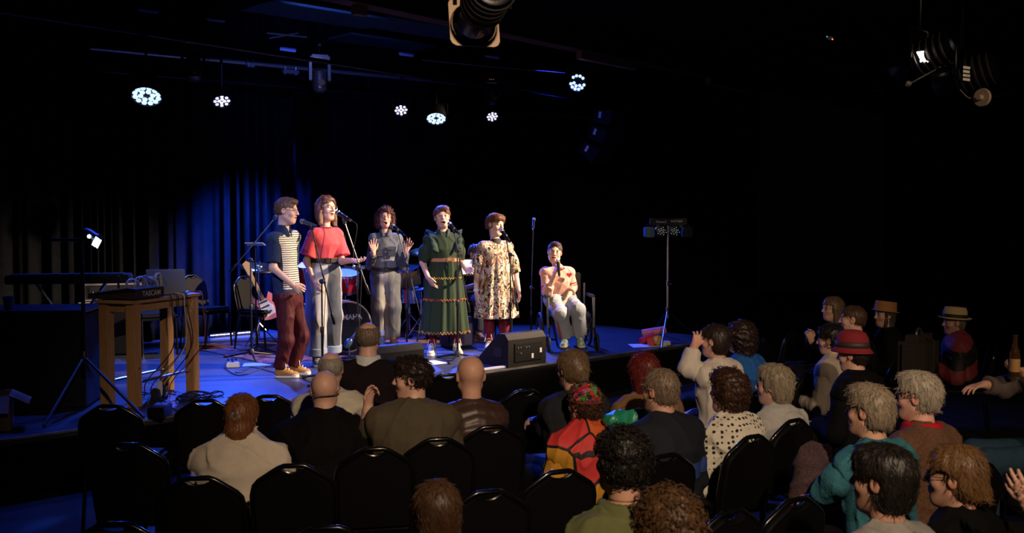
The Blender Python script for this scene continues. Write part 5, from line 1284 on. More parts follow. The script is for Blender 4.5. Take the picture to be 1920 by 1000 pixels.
for x in (-.04, 0, .04):
    mb = MB(); mb.lathe([(.012, .055), (.012, .075), (.009, .078)], 12, Matrix.Translation((x, .05, 0))); mb.done('knob', BLACKP(), pd, True)
mb = MB(); mb.lathe([(.014, .05), (.014, .07)], 12, Matrix.Translation((0, -.05, 0))); mb.done('footswitch', CHROME(), pd, True)
mb = MB(); mb.prism([(-.16, -.11), (.14, -.12), (.17, .10), (-.13, .12)], .002, Matrix.Rotation(.3, 4, 'Z')); o = mb.done('set_list_sheet', mat('white_paper', (.75, .75, .76), .8)); o.location = st(482, 684) + Vector((0, 0, .002)); tagit(o, 'white sheet of paper lying on the deck by the mustard shoes', 'paper')
mb = MB(); mb.prism([(-.2, -.14), (.2, -.15), (.22, .12), (-.18, .14)], .002, Matrix.Rotation(.7, 4, 'Z')); o = mb.done('set_list_sheet', mat('white_paper', (.7,) * 3)); o.location = st(796, 682) + Vector((0, 0, .002)); tagit(o, 'white sheet of paper lying on the deck left of the white trainers', 'paper')
am = empty('guitar_amplifier', S(5.85, 2.5), R_(20), 'grey guitar amplifier between the green and floral dresses', 'amplifier')
mb = MB(); mb.box((0, 0, .42), (.46, .28, .76), bev=.015); mb.done('cabinet', mat('grey_tolex', (.08, .08, .10), .6, bump=.3, bscale=200), am)
mb = MB(); mb.box((0, -.143, .36), (.41, .01, .56)); mb.done('grille_cloth', mat('amp_grille', (.16, .15, .20), .8, bump=.5, bscale=300), am)
mb = MB(); mb.box((0, -.143, .71), (.41, .012, .09)); pnl = mb.done('control_panel', BLACKP(), am)
for k in range(6):
    mb = MB(); mb.lathe([(.012, 0), (.010, .015)], 10, Matrix.Translation((-.16 + k * .06, -.150, .71)) @ Matrix.Rotation(R_(90), 4, 'X')); mb.done('knob', SIL, pnl, True)
for q in (-1, 1):
    mb = MB(); mb.box((q * .18, 0, .02), (.05, .2, .04)); mb.done('foot', RUBBER(), am)
bm2 = empty('practice_amplifier', S(5.45, 1.75), R_(30), 'small dark blue amplifier on the deck behind the green hem', 'amplifier')
mb = MB(); mb.box((0, 0, .19), (.34, .26, .36), bev=.015); mb.done('cabinet', mat('navy_tolex', (.015, .02, .05), .6), bm2)
mb = MB(); mb.box((0, -.133, .16), (.29, .008, .26)); mb.done('grille_cloth', mat('amp_grille', (.1,) * 3), bm2)
mb = MB(); mb.tube([(-.1, 0, .37), (-.08, 0, .40), (.08, 0, .40), (.1, 0, .37)], .01, 6); mb.done('handle', RUBBER(), bm2)
ms = empty('music_stand', st(890, 638), R_(16), 'music stand with bright white sheet between the green and floral dresses', 'music stand'); q0 = st(890, 638); hh = at_y(880, 510, q0.y).z - STZ
mb = MB(); mb.tube([(0, 0, .05), (0, .02, hh)], .010, 8); mb.done('pole', BLACKM(), ms, True)
mb = MB(); mb.box((0, 0, hh + .06), (.42, .012, .24), rot=Matrix.Rotation(R_(-25), 3, 'X')); mb.done('desk', BLACKM(), ms)
mb = MB(); mb.box((-.02, -.012, hh + .065), (.32, .004, .20), rot=Matrix.Rotation(R_(-25), 3, 'X')); mb.done('sheet', mat('white_paper', (.7,) * 3), ms)
for k in range(3):
    a = .2 + k * 2.094; mb = MB(); mb.tube([(0, 0, .22), (math.cos(a) * .26, math.sin(a) * .26, .01)], .009, 6); mb.done('leg', BLACKM(), ms, True)
wb = empty('water_bottle', st(717, 662), 0, 'clear water bottle with white cap on the deck by the denim suit', 'bottle')
mb = MB(); mb.lathe([(.030, 0), (.032, .01), (.032, .15), (.026, .18), (.014, .205), (.014, .215)], 18); mb.done('bottle_body', mat('blue_clear_plastic', (.25, .35, .55), .15, trans=.5), wb, True)
mb = MB(); mb.lathe([(.030, .205), (.030, .255), (.026, .26)], 16); mb.done('cap', WHITEP(), wb, True)
# back-lit strip at the curtain foot, its light put into glowing cells
mb = MB(); mb.box((0, 0, .03), (.62, .035, .05), bev=.004); ls2 = mb.done('backlit_strip', BLACKM()); ls2.location = S(3.95, 4.62, STZ); ls2.rotation_euler = (0, 0, math.pi / 2 - A_); tagit(ls2, 'low back-lit strip of glowing cells on the deck at the foot of the blue curtain', 'back-lit strip')
rb = random.Random(2)
for k in range(22):
    if k in (12, 13): continue
    mb = MB(); mb.box((-.29 + k * .027, -.019, .034), (.022, .004, .010 + .004 * (k % 2))); mb.done('glow_cell', mat('backlit_glow', (.8, .85, 1), .4, emit=(.75, .8, 1), es=2.2), ls2)
# ---------------------------------------------------------------- the audience
SK1, SK2, SK3 = (.60, .34, .25), (.66, .38, .29), (.52, .28, .20)
DKT = cloth('dark_trousers', (.008, .008, .01)); DKS = mat('dark_shoe', (.015, .014, .013), .5)
def seated(head, s, thb, thh, label, skin=SK1, hs=1.0, girth=1.0, pitch=0, roll=0, lean=.06, shw=.165, fine=.0065, arms=None, seatz=0., topm=None, sleeve=1.85, add=.026, top_name='shirt', legm=None, brow=None, beard=0, hands=(0, 1), foldamp=.011, foldf=32, topkw=None, post=None, chairlabel=None, h=.0115, neckup=0, drop=.06, chairth=None):
    Y = F / s; hp = at_y(head[0], head[1], Y); th = R_(thb)
    fw = Vector((math.sin(th), -math.cos(th), 0)); base = Vector((hp.x, hp.y, 0)) - fw * lean
    hs = hs * .95; p = Person(base, th, label, hs=hs, skin=skin, fine=fine); p.footz = 0; p.girth = girth; p.beard = beard
    if brow: p.brow = brow
    p.head = p.w2l(hp); p.headR = rotm(R_(thh - thb), R_(pitch), R_(roll))
    p.neck = p.head + nv((0, .030, -.170 * hs - neckup)); p.pelvis = nv((0, .0, .56 + seatz)); p.chest = p.pelvis * .35 + p.neck * .65 + nv((0, .01, 0))
    p.sh = [p.neck + nv((q * (shw - .022), .015, -drop)) for q in (-1, 1)]
    zl = .64 + seatz
    p.el = [p.sh[i] + nv((q * .075, -.03, -.27)) for i, q in ((0, -1), (1, 1))]; p.wr = [nv((q * .07, -.27, zl)) for q in (-1, 1)]
    p.hd = [nv((.5, -.7, -.2)), nv((-.5, -.7, -.2))]; p.hn = [nv((0, -.2, -1)), nv((0, -.2, -1))]
    if arms: arms(p)
    p.hip = [nv((q * .09, -.02, .53 + seatz)) for q in (-1, 1)]; p.kn = [nv((q * .13, -.44, .51 + seatz)) for q in (-1, 1)]; p.an = [nv((q * .13, -.42, .09)) for q in (-1, 1)]; p.toe = [nv((q * .14, -.58, .05)) for q in (-1, 1)]
    p.build(hands, True, .018)
    if topm is not None:
        pf = chain(*( [folds(foldamp, foldf, int(head[0]) % 7, (1, 1, .8)), above(.50 + seatz)] + ([post] if post else []) ))
        p.top = p.part(top_name, p.torso_prims(add), h, topm, pf)
        for q in (0, 1):
            p.part('sleeve', p.arm_prims(q, add - .002, 0, sleeve, flare=.004), h, topm, folds(foldamp * .6, foldf * 1.3, int(head[0]) % 5, (1, 1, .8)), parent=p.top)
    lg = p.leg_prims(0, (.10, .082, .066), 1.95) + p.leg_prims(1, (.10, .082, .066), 1.95) + [cap(p.hip[0], p.hip[1], .12, None, .05)]
    p.part('trousers', lg, .018, legm or DKT)
    for q in (0, 1): p.part('shoe', p.foot_prims(q, .008), .014, DKS, above(.002))
    if chairlabel: chair(base + fw * .0, (chairth if chairth is not None else thb) , chairlabel)
    return p
def baldfringe(p, m, nape=-.055, topz=.045, thick=.006, amp=.003):
    """hair only round the sides and back"""
    P = [p.hE((0, -.014, .026), (.074 + thick, .093 + thick, .086), .02)]
    sub = [p.hE((0, .004, .122), (.070, .102, .078), .015, 'sub'), p.hE((0, .105, -.03), (.08, .085, .11), .012, 'sub')] + [p.hE((q * .088, .004, -.014), (.022, .028, .036), .008, 'sub') for q in (-1, 1)]
    R, hd_, hs = p.headR, p.head, p.hs
    def post(D, x, y, z):
        lz = (R[0, 2] * (x - hd_[0]) + R[1, 2] * (y - hd_[1]) + R[2, 2] * (z - hd_[2])) / hs
        return np.maximum(D, nape - lz) + amp * snoise(x, y, z, 150, 6, 2, (1, 1, .25))
    vv, qd = polygonise(P + sub, max(.0055, p.fine * .9), None, None, post)
    if thick > .003:
        V2, Q2 = strands(vv, qd, p.head, p.headR, p.hs, 500, .03, .002, False, .004, 3); qd = np.concatenate([qd, Q2 + len(vv)]); vv = np.concatenate([vv, V2])
    return to_mesh('hair', vv, qd, m, p.obj)
H_DK = hairmat('dark_brown_hair', (.022, .012, .009)); H_BR = hairmat('mid_brown_hair', (.075, .036, .018)); H_GR = hairmat('grey_hair', (.30, .27, .23), .4); H_GB = hairmat('grey_brown_hair', (.19, .14, .10), .5)
H_BL = hairmat('dark_blond_hair', (.16, .10, .055)); H_RD = hairmat('dyed_red_hair', (.12, .012, .010)); H_BK = hairmat('near_black_hair', (.012, .009, .008))
CB = 'black banquet chair under '

# front left block
p = seated((690, 636), 285, 186, 186, 'balding man with grey-brown fringe and white collar in dark jumper, front row', SK2, 1.02, 1.12, topm=cloth('dark_plum_wool', (.012, .008, .010)), shw=.19, chairlabel=CB + 'the balding man in the front row')
baldfringe(p, H_GB, -.075, thick=.010); collar(p, cloth('white_cotton', (.62, .62, .62)), .080, .060, 'shirt_collar', .01, p.top)
p = seated((620, 693), 312, 183, 190, 'grey balding man in cream shirt, half hidden behind the shaven man', SK2, .98, 1.0, topm=cloth('cream_cotton', (.52, .47, .38)), chairlabel=CB + 'the cream-shirted grey man')
baldfringe(p, H_GR, -.06, thick=.005); collar(p, cloth('cream_cotton', (.5,) * 3), .078, .055, 'shirt_collar', .01, p.top)
p = seated((609, 733), 338, 188, 186, 'shaven-headed man with broad neck in black t-shirt', (.62, .35, .26), 1.06, 1.30, topm=cloth('black_cotton', (.005, .0045, .0045)), shw=.215, sleeve=.85, lean=.1, neckup=.03)

mb = MB()
for q in (-1, 1): mb.tube([Vector(p.H(q * .078, .05, .012)), Vector(p.H(q * .083, -.01, .012)), Vector(p.H(q * .072, -.06, .004))], .003, 6)
mb.tube([Vector(p.H(math.cos(a) * .079, -.012 + math.sin(a) * .094, -.01)) for a in np.linspace(math.pi, 2 * math.pi, 14)], .003, 6); mb.done('glasses_cord', mat('grey_cord', (.15, .12, .11), .6), p.obj)
p = seated((454, 782), 362, 184, 180, 'woman with clipped auburn half-up hair in off-white t-shirt', SK2, 1.04, 1.16, topm=cloth('offwhite_jersey', (.60, .52, .43), .05, .2), shw=.185, sleeve=.9, foldamp=.016, foldf=30, lean=.09, fine=.006, h=.010, arms=lambda p: p.el.__setitem__(0, p.sh[0] + nv((-.08, -.14, -.22))))
H_AU = hairmat('auburn_brown_hair', (.17, .062, .022), .6)
p.hair(H_AU, 'bob', .012, -.14, .07, .005, 110, extra=[p.hE((0, -.075, -.07), (.070, .045, .075), .03), p.hC((0, -.085, -.06), (-.01, -.09, -.165), .055, .035, .03), p.hE((0, -.09, .035), (.05, .03, .04), .03)], ears=True)
mb = MB()
for k in range(9): a = k * .7; mb.lathe([(.008, 0), (.010, .006), (.003, .012)], 8, axisM(p.H(math.cos(a) * .018, -.118 - .004 * (k % 2), .030 + math.sin(a) * .016), p.H(math.cos(a) * .02, -.2, .03)))
mb.box(Vector(p.H(0, -.112, .03)), (.07, .02, .03), bev=.006); mb.done('hair_clip', mat('jewelled_clip', (.45, .40, .42), .2, .6), p.obj)
def raise_l(p):   # left hand lifted before the chest, pinched fingers
    p.el[1] = p.px(688, 806, .05); p.wr[1] = p.px(690, 765, .02); p.hd[1] = p.px(694, 730, .04) - p.wr[1]; p.hn[1] = nv((-.6, .5, .1)); p.curl[1] = (.45, .7, .8, .8); p.thumb[1] = .7
p = seated((772, 712), 340, 190, 266, 'dark-haired man in olive t-shirt turning left with a raised hand', SK2, 1.04, 1.2, topm=cloth('olive_brown_jersey', (.085, .068, .045), .06, .2), shw=.195, sleeve=.9, foldamp=.009, pitch=2, beard=.15, arms=raise_l, fine=.006)
p.hair(H_DK, 'short', .009, -.030, .070, .006, 110, side=.2, extra=[p.hE((0, .045, .088), (.056, .045, .030), .03)], curl=True)
def quilt(D, x, y, z): return D - .007 * np.abs(np.sin((z + .25 * np.abs(x)) * 62))
p = seated((882, 706), 322, 196, 193, 'bald man in brown quilted puffer jacket', (.66, .36, .26), 1.14, .98, topm=mat('brown_quilted_nylon', (.050, .026, .020), .45), top_name='puffer_jacket', shw=.15, post=quilt, foldamp=.004, h=.009, lean=.1, fine=.006)
collar(p, mat('brown_quilted_nylon', (.1,) * 3), .085, .05, 'jacket_collar', .009, p.top)
# middle block
def hand7(p): p.el[1] = p.px(1025, 800, .05); p.wr[1] = p.px(1012, 790, .12); p.hd[1] = p.px(996, 790, .16) - p.wr[1]; p.hn[1] = nv((-.3, -.3, -.8)); p.curl[1] = (.3, .4, .4, .4)
p = seated((1072, 694), 325, 205, 216, 'woman with dark blond pinned-up hair in charcoal blouse', SK2, 1.0, 1.0, topm=cloth('charcoal_cotton', (.020, .021, .026)), chairlabel=CB + 'the charcoal-bloused woman', arms=hand7)
p.hair(H_BL, 'short', .014, -.06, .07, .004, 120, extra=[p.hE((0, -.095, .0), (.045, .035, .05), .02), p.hE((0, -.10, -.05), (.035, .03, .04), .02)])
n = NB('harlequin_patchwork', .6); vv_ = n.map((1, 1, .8), (.13, .05, .02)); v1 = n.vor(4.6, 'F1', vv_, .8); e1 = n.vor(4.6, 'DISTANCE_TO_EDGE', vv_, .8); sp = n.nt.nodes.new('ShaderNodeSeparateColor'); n.nt.links.new(v1.outputs['Color'], sp.inputs[0])
c = n.ramp(sp.outputs[0], [(0, (.60, .045, .045)), (.32, (.16, .33, .12)), (.50, (.62, .11, .03)), (.68, (.55, .26, .03)), (.84, (.62, .05, .05))], True)
HARL = n.out(n.mix(n.m_('LESS_THAN', e1.outputs['Distance'], .028), c, (.012, .012, .012)))
p = seated((1094, 760), 342, 206, 218, 'person in multicoloured cap and red, green and orange patchwork jacket', SK2, 1.0, 1.08, topm=HARL, top_name='patchwork_jacket', shw=.175, h=.009, add=.03)
p.hair(H_BR, 'short', .012, -.085, .05, .006, 110, curl=True)
n = NB('crochet_cap_wool', .9); v1 = n.vor(38, 'F1'); sp = n.nt.nodes.new('ShaderNodeSeparateColor'); n.nt.links.new(v1.outputs['Color'], sp.inputs[0]); n.bump(v1.outputs['Distance'], .6, .008)
CAPM = n.out(n.ramp(sp.outputs[0], [(0, (.45, .03, .03)), (.3, (.10, .28, .06)), (.45, (.62, .38, .04)), (.6, (.55, .05, .25)), (.75, (.06, .22, .38)), (.88, (.02, .02, .02))], True))
R9, h9, hs9 = p.headR, p.head, p.hs
p.part('cap', [p.hE((0, -.014, .050), (.088, .108, .085), .02)], .007, CAPM, lambda D, x, y, z: np.maximum(D, .030 - (R9[0, 2] * (x - h9[0]) + R9[1, 2] * (y - h9[1]) + R9[2, 2] * (z - h9[2])) / hs9) + .002 * snoise(x, y, z, 240, 5))
mb = MB(); mb.tube([Vector(p.H(math.cos(a) * .088, -.014 + math.sin(a) * .108, .03)) for a in np.linspace(0, 2 * math.pi, 30)], .008, 6, False); mb.done('cap_band', mat('dark_red_band', (.22, .02, .03), .8), p.obj)
p = seated((1206, 700), 322, 208, 205, 'woman with long dyed red hair in tan ribbed jumper', SK2, 1.0, 1.05, topm=mat('tan_rib_knit', (.20, .105, .045), .85, bump=.8, bscale=18, stretch=(6, 6, .4)), top_name='jumper', add=.036, chairlabel=CB + 'the red-haired woman')
p.hair(H_RD, 'bob', .016, -.20, .07, .004, 110, extra=[p.hE((0, -.05, -.08), (.088, .055, .12), .03), p.hE((0, -.02, .0), (.090, .07, .09), .03)], ears=False)
# green jacket slung over a chair back
gj = at_y(1172, 775, F / 345); gjo = sdf_obj('green_jacket', [cap((-.10, 0, -.02), (.10, 0, -.03), .032, .030, .03), cap((-.08, .02, -.04), (-.11, .05, -.18), .04, .035, .03), cap((.08, .02, -.04), (.10, .05, -.18), .04, .035, .03), ell((0, .02, -.10), (.11, .035, .11), None, .03)], .010, mat('emerald_satin', (.02, .25, .14), .35), None, folds(.012, 40, 2, (1, 1, .5)))
gjo.location = gj; gjo.rotation_euler = (0, 0, R_(205)); tagit(gjo, 'emerald green jacket slung over a chair back beside the cap wearer', 'jacket')
n = NB('navy_striped_jumper', .8); n.bump(n.noise(200), .3, .004)
p10z = 0
p = seated((1237, 734), 358, 212, 222, 'grey-haired man with glasses in navy jumper with blue band', (.62, .34, .25), 1.04, 1.12, topm=None, shw=.185, fine=.006)
bz = float(p.sh[0][2]) - .17
NVJ = n.out(n.mix(n.m_('LESS_THAN', n.m_('ABSOLUTE', n.m_('SUBTRACT', n.z, bz)), .042), (.010, .012, .020), (.03, .06, .26)))
p.top = p.part('jumper', p.torso_prims(.028), .011, NVJ, chain(folds(.007, 26), above(.5)))
for q in (0, 1): p.part('sleeve', p.arm_prims(q, .026, 0, 1.85), .011, NVJ, folds(.007, 34, 2), parent=p.top)
p.hair(hairmat('salt_pepper_hair', (.21, .15, .105), .45), 'short', .008, -.055, .085, .004, 150, side=.2, face=(.068, .07, .10)); p.glasses(mat('black_glasses_frame', (.1,) * 3), .021, 1.2)
n = NB('polka_dot_cotton', .8); v1 = n.vor(34, 'F1', None, .15); PDOT = n.out(n.mix(n.m_('LESS_THAN', v1.outputs['Distance'], .34), (.62, .57, .48), (.02, .016, .015)))
p = seated((1364, 736), 332, 216, 226, 'woman with curly dark brown hair in cream polka-dot blouse', SK1, 1.08, 1.02, topm=PDOT, top_name='blouse', sleeve=1.5, shw=.17, h=.010, legm=cloth('bright_green_trousers', (.05, .30, .06)), fine=.006)
p.hair(hairmat('curly_chestnut_hair', (.055, .022, .012)), 'curly', .018, -.095, .075, .009, 95, extra=[p.hE((0, -.05, -.025), (.080, .055, .08), .03), p.hE((0, .02, .095), (.062, .065, .025), .03)], curl=True, ears=False)
p = seated((1450, 724), 310, 218, 238, 'woman with shaggy grey-blond hair in pale grey hoodie', SK1, 1.08, 1.0, topm=cloth('pale_grey_fleece', (.36, .35, .34), .06, .3), top_name='hoodie', shw=.17, fine=.006)
p.hair(hairmat('ash_grey_hair', (.25, .20, .14), .5), 'bob', .016, -.10, .07, .008, 80, extra=[p.hE((0, -.055, -.04), (.080, .055, .085), .03), p.hE((0, .03, .095), (.06, .05, .03), .03)], ears=False)
def hood(p, m): return p.part('hood', [cap(p.neck + nv((-.10, .04, -.03)), p.neck + nv((0, .11, -.035)), .050, .060, .04), cap(p.neck + nv((.10, .04, -.03)), p.neck + nv((0, .11, -.035)), .050, .060, .04), ell(p.neck + nv((0, .12, -.09)), (.11, .05, .09), None, .05)], .010, m, folds(.008, 40, 3), parent=p.top)
hood(p, cloth('pale_grey_fleece', (.3,) * 3))
# right block, further away
def armA(p): p.el[1] = p.px(1290, 690, -.05); p.wr[1] = p.px(1302, 650, .02); p.hd[1] = p.px(1312, 622, .04) - p.wr[1]; p.hn[1] = nv((-.6, -.5, .1)); p.curl[1] = (.1, .5, .6, .6); p.thumb[1] = .2; p.spread[1] = .4
p = seated((1339, 640), 272, 226, 238, 'woman with dark bob in white top, left hand raised to her face', SK1, 1.0, 1.04, topm=cloth('white_jersey', (.60, .54, .48), .05, .2), shw=.17, arms=armA, chairlabel=CB + 'the white-topped woman with raised hand', sleeve=1.8)
p.hair(H_DK, 'bob', .014, -.09, .07, .004, 110, extra=[p.hE((0, -.05, -.03), (.080, .05, .08), .03)], ears=True)
p = seated((1387, 636), 240, 226, 236, 'person with big curly dark hair in bright blue top', SK1, 1.0, 1.0, topm=cloth('royal_blue_jersey', (.02, .10, .34)), shw=.165, chairlabel=CB + 'the blue-topped person')
p.hair(hairmat('curly_black_brown_hair', (.030, .015, .012)), 'curly', .030, -.17, .07, .013, 85, extra=[p.hE((0, -.05, -.07), (.095, .075, .12), .04), p.hE((0, -.02, .04), (.105, .10, .09), .04)], curl=True, ears=False)
p = seated((1556, 638), 247, 228, 242, 'dark-haired person in cream cardigan over lilac shirt', SK1, .98, 1.0, topm=mat('cream_fleece', (.42, .34, .27), .9, bump=.6, bscale=120), top_name='cardigan', shw=.165, pitch=6, chairlabel=CB + 'the cream cardigan')
p.hair(H_BK, 'short', .016, -.055, .07, .006, 90, curl=True); collar(p, cloth('lilac_cotton', (.28, .20, .36)), .085, .03, 'shirt_collar', .01, p.top)
p = seated((1597, 666), 282, 226, 236, 'person in wide red felt hat and black coat', SK1, 1.0, 1.18, topm=cloth('black_wool', (.004, .004, .0045)), top_name='coat', shw=.19, chairlabel=CB + 'the red hat wearer', pitch=8)
p.hair(H_DK, 'bob', .010, -.10, .06, .004, 110)
RED = mat('red_felt', (.20, .008, .016), .85, bump=.3, bscale=150)
def lathe_hat(p, prof, m, name, c=(0, -.01, .055), tilt=0, band=None, bm_=None, n=40, wob=0):
    Mh_ = Matrix.Translation(Vector(p.H(*c))) @ Matrix(p.headR.tolist()).to_4x4() @ Matrix.Rotation(tilt, 4, 'X') @ Matrix.Diagonal((.90 * p.hs, 1.12 * p.hs, p.hs, 1))
    mb = MB(); mb.lathe(prof, n, Mh_, False); o = mb.done(name, m, p.obj, True); o.modifiers.new('t', 'SOLIDIFY').thickness = .004
    if band: mb = MB(); mb.lathe(band, n, Mh_, False); b_ = mb.done('hat_band', bm_, o, True); b_.modifiers.new('t', 'SOLIDIFY').thickness = .003
    return o
lathe_hat(p, [(.132, -.032), (.118, -.015), (.104, .005), (.102, .04), (.098, .07), (.080, .105), (.045, .122), (.001, .126)], RED, 'hat', band=[(.108, .004), (.106, .022), (.1045, .045)], bm_=mat('dark_ribbon', (.035, .02, .02), .6), tilt=-.15)
# far right rows
def clasp(p): p.el[0] = p.sh[0] + nv((-.06, -.10, -.25)); p.el[1] = p.sh[1] + nv((.06, -.10, -.25)); p.wr = [nv((-.05, -.27, p.sh[0][2] - .08)), nv((.05, -.27, p.sh[0][2] - .08))]; p.hd = [nv((.35, -.2, .9)), nv((-.35, -.2, .9))]; p.hn = [nv((1, 0, 0)), nv((-1, 0, 0))]; p.curl = [(.5, .5, .6, .6)] * 2
p = seated((1560, 580), 192, 268, 282, 'woman with long blond hair and glasses clasping her hands, far row', SK1, 1.04, 1.0, topm=cloth('black_cotton', (.005, .0045, .0045)), arms=clasp, chairlabel=CB + 'the long-haired blond woman', fine=.007)
p.open = .01; p.hair(H_BL, 'bob', .014, -.20, .055, .004, 110, extra=[p.hE((0, -.045, -.09), (.085, .060, .13), .03)] + [p.hC((q * .075, .0, .0), (q * .078, -.01, -.18), .026, .022, .02) for q in (-1, 1)], ears=False, face=(.060, .062, .11)); p.glasses(BELT, .020, 1.2)
p = seated((1598, 600), 232, 236, 248, 'man with close-cropped brown hair in black shirt, far row', SK2, 1.02, 1.05, topm=cloth('black_cotton', (.005, .0045, .0045)), chairlabel=CB + 'the close-cropped man', fine=.007)
p.hair(H_BR, 'short', .004, -.035, .075, .002, 160, side=.4)
p = seated((1658, 592), 198, 262, 282, 'woman in tan trilby with long dark hair and black coat', SK3, 1.0, 1.05, topm=cloth('black_wool', (.004, .004, .0045)), chairlabel=CB + 'the tan trilby wearer', fine=.007)
p.hair(hairmat('long_greying_hair', (.05, .045, .04)), 'bob', .010, -.24, .05, .004, 100, extra=[p.hE((0, -.05, -.10), (.075, .055, .14), .03), p.hC((.06, .02, -.05), (.05, .05, -.24), .022, .016, .02), p.hC((-.06, .02, -.05), (-.05, .05, -.24), .022, .016, .02)], ears=False)
TANF = mat('tan_straw', (.34, .15, .045), .7, bump=.4, bscale=220)
lathe_hat(p, [(.128, -.005), (.116, -.010), (.104, .0), (.100, .05), (.096, .088), (.06, .086), (.001, .080)], TANF, 'hat', tilt=-.12)
p = seated((1788, 606), 200, 250, 268, 'man in straw fedora with black band and maroon and black jacket', SK3, 1.02, 1.12, topm=None, chairlabel=CB + 'the straw fedora man', fine=.007, beard=.3)
n = NB('maroon_black_jacket', .6); MBJ = n.out(n.mix(n.m_('GREATER_THAN', n.m_('ABSOLUTE', n.m_('SUBTRACT', n.m_('FRACT', n.m_('MULTIPLY', n.m_('ADD', n.z, n.m_('MULTIPLY', n.x, .5)), 3.6)), .5)), .22), (.20, .03, .035), (.014, .013, .013)))
p.top = p.part('jacket', p.torso_prims(.035), .012, MBJ, chain(folds(.010, 26), above(.5)))
for q in (0, 1): p.part('sleeve', p.arm_prims(q, .032, 0, 1.85), .012, MBJ, folds(.008, 34, 2), parent=p.top)
collar(p, MBJ, .09, .04, 'jacket_collar', .01, p.top); p.hair(H_GB, 'short', .006, -.06, .06, .003, 140, side=.2)
STRAW = mat('pale_straw', (.62, .44, .20), .75, bump=.5, bscale=260)
lathe_hat(p, [(.140, .004), (.126, -.010), (.106, -.002), (.104, .03), (.100, .065), (.088, .100), (.055, .092), (.001, .082)], STRAW, 'hat', band=[(.1085, .0), (.107, .015), (.105, .034)], bm_=mat('black_ribbon', (.012, .011, .011), .6), tilt=-.06)
# right, nearer rows
p = seated((1628, 772), 415, 215, 226, 'woman with short grey bob in teal jumper', (.66, .36, .25), 1.04, 1.05, topm=cloth('teal_knit', (.045, .17, .22), .1, .5, 120), top_name='jumper', shw=.18, fine=.0058, h=.010, lean=.08, arms=lambda p: (p.el.__setitem__(1, p.px(1572, 900, -.05)), p.wr.__setitem__(1, p.px(1532, 932, .05)), p.hd.__setitem__(1, nv((-.2, -.8, -.2)))))
p.hair(hairmat('silver_ash_hair', (.27, .21, .15), .5), 'short', .014, -.065, .07, .005, 100, extra=[p.hE((0, -.055, -.02), (.075, .055, .075), .03), p.hE((0, .04, .09), (.062, .05, .035), .03)])
p = seated((1719, 746), 380, 218, 236, 'grey-haired man with glasses in brown wool jacket and red collar', (.64, .34, .26), 1.06, 1.1, topm=mat('brown_tweed', (.105, .045, .022), .9, var=.35, vscale=90, bump=.5, bscale=160), top_name='jacket', shw=.185, fine=.0058, h=.010, chairlabel=CB + 'the brown wool jacket')
p.hair(hairmat('swept_grey_hair', (.34, .29, .23), .45), 'short', .014, -.060, .075, .006, 95, extra=[p.hE((0, .035, .098), (.060, .055, .030), .03)]); p.glasses(mat('black_glasses_frame', (.1,) * 3), .021, 1.25)
collar(p, cloth('red_cotton', (.42, .012, .018)), .090, .055, 'shirt_collar', .01, p.top)
# nearest rows
p = seated((1163, 866), 530, 208, 214, 'dark-haired person in sage green collared shirt, near row', SK3, 1.04, 1.05, topm=cloth('sage_green_cotton', (.125, .135, .055), .06, .25), shw=.18, fine=.0058, h=.010, neckup=.02, chairlabel=CB + 'the sage green shirt')
p.hair(H_BK, 'short', .014, -.065, .07, .006, 90, extra=[p.hE((0, -.05, -.02), (.072, .05, .07), .03)], curl=True)
collar(p, cloth('sage_green_cotton', (.1,) * 3), .098, .055, 'shirt_collar', .009, p.top)
p = seated((1247, 1003), 660, 205, 210, 'person with short curly brown hair at the bottom edge of the picture', SK3, 1.05, 1.05, topm=cloth('black_cotton', (.005, .0045, .0045)), fine=.0058)
p.hair(hairmat('curly_brown_hair', (.11, .055, .022), .6), 'curly', .022, -.09, .07, .008, 120, curl=True, ears=False)
p = seated((816, 962), 520, 200, 205, 'person with long straight dark hair in the near left row', SK3, 1.02, 1.0, topm=cloth('black_cotton', (.005, .0045, .0045)), fine=.0065)
p.hair(H_BR, 'bob', .014, -.26, .07, .004, 110, extra=[p.hE((0, -.05, -.10), (.085, .05, .16), .03)], ears=False)
p = seated((1652, 902), 545, 214, 228, 'dark-haired person in heather grey hoodie, near right row', SK3, 1.06, 1.05, topm=cloth('heather_grey_fleece', (.28, .265, .25), .12, .4, 140), top_name='hoodie', fine=.0058, h=.010, neckup=.02, chairlabel=CB + 'the heather grey hoodie')
p.hair(H_BK, 'short', .018, -.09, .07, .005, 90, extra=[p.hE((0, -.05, -.04), (.078, .055, .08), .03), p.hE((0, .045, .085), (.062, .05, .035), .03)]); hood(p, cloth('heather_grey_fleece', (.3,) * 3))
p = seated((1788, 896), 500, 216, 236, 'woman with wavy brown ponytail, glasses and black top, near right row', SK3, 1.04, 1.0, topm=cloth('black_cotton', (.005, .0045, .0045)), fine=.0058, chairlabel=CB + 'the woman with the wavy ponytail')
p.hair(hairmat('wavy_light_brown_hair', (.15, .075, .03), .6), 'short', .016, -.07, .07, .006, 70, extra=[p.hC((0, -.09, -.05), (.02, -.115, -.15), .040, .045, .03), p.hC((.02, -.115, -.15), (-.03, -.11, -.27), .048, .022, .03), p.hE((0, -.06, -.02), (.075, .05, .075), .03)]); p.glasses(BELT, .021, 1.2)
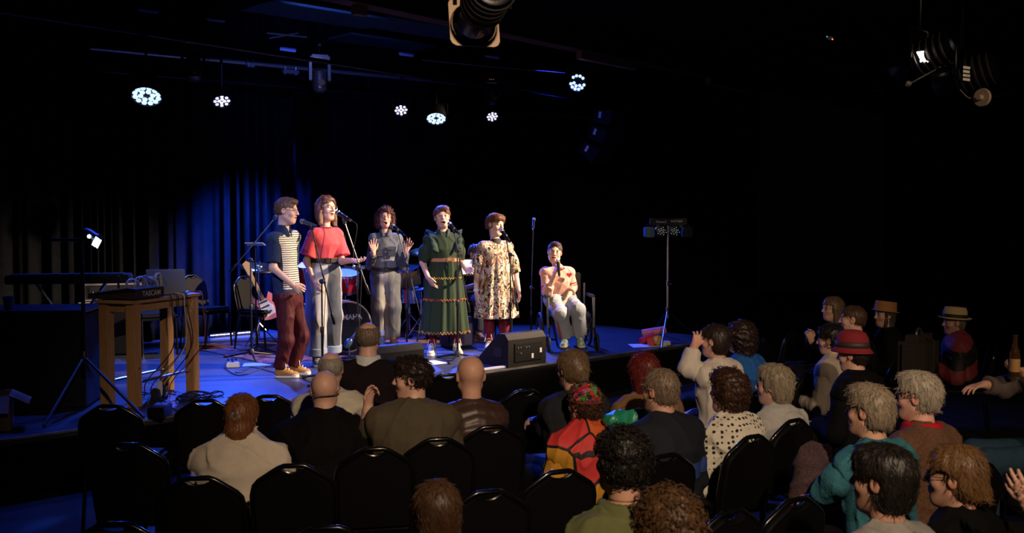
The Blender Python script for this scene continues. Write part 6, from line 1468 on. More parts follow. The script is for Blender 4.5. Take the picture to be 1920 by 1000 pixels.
# man sitting sideways at the right edge, bottle in hand
def armR(p):
    p.el[1] = p.px(1880, 728, .0); p.wr[1] = p.px(1846, 722, -.05); p.hd[1] = p.px(1815, 727, -.08) - p.wr[1]; p.hn[1] = nv((0, 0, -1)); p.curl[1] = (.25, .3, .35, .4)
    p.el[0] = p.px(1945, 735, -.1); p.wr[0] = p.px(1918, 697, -.1); p.hd[0] = p.px(1896, 690, -.12) - p.wr[0]; p.hn[0] = nv((-.2, -.3, .9)); p.curl[0] = (.7, .75, .8, .85); p.thumb[0] = .9
p = seated((1962, 610), 300, 262, 268, 'man in grey jumper and jeans seated sideways at the right edge with a bottle', SK3, 1.02, 1.05, topm=cloth('taupe_knit', (.10, .075, .07)), arms=armR, legm=cloth('blue_denim', (.025, .055, .085)), fine=.007, chairlabel='black banquet chair under the man with the bottle at the right edge')
bt = empty('beer_bottle', p.obj.matrix_basis @ Vector(p.px(1902, 706, -.14)), 0, 'brown glass bottle held by the man at the right edge', 'bottle')
BG = mat('brown_glass', (.05, .022, .008), .08, coat=.5)
mb = MB(); mb.lathe([(.030, 0), (.031, .01), (.031, .13), (.026, .155), (.014, .19), (.0125, .24), (.0145, .245), (.0145, .258)], 20); mb.done('glass_body', BG, bt, True)
mb = MB(); mb.lathe([(.0315, .03), (.0315, .11)], 20, None, False); mb.done('paper_label', mat('amber_label', (.42, .22, .06), .6), bt, True)
p = seated((2030, 830), 560, 232, 250, 'person whose clapping hands show at the bottom right corner', SK1, 1.0, 1.0, topm=cloth('black_cotton', (.005, .0045, .0045)), fine=.0065, arms=lambda p: (p.el.__setitem__(1, p.px(1985, 965, .0)), p.wr.__setitem__(1, p.px(1942, 950, -.05)), p.hd.__setitem__(1, p.px(1905, 915, -.06) - p.px(1942, 950, -.05)), p.hn.__setitem__(1, nv((-.2, -.4, .6))), p.el.__setitem__(0, p.px(2010, 990, -.15)), p.wr.__setitem__(0, p.px(1955, 968, -.12)), p.hd.__setitem__(0, p.px(1912, 940, -.12) - p.px(1955, 968, -.12)), p.hn.__setitem__(0, nv((.2, .4, .6)))))
p.hair(H_DK, 'short')
# someone seated behind the floral dress on stage
q0 = S(6.25, 2.35)
pb = Person(q0, R_(35), 'seated musician in dark clothes mostly hidden behind the floral dress', hs=1.0, skin=SK1, fine=.007); pb.footz = 0
pb.head = nv((0, -.05, 1.10)); pb.neck = nv((0, -.01, .93)); pb.chest = nv((0, 0, .78)); pb.pelvis = nv((0, .02, .54)); pb.headR = rotm(.2, .25, 0)
pb.sh = [pb.neck + nv((q * .15, .01, -.06)) for q in (-1, 1)]; pb.el = [pb.sh[i] + nv((q * .12, -.05, -.24)) for i, q in ((0, -1), (1, 1))]; pb.wr = [nv((-.12, -.28, .72)), nv((.24, -.26, .64))]; pb.hd = [nv((.4, -.8, 0)), nv((.1, -.8, -.3))]; pb.hn = [nv((0, 0, -1)), nv((0, 0, -1))]
pb.hip = [nv((q * .09, 0, .52)) for q in (-1, 1)]; pb.kn = [nv((q * .17, -.42, .52)) for q in (-1, 1)]; pb.an = [nv((q * .2, -.42, .09)) for q in (-1, 1)]; pb.toe = [nv((q * .22, -.60, .05)) for q in (-1, 1)]
pb.build((0, 1), True, .018); pb.top = pb.part('shirt', pb.torso_prims(.026), .012, cloth('black_cotton', (.005, .0045, .0045)), above(.5))
for q in (0, 1): pb.part('sleeve', pb.arm_prims(q, .024, 0, .9), .012, cloth('black_cotton', (.005, .0045, .0045)), parent=pb.top)
pb.part('jeans', pb.leg_prims(0, (.10, .082, .066), 1.9) + pb.leg_prims(1, (.10, .082, .066), 1.9) + [cap(pb.hip[0], pb.hip[1], .12, None, .05)], .014, DARKJ)
for q in (0, 1): pb.shoe(q, mat('tan_sandal', (.3,) * 3), CREAM)
pb.hair(H_BR, 'short'); 
chair(q0, 35, 'black banquet chair under the musician behind the floral dress', SG)

# ---------------------------------------------------------------- empty chairs, coats and bags in the hall
def chair_px(crown, s, th, label):
    """chair whose back-rest crown shows at this pixel"""
    Y = F / s; c = at_y(crown[0], crown[1], Y); t = R_(th)
    back = Vector((-math.sin(t), math.cos(t), 0)) * .29
    return chair(Vector((c.x - back.x, c.y - back.y, 0)), th, label)
def chair_at(crown, th, label):
    c = at_z(crown[0], crown[1], .875); t = R_(th); back = Vector((-math.sin(t), math.cos(t), 0)) * .29
    return chair(Vector((c.x - back.x, c.y - back.y, 0)), th, label)
for (px_, th, lb) in (((550, 869), 187, 'empty black banquet chair right of the off-white t-shirt, crown at its shoulder'),
    ((703, 838), 190, 'black banquet chair behind the shaven man and olive t-shirt'),
    ((372, 892), 184, 'black banquet chair directly behind the off-white t-shirt'),
    ((822, 820), 193, 'black banquet chair behind the olive t-shirt mans back'),
    ((922, 797), 196, 'black banquet chair behind the puffer jacket'),
    ((205, 758), 182, 'empty black banquet chair before the pine tables near legs'),
    ((384, 748), 184, 'empty black banquet chair left of the auburn half-up hair, front row'),
    ((505, 740), 186, 'empty black banquet chair right of the auburn half-up hair, front row'),
    ((240, 830), 182, 'empty black banquet chair in the dark left second row'),
    ((215, 978), 182, 'empty black banquet chair at the bottom left corner'),
    ((612, 985), 188, 'empty black banquet chair at the bottom edge, centre left'),
    ((470, 1012), 186, 'empty black banquet chair cut by the bottom edge, left'),
    ((915, 918), 200, 'empty black banquet chair right of the long straight dark hair'),
    ((1050, 880), 204, 'black banquet chair behind the patchwork jacket'),
    ((1250, 850), 210, 'black banquet chair behind the navy jumper'),
    ((1412, 815), 216, 'black banquet chair behind the polka-dot blouse'),
    ((1490, 785), 218, 'black banquet chair behind the pale grey hoodie'),
    ((1372, 955), 214, 'empty black banquet chair between sage shirt and hoodie rows'),
    ((1495, 932), 214, 'empty black banquet chair left of the heather grey hoodie'),
    ((745, 705), 190, 'empty black banquet chair in the front row right of the balding man'),
    ((840, 700), 193, 'empty black banquet chair in the front row before the bald puffer-jacket man'),
    ((985, 730), 198, 'empty black banquet chair before the charcoal blouse'),
    ((1430, 632), 226, 'empty black banquet chair right of the blue top, far row'),
    ((1490, 618), 228, 'empty black banquet chair in the far row left of the blond woman'),
    ((1520, 690), 224, 'empty black banquet chair left of the red hat'),
    ((1690, 668), 228, 'empty black banquet chair right of the red hat')):
    chair_at(px_, th, lb)
# leather bag standing on a chair, coat on a chair, steps
bgp = at_y(1722, 668, F / 262); bg = empty('leather_bag', bgp + Vector((0, 0, -.24)), R_(228), 'dark leather bag upright on a chair between the hats', 'bag')
LTH = mat('dark_brown_leather', (.022, .017, .014), .35, bump=.2, bscale=60)
mb = MB(); mb.box((0, 0, .20), (.36, .20, .40), bev=.05); mb.done('bag_body', LTH, bg, True)
mb = MB(); mb.tube([(0, .104, .02), (0, .106, .36), (0, .02, .405)], .006, 6); mb.done('seam', LTH, bg, True)
mb = MB(); mb.tube(arc((0, 0, .39), .05, 0, math.pi, 12), .010, 8); mb.done('handle', LTH, bg, True)
ct = at_y(1522, 878, F / 385); co = sdf_obj('wool_coat', [ell((0, 0, 0), (.10, .07, .12), None, .05), cap((-.06, 0, .06), (-.10, .02, -.16), .05, .06, .06), cap((.06, .02, .03), (.10, .03, -.18), .05, .06, .06), ell((0, .02, -.12), (.13, .06, .12), None, .05)], .012, mat('mauve_boucle', (.075, .040, .045), .95, var=.5, vscale=120, bump=.9, bscale=180), None, folds(.016, 30, 4, (1, 1, .4)))
co.location = ct; co.rotation_euler = (0, 0, R_(218)); tagit(co, 'mauve-brown woolly coat heaped on a chair left of the teal jumper', 'coat')
# ---------------------------------------------------------------- lighting rig
def pipe(a, b, r, m, label, name='lighting_pipe', group='lighting bars'):
    mb = MB(); mb.tube([a, b], r, 12); o = mb.done(name, m, None, True); return tagit(o, label, 'pipe', group)
PIPE = mat('scaffold_grey', (.30, .31, .34), .35, .8)
YB = 13.0
LEDW = mat('led_cool', (.9, .95, 1), .3, emit=(.52, .74, 1), es=1.35); LEDV = mat('led_violet', (.95, .92, 1), .3, emit=(.78, .78, 1), es=1.3)
def par(c, aim, r, label, ledm, rings, hang, watt=0, col=BLUE, size=60, blocked=False):
    c, aim = Vector(c), Vector(aim); d = (aim - c).normalized(); M0 = axisM((0, 0, 0), d)
    t = empty('led_spotlight', c, 0, label, 'stage light', 'led spotlights over the stage')
    mb = MB(); mb.lathe([(.3 * r, -.20), (r * .8, -.17), (r * .98, -.08), (r * 1.06, 0), (r * 1.08, .012), (r * 1.0, .012), (r * .99, -.004)], 28, M0, False); mb.done('housing', BLACKM(), t, True)
    mb = MB(); mb.lathe([(r * .995, -.006), (.001, -.006)], 28, M0, False); mb.done('face_plate', mat('led_plate', (.02, .02, .05), .4), t)
    for (n_, rr) in rings:
        for k in range(n_):
            a = k / n_ * 2 * math.pi + .2 * rr
            if blocked and .0 < math.sin(a) * rr < .42: continue
            mb = MB(); mb.lathe([(.185 * r, -.004), (.175 * r, .004), (.09 * r, .010)], 12, M0 @ Matrix.Translation((math.cos(a) * rr * r, math.sin(a) * rr * r, 0))); mb.done('led_lens', ledm, t)
    top = Vector((0, 0, hang)); sd = d.cross(Vector((0, 0, 1))).normalized() * r * 1.15
    mb = MB(); mb.tube([sd - d * .07, sd + Vector((0, 0, r * 1.5)), -sd + Vector((0, 0, r * 1.5)), -sd - d * .07], .009, 6); mb.done('yoke', BLACKM(), t, True)
    mb = MB(); mb.tube([Vector((0, 0, r * 1.5)), top], .011, 6); mb.lathe([(.04, -.02), (.04, .02)], 10, Matrix.Translation(top) @ Matrix.Rotation(R_(90), 4, 'Y')); mb.done('clamp', BLACKM(), t, True)
    if watt: spot('spot_beam', c + d * .03, aim, watt, col, size, .6, r * .7)
    return t
bz = 4.02
B0, B1 = at_y(300, 100, 11.6), at_y(1010, 186, 16.6); B0.z = B1.z = bz
r19 = [(12, .80), (6, .42)]; r12 = [(8, .72), (4, .30)]
l1 = at_y(416, 190, 13.0); l2 = at_y(752, 207, 14.4); l3 = at_y(923, 219, 15.6)
dirb = (Vector((l3.x, l3.y, 0)) - Vector((l1.x, l1.y, 0))).normalized()
pa = Vector((l1.x, l1.y, bz)) - dirb * 1.6; pb_ = Vector((l3.x, l3.y, bz)) + dirb * 1.6
pipe(pa, pb_, .027, PIPE, 'long scaffold lighting bar over the back of the stage')
pipe(pa + Vector((0, .35, -.22)), pb_ + Vector((0, .35, -.22)), .022, BLACKM(), 'thin dark bar just behind and below the rear lighting bar')
par(l1, S(3.1, 2.2, STZ), .115, 'rear led spotlight with white lenses above the blue curtain', LEDV, r12, bz - l1.z, 1700, BLUE, 70)
par(l2, S(4.6, 1.2, STZ), .100, 'rear led spotlight above the denim suit, left of the middle pair', LEDV, r12, bz - l2.z, 1700, BLUE, 70)
par(l3, S(6.4, .8, STZ), .095, 'rear led spotlight above the floral dress, right of the middle pair', LEDV, r12, bz - l3.z, 1300, BLUE, 70)
f1 = at_y(275, 180, 8.8); f2 = at_y(818, 222, 11.7); f3 = at_y(1083, 155, 12.6)
par(f1, f1 + Vector((.25, -1.5, -2.2)), .122, 'large led spotlight with bluish lenses at the far left', LEDW, r19, .48, 200, BLUE, 75)
par(f2, f2 + Vector((.1, -1.5, -2.4)), .112, 'large led spotlight with bluish lenses above the green dress', LEDW, r19, .50, 220, BLUE, 75)
par(f3, at_y(1083, 260, 9), .105, 'led spotlight half hidden by a bracket at the upper right of the stage', LEDW, r19, .40, 0, blocked=True)
dirf = (Vector((f2.x, f2.y, 0)) - Vector((f1.x, f1.y, 0))).normalized(); fz = (f1.z + f2.z) / 2 + .49
pipe(Vector((f1.x, f1.y, fz)) - dirf * 2.5, Vector((f2.x, f2.y, fz)) + dirf * 5.5, .024, BLACKM(), 'black lighting bar over the front of the stage')
spot('curtain_wash', S(4.5, 3.0, 3.5), S(4.2, 4.9, 1.15), 9000, (.02, .09, 1.0), 50, 1.0, .15)
spot('deck_wash', S(1.6, 2.6, 4.3), S(1.9, 1.5, STZ), 450, (.03, .09, 1.0), 80, .9, .2)
spot('deck_wash', S(7.2, 1.9, 4.2), S(6.8, .9, STZ), 500, (.02, .05, 1.0), 56, .9, .2)
spot('rear_bar_wash', S(3.2, .9, 4.4), (l1 + l2) / 2 + Vector((0, 0, .4)), 220, (.12, .2, 1.0), 50, .9, .1)  # unseen blue spot added to brighten the rear lighting bar
spot('array_wash', f3 + Vector((-.1, -.1, -.1)), at_y(1135, 250, 14.0), 25, (.06, .12, 1.0), 60, .9, .1)
for (a_, b_) in (((545, 175), (568, 345)), ((592, 175), (566, 345))):
    q0_, q1_ = at_y(*a_, 14.0), at_y(*b_, 14.35); spot('curtain_beam', q0_, q1_, 1500, (.02, .06, 1.0), 9, .8, .05)
def moving_head(c, label, s=1.0):
    t = empty('moving_head_light', c, R_(20), label, 'stage light', 'moving head lights'); BR = mat('warm_lit_black', (.10, .07, .05), .35, .5)  # bronze tone puts the warm light on the heads into their colour
    mb = MB(); mb.box((0, 0, .27 * s), (.24 * s, .18 * s, .09 * s), bev=.02); mb.done('base', BR, t, True)
    for q in (-1, 1):
        mb = MB(); mb.box((q * .115 * s, 0, .12 * s), (.035 * s, .12 * s, .26 * s), bev=.014); mb.done('arm', BR, t, True)
    mb = MB(); mb.lathe([(.05 * s, -.15 * s), (.085 * s, -.12 * s), (.092 * s, 0), (.088 * s, .10 * s), (.05 * s, .14 * s)], 22, Matrix.Rotation(R_(-12), 4, 'X')); hd = mb.done('head', BR, t, True)
    mb = MB(); mb.lathe([(.045 * s, 0), (.040 * s, .012)], 18, Matrix.Translation((.01, -.095 * s, -.03 * s)) @ Matrix.Rotation(R_(80), 4, 'X')); mb.done('lens', mat('amber_lens', (.35, .2, .08), .1, .4), hd)
    mb = MB(); mb.tube([(0, 0, .30 * s), (0, 0, .44 * s)], .012, 6); mb.lathe([(.035, -.02), (.035, .02)], 10, Matrix.Translation((0, 0, .44 * s)) @ Matrix.Rotation(R_(90), 4, 'Y')); mb.done('clamp', BLACKM(), t, True)
    for k in range(3):
        mb = MB(); mb.box((-.06 + k * .03, -.093 * s, .27 * s), (.008, .004, .006)); mb.done('indicator', mat('amber_pin', (.6, .35, .1), .4, emit=(1, .5, .1), es=.6), t)
    return t
moving_head(at_y(599, 152, 12.6), 'warm-lit moving head light hanging above the coral-topped woman')
moving_head(at_y(922, 182, 14.8), 'warm-lit moving head light hanging above the floral dress', .9)
moving_head(at_y(362, 128, 11.6), 'dark moving head light hanging above the blue curtain, far left', 1.0)
# clutter on the rear bar
for i, (x, y, Y, w_, lb) in enumerate(((545, 135, 13.4, .22, 'bright bracket clamped on the rear lighting bar'), (470, 122, 13.1, .10, 'small clamp on the rear lighting bar near the left'), (945, 155, 15.4, .20, 'blue-lit cable box on the rear lighting bar at the right'))):
    c = at_y(x, y, Y); t = empty('bar_bracket', c, R_(40), lb, 'bracket', 'brackets on the lighting bar')
    mb = MB(); mb.box((0, 0, 0), (w_, .06, .05), bev=.006); mb.done('plate', mat('galvanised', (.5, .5, .55), .3, .8), t)
    for q in (-1, 1):
        mb = MB(); mb.tube([(q * w_ * .35, 0, -.04), (q * w_ * .35, 0, .07)], .008, 6); mb.done('bolt', CHROME(), t)
# ceiling beams, conduits, panels
RB = mat('oxblood_beam_paint', (.045, .010, .011), .7, var=.2, vscale=3)
bA, bB = at_y(616, 0, 9.6), at_y(1420, 137, 16.2); bB.z = bA.z
def beam(a, b, w_, h_, m, label):
    a, b = Vector(a), Vector(b); L = (b - a).length; t = empty('roof_beam', (a + b) / 2, math.atan2((b - a).y, (b - a).x), label, 'beam', 'roof beams')
    mb = MB(); mb.box((0, 0, -h_ / 2), (L, w_, .025)); mb.done('lower_flange', m, t); mb = MB(); mb.box((0, 0, h_ / 2), (L, w_, .025)); mb.done('upper_flange', m, t); mb = MB(); mb.box((0, 0, 0), (L, .02, h_)); mb.done('web', m, t)
    return t
dB = (bB - bA).normalized()
beam(bA - dB * 9 + Vector((0, 0, .2)), bB + dB * 6 + Vector((0, 0, .2)), .20, .36, RB, 'oxblood steel roof beam running over the front of the stage')
beam(bA - dB * 9 + V * -5.5 + Vector((0, 0, .2)), bB + dB * 6 + V * -5.5 + Vector((0, 0, .2)), .20, .36, RB, 'oxblood steel roof beam over the audience')
WPN = mat('faded_pink_trunking', (.20, .13, .14), .6)
for i, (a, b, lb) in enumerate(((.36, .50, 'pale cable trunking under the roof beam, left of the hanging spotlight'), (3.9, 5.1, 'pale cable trunking under the roof beam, right of the hanging spotlight'), (7.0, 8.3, 'pale cable trunking under the roof beam, furthest right'))):
    mb = MB(); p0, p1 = bA + dB * a - Vector((0, 0, .02)), bA + dB * b - Vector((0, 0, .02)); L = (p1 - p0).length; mb.box((0, 0, 0), (L, .09, .10), bev=.008); o = mb.done('cable_trunking', WPN); o.location = (p0 + p1) / 2 + Vector((0, -.26, -.06)); o.rotation_euler = (0, 0, math.atan2(dB.y, dB.x)); tagit(o, lb, 'trunking', 'trunking on the roof beam')
TEALP = mat('teal_ceiling_panel', (.015, .05, .07), .8)
for i, (x, y, Y, w_, d_, lb) in enumerate(((600, 28, 12.0, 1.7, .7, 'dark teal ceiling panel at the upper left'), (800, 55, 13.0, 1.6, .7, 'dark teal ceiling panel above the middle of the stage'), (720, 80, 14.5, 1.5, .6, 'dark teal ceiling panel above the rear bar'))):
    mb = MB(); mb.box((0, 0, 0), (w_, d_, .03), bev=.005); o = mb.done('ceiling_panel', TEALP); o.location = at_y(x, y, Y); o.rotation_euler = (0, 0, math.atan2(U.y, U.x)); tagit(o, lb, 'ceiling panel', 'ceiling panels')
BLR = mat('blue_lit_plate', (.35, .45, .9), .4)  # blue light on the plates put into their base colour
for i, (x, y, Y, lb) in enumerate(((278, 20, 11, 'upper left'), (405, 37, 11.5, 'left, above the bar'), (540, 93, 13, 'above the bright bracket'), (762, 102, 13.6, 'above the rear bar centre'), (922, 106, 14, 'above the right moving head'))):
    mb = MB(); mb.box((0, 0, 0), (.20, .10, .03), bev=.006); o = mb.done('junction_plate', BLR); o.location = at_y(x, y, Y); o.rotation_euler = (.35, .1, .2); tagit(o, 'small flat ceiling plate catching blue light, ' + lb, 'plate', 'ceiling plates')
# thin conduits and hanging cables
for i, (a, b, Y0, Y1, lb) in enumerate((((790, 112), (1060, 138), 12.6, 13.6, 'thin conduit with a worn edge in front of the right moving head'), ((970, 212), (1110, 222), 15, 15.8, 'thin bar low behind the right moving head'), ((500, 62), (575, 70), 12.4, 12.8, 'short blue-lit rod near the upper left'), ((505, 72), (560, 62), 12.4, 12.8, 'second short blue-lit rod crossing the first'))):
    pipe(at_y(*a, Y0), at_y(*b, Y1), .010, mat('worn_conduit', (.22, .19, .18), .4, .6), lb, 'conduit', 'ceiling conduits')
# ---------------------------------------------------------------- line array at the stage right
for i in range(3):
    c = at_y(1141 - i * 10 - (i == 2) * 6, 221 + i * 32, 14.2); t = empty('line_array_speaker', c, R_(58), ['top', 'middle', 'lowest'][i] + ' cabinet of the hanging line array speaker', 'speaker', 'line array cabinets')
    M = Matrix.Rotation(R_(10 + i * 12), 4, 'X')
    mb = MB(); mb.prism([(-.14, -.10), (.14, -.085), (.14, .085), (-.14, .10)], .42, M @ Matrix(((0, 0, 1, -.21), (1, 0, 0, 0), (0, 1, 0, 0), (0, 0, 0, 1)))); mb.done('cabinet', mat('array_black', (.008, .009, .014), .6, spec=.15), t)
    mb = MB(); mb.box((0, 0, 0), (.40, .006, .17)); o = mb.done('grille', mat('wedge_grille', (.1,) * 3), t); o.data.transform(M @ Matrix.Translation((0, -.144, 0)))
    mb = MB(); mb.box((0, 0, 0), (.004, .040, .085)); o = mb.done('label_plate', mat('label_white', (.75, .75, .78), .5), t); o.data.transform(M @ Matrix.Translation((-.213, .03, .02)))
    for q in (-1, 1):
        mb = MB(); mb.box((0, 0, 0), (.012, .03, .20)); o = mb.done('rigging_link', BLACKM(), t); o.data.transform(M @ Matrix.Translation((q * .215, .12, 0)))
# ---------------------------------------------------------------- lamp tree at the right of the stage
tb_ = st(1251, 645); tr_ = empty('lamp_tree', tb_, R_(10), 'steel tripod carrying a bar of four small par lamps, right of the stage', 'light stand'); hz_ = at_y(1254, 418, tb_.y).z - STZ
mb = MB(); mb.tube([(0, 0, .32), (0, 0, hz_)], .015, 10); mb.done('pole', mat('bright_steel', (.6, .6, .62), .3, .9), tr_, True)
for i, e in enumerate((st(1240, 655), st(1300, 628), st(1225, 622))):
    mb = MB(); l_ = Matrix.Rotation(-R_(10), 4, 'Z') @ (e - tb_); l_.z = .012; mb.tube([(0, 0, .42), l_], .012, 8); mb.done('leg', mat('bright_steel', (.6,) * 3) if i == 0 else BLACKM(), tr_, True)
mb = MB(); mb.lathe([(.028, .38), (.028, .46)], 12); mb.lathe([(.024, hz_ * .48), (.024, hz_ * .52)], 12); mb.tube([(0, 0, hz_ * .5), (.05, -.03, hz_ * .5)], .008, 6); mb.done('collar', CHROME(), tr_, True)
mb = MB(); mb.box((0, 0, hz_ + .01), (.48, .06, .09), bev=.008); bar = mb.done('crossbar', mat('bar_black', (.012, .014, .03), .4), tr_)
PRW = mat('printed_white', (.6, .65, .8), .5)
text_mesh('bar_lettering', 'Nosam2', .040, PRW, bar, Matrix.Translation((-.10, -.032, hz_ + .012)) @ Matrix.Rotation(R_(90), 4, 'X'), .0005, bold=.0005)
text_mesh('bar_lettering', 'PARTYBAR', .032, PRW, bar, Matrix.Translation((.10, -.032, hz_ + .018)) @ Matrix.Rotation(R_(90), 4, 'X'), .0005, bold=.0005)
for i, x in enumerate((-.245, -.095, .075, .245)):
    z = hz_ - .105
    if i in (0, 3):
        mb = MB(); mb.box((x, 0, z - .01), (.12, .12, .13), bev=.012); hd_ = mb.done('lamp_head', mat('lamp_blue_grey', (.05, .12, .22), .4) if i == 0 else BLACKP(), tr_)
        mb = MB(); mb.box((x, 0, z + .07), (.05, .03, .04)); mb.done('bracket', BLACKM(), hd_)
    else:
        mb = MB(); mb.lathe([(.055, .07), (.072, .05), (.075, -.04), (.068, -.045)], 22, Matrix.Translation((x, 0, z)) @ Matrix.Rotation(R_(90), 4, 'X') @ Matrix.Rotation(math.pi, 4, 'X')); hd_ = mb.done('lamp_head', BLACKP(), tr_, True)
        for k in range(14):
            a = k * 2.4; rr = .014 + .0034 * k; mb = MB(); mb.lathe([(.006, 0), (.004, .004)], 8, Matrix.Translation((x + math.cos(a) * rr, -.050, z + math.sin(a) * rr)) @ Matrix.Rotation(R_(90), 4, 'X')); mb.done('led', mat('dim_led', (.7, .75, .8), .3, emit=(.6, .7, .8), es=.25), hd_)
    if i in (1, 2):
        for q in (-1, 1): mb = MB(); mb.box((x - .05 * (1 if i == 1 else -1.6) + q * .010, -.036, hz_ - .045), (.008, .01, .04)); mb.done('clamp_screw', mat('bright_steel', (.6,) * 3), bar)
# heap of coloured things at its foot
hp = S(7.05, .25)
def thing_mesh(name, mb, m, loc, label, cat, rz=0, group=None, smooth=True):
    o = mb.done(name, m, None, smooth); o.location = loc; o.rotation_euler = (0, 0, rz); return tagit(o, label, cat, group)
hx = lambda x, y, z=0: st(x, y) + Vector((0, 0, z))
mb = MB(); mb.prism([(-.24, -.14), (.2, -.16), (.24, .12), (-.18, .15)], .004); thing_mesh('paper_sheet', mb, mat('white_paper', (.7,) * 3), hx(1212, 648, .001), 'white sheet spread under the coloured props', 'paper', .3, smooth=False)
mb = MB(); mb.lathe([(.02, -.16), (.05, -.15), (.05, .15), (.02, .16)], 18, Matrix.Rotation(R_(80), 4, 'Y') @ Matrix.Rotation(.3, 4, 'X')); thing_mesh('pink_roll', mb, mat('pink_vinyl', (.62, .20, .28), .5), hx(1226, 641, .13), 'pink roll on top of the coloured props', 'roll', .2)
mb = MB(); mb.lathe([(.02, -.10), (.045, -.10), (.055, .10), (.048, .10), (.03, -.08)], 18, Matrix.Rotation(R_(75), 4, 'Y')); thing_mesh('red_cup', mb, mat('red_vinyl', (.55, .03, .03), .4), hx(1213, 645, .06), 'red beaker lying among the coloured props', 'cup', .5)
mb = MB(); mb.lathe([(.03, -.05), (.055, -.05), (.060, .05), (.050, .055)], 18, Matrix.Rotation(R_(80), 4, 'X')); thing_mesh('yellow_tambourine', mb, mat('ochre_vinyl', (.50, .30, .05), .4), hx(1232, 648, .062), 'ochre drum-shaped shaker among the coloured props', 'shaker', .1)
mb = MB(); mb.lathe([(.045, -.05), (.050, .05), (.044, .05)], 18, Matrix.Rotation(R_(85), 4, 'X')); thing_mesh('red_shaker', mb, mat('red_vinyl', (.5,) * 3), hx(1221, 649, .052), 'red round shaker beside the ochre one', 'shaker', -.2)
mb = MB(); mb.box((0, 0, .03), (.12, .09, .05), bev=.008); thing_mesh('small_box', mb, mat('cream_card', (.5, .46, .4), .6), hx(1247, 648, 0), 'small cream striped box right of the coloured props', 'box', .1)
# ---------------------------------------------------------------- spotlights hanging over the audience
def theatre_lamp(c, aim, label, s=1.0, kind='plain', hang=.6):
    c, aim = Vector(c), Vector(aim); d = (aim - c).normalized(); M = axisM((0, 0, 0), d)
    t = empty('theatre_spotlight', c, 0, label, 'stage light', 'theatre spotlights over the audience')
    mb = MB(); mb.lathe([(.06 * s, -.26 * s), (.11 * s, -.24 * s), (.12 * s, .02 * s), (.095 * s, .04 * s), (.095 * s, .20 * s)], 24, M, False); b_ = mb.done('housing', BLACKM(), t, True); b_.modifiers.new('t', 'SOLIDIFY').thickness = .004
    for k in range(5):
        mb = MB(); mb.lathe([(.122 * s, -.22 * s + k * .05 * s), (.128 * s, -.215 * s + k * .05 * s), (.122 * s, -.20 * s + k * .05 * s)], 24, M, False); mb.done('cooling_fin', mat('fin_metal', (.10, .085, .07), .4, .6), b_, True)
    sd = d.cross(Vector((0, 0, 1))).normalized() * .15 * s
    mb = MB(); mb.tube([sd, sd + Vector((0, 0, .22 * s)), -sd + Vector((0, 0, .22 * s)), -sd], .012 * s, 6); mb.tube([Vector((0, 0, .22 * s)), Vector((0, 0, hang))], .014, 6); mb.done('yoke', BLACKM(), t, True)
    return t, M, d
k1 = at_y(1722, 112, 7.6); t, M, d = theatre_lamp(k1, S(4.5, 1.4, 1.4), 'lit theatre spotlight with bright shutter window at the upper right', 1.0)
WARMG = mat('lamp_window_glow', (1, .98, .94), .4, emit=(1, .97, .93), es=6)
fc = (Vector((0, 0, CAMZ)) - k1).normalized(); si = Vector((1, 0, 0)); upv = Vector((0, 0, 1))
fo = Vector((0, -.135, 0))
mb = MB(); mb.prism([(-.07, .035), (.075, .055), (.075, -.015), (-.04, -.02)], .005, Matrix.Translation(fo) @ Matrix.Rotation(R_(90), 4, 'X')); mb.done('shutter_window', WARMG, t)
for k in range(5): mb = MB(); mb.box(fo + Vector((-.035 + k * .025, -.004, -.03)), (.016, .006, .016), rot=Matrix.Rotation(R_(-25), 3, 'Y')); mb.done('vent_slot', WARMG, t)
mb = MB(); mb.lathe([(.016, 0), (.012, .008)], 12, Matrix.Translation(fo + Vector((.115, 0, .018))) @ Matrix.Rotation(R_(90), 4, 'X')); mb.done('peep_hole', WARMG, t)
mb = MB(); mb.tube([(.14, -.1, -.06), (-.12, -.12, -.20)], .006, 6); mb.lathe([(.022, 0), (.02, .02)], 12, Matrix.Translation((-.12, -.12, -.20)) @ Matrix.Rotation(R_(60), 4, 'X')); mb.done('adjusting_rod', mat('worn_steel', (.5, .45, .38), .35, .8), t, True)
k2 = at_y(1802, 145, 7.4); t, M, d = theatre_lamp(k2, S(3.6, 1.6, 1.4), 'second theatre spotlight right of the lit one, with lit cooling slots', .95)
for k in range(4): mb = MB(); mb.box((-.02, -.13, .05 - k * .028), (.05, .008, .018), rot=Matrix.Rotation(R_(8), 3, 'Y')); mb.done('cooling_slot', mat('lit_slot', (.45, .42, .36), .4, .3), t)
mb = MB()
mb.tube(smooth_path([(-.05, -.1, -.10), (.0, -.12, -.16), (.06, -.12, -.16), (.12, -.1, -.13)], 16), .004, 6); mb.done('safety_wire', mat('worn_steel', (.5,) * 3), t, True)
k3 = at_y(1842, 183, 7.2); hd = empty('brass_wheel_knob', k3, R_(-60), 'cream round tension wheel glowing below the second spotlight', 'knob')
mb = MB(); mb.lathe([(.020, -.012), (.062, -.012), (.066, 0), (.062, .012), (.020, .012)], 28, Matrix.Rotation(R_(90), 4, 'X')); mb.done('wheel', mat('cream_bakelite', (.66, .50, .36), .5), hd, True)
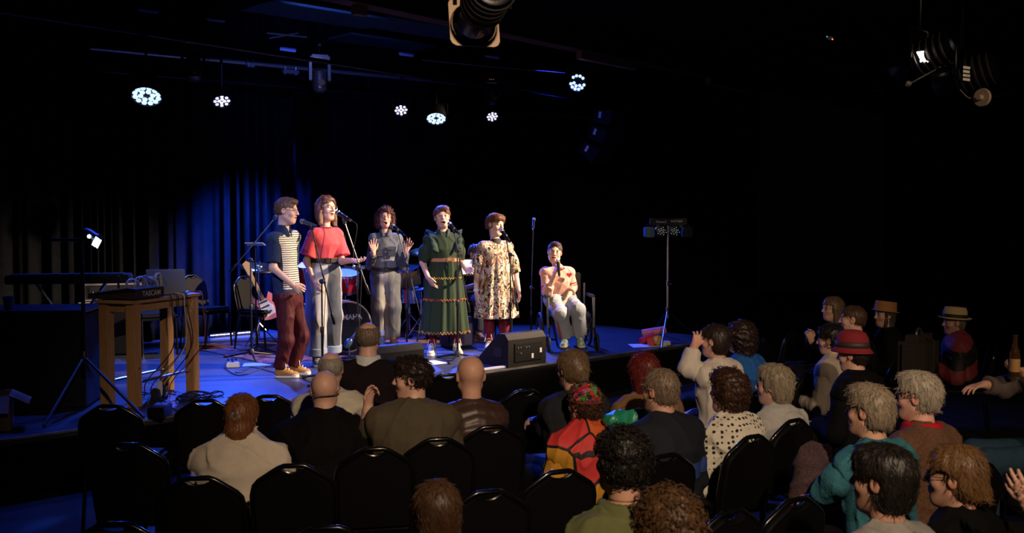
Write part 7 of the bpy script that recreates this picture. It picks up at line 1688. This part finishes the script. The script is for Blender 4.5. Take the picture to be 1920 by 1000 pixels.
mb = MB(); mb.lathe([(.018, -.05), (.018, .05)], 14, Matrix.Rotation(R_(90), 4, 'X')); mb.done('hub', mat('cream_bakelite', (.6,) * 3), hd, True)
mb = MB(); mb.tube([(0, .02, 0), (0, .30, .04)], .008, 6); mb.done('spindle', BLACKM(), hd, True)
k0 = at_y(905, 12, 4.6); t, M, d = theatre_lamp(k0, S(3.6, 1.6, 1.3), 'theatre spotlight cut by the top edge, rim lit warm', .85, hang=1.1)
mb = MB(); mb.quad(*[M @ Vector((math.cos(a) * .19, math.sin(a) * .19, .205)) for a in (0.8, 2.37, 3.94, 5.51)])
mb2 = MB(); N = 40
sq_ = lambda a, r: Vector((max(-r, min(r, r * 1.3 * math.cos(a))), max(-r, min(r, r * 1.3 * math.sin(a))), .175))
o1 = [mb2.bm.verts.new(M @ sq_(k / N * 2 * math.pi, .118)) for k in range(N)]; i1 = [mb2.bm.verts.new(M @ Vector((math.cos(k / N * 2 * math.pi) * .10, math.sin(k / N * 2 * math.pi) * .085, .175))) for k in range(N)]
for k in range(N): mb2.bm.faces.new((o1[k], o1[(k + 1) % N], i1[(k + 1) % N], i1[k]))
mb.bm.free(); o = mb2.done('colour_frame', mat('colour_frame_metal', (.45, .32, .22), .45, .5), t); o.modifiers.new('t', 'SOLIDIFY').thickness = .008  # warm light on the rim put into the frame's base colour
pipe(Vector((k0.x - 4, k0.y - .4, k0.z + 1.12)), Vector((k2.x + 4, k2.y + .2, k2.z + .6)), .024, BLACKM(), 'black lighting bar above the audience')
mb = MB(); mb.box((0, 0, 0), (.05, .03, .03), bev=.004); o = mb.done('standby_indicator', BLACKP()); o.location = at_y(1556, 72, 9); tagit(o, 'tiny ceiling box with red and blue indicator lamps', 'indicator')
for (dx, dz, c) in ((.018, -.010, (1, .12, .03)), (-.030, .012, (.1, .5, 1))):
    mb = MB(); mb.lathe([(.007, 0), (.005, .006)], 10, Matrix.Translation((dx, -.016, dz)) @ Matrix.Rotation(R_(90), 4, 'X')); mb.done('lamp', mat('pin_%d' % int(c[0] * 10), c, .4, emit=c, es=3 if c[0] > .5 else .6), o)
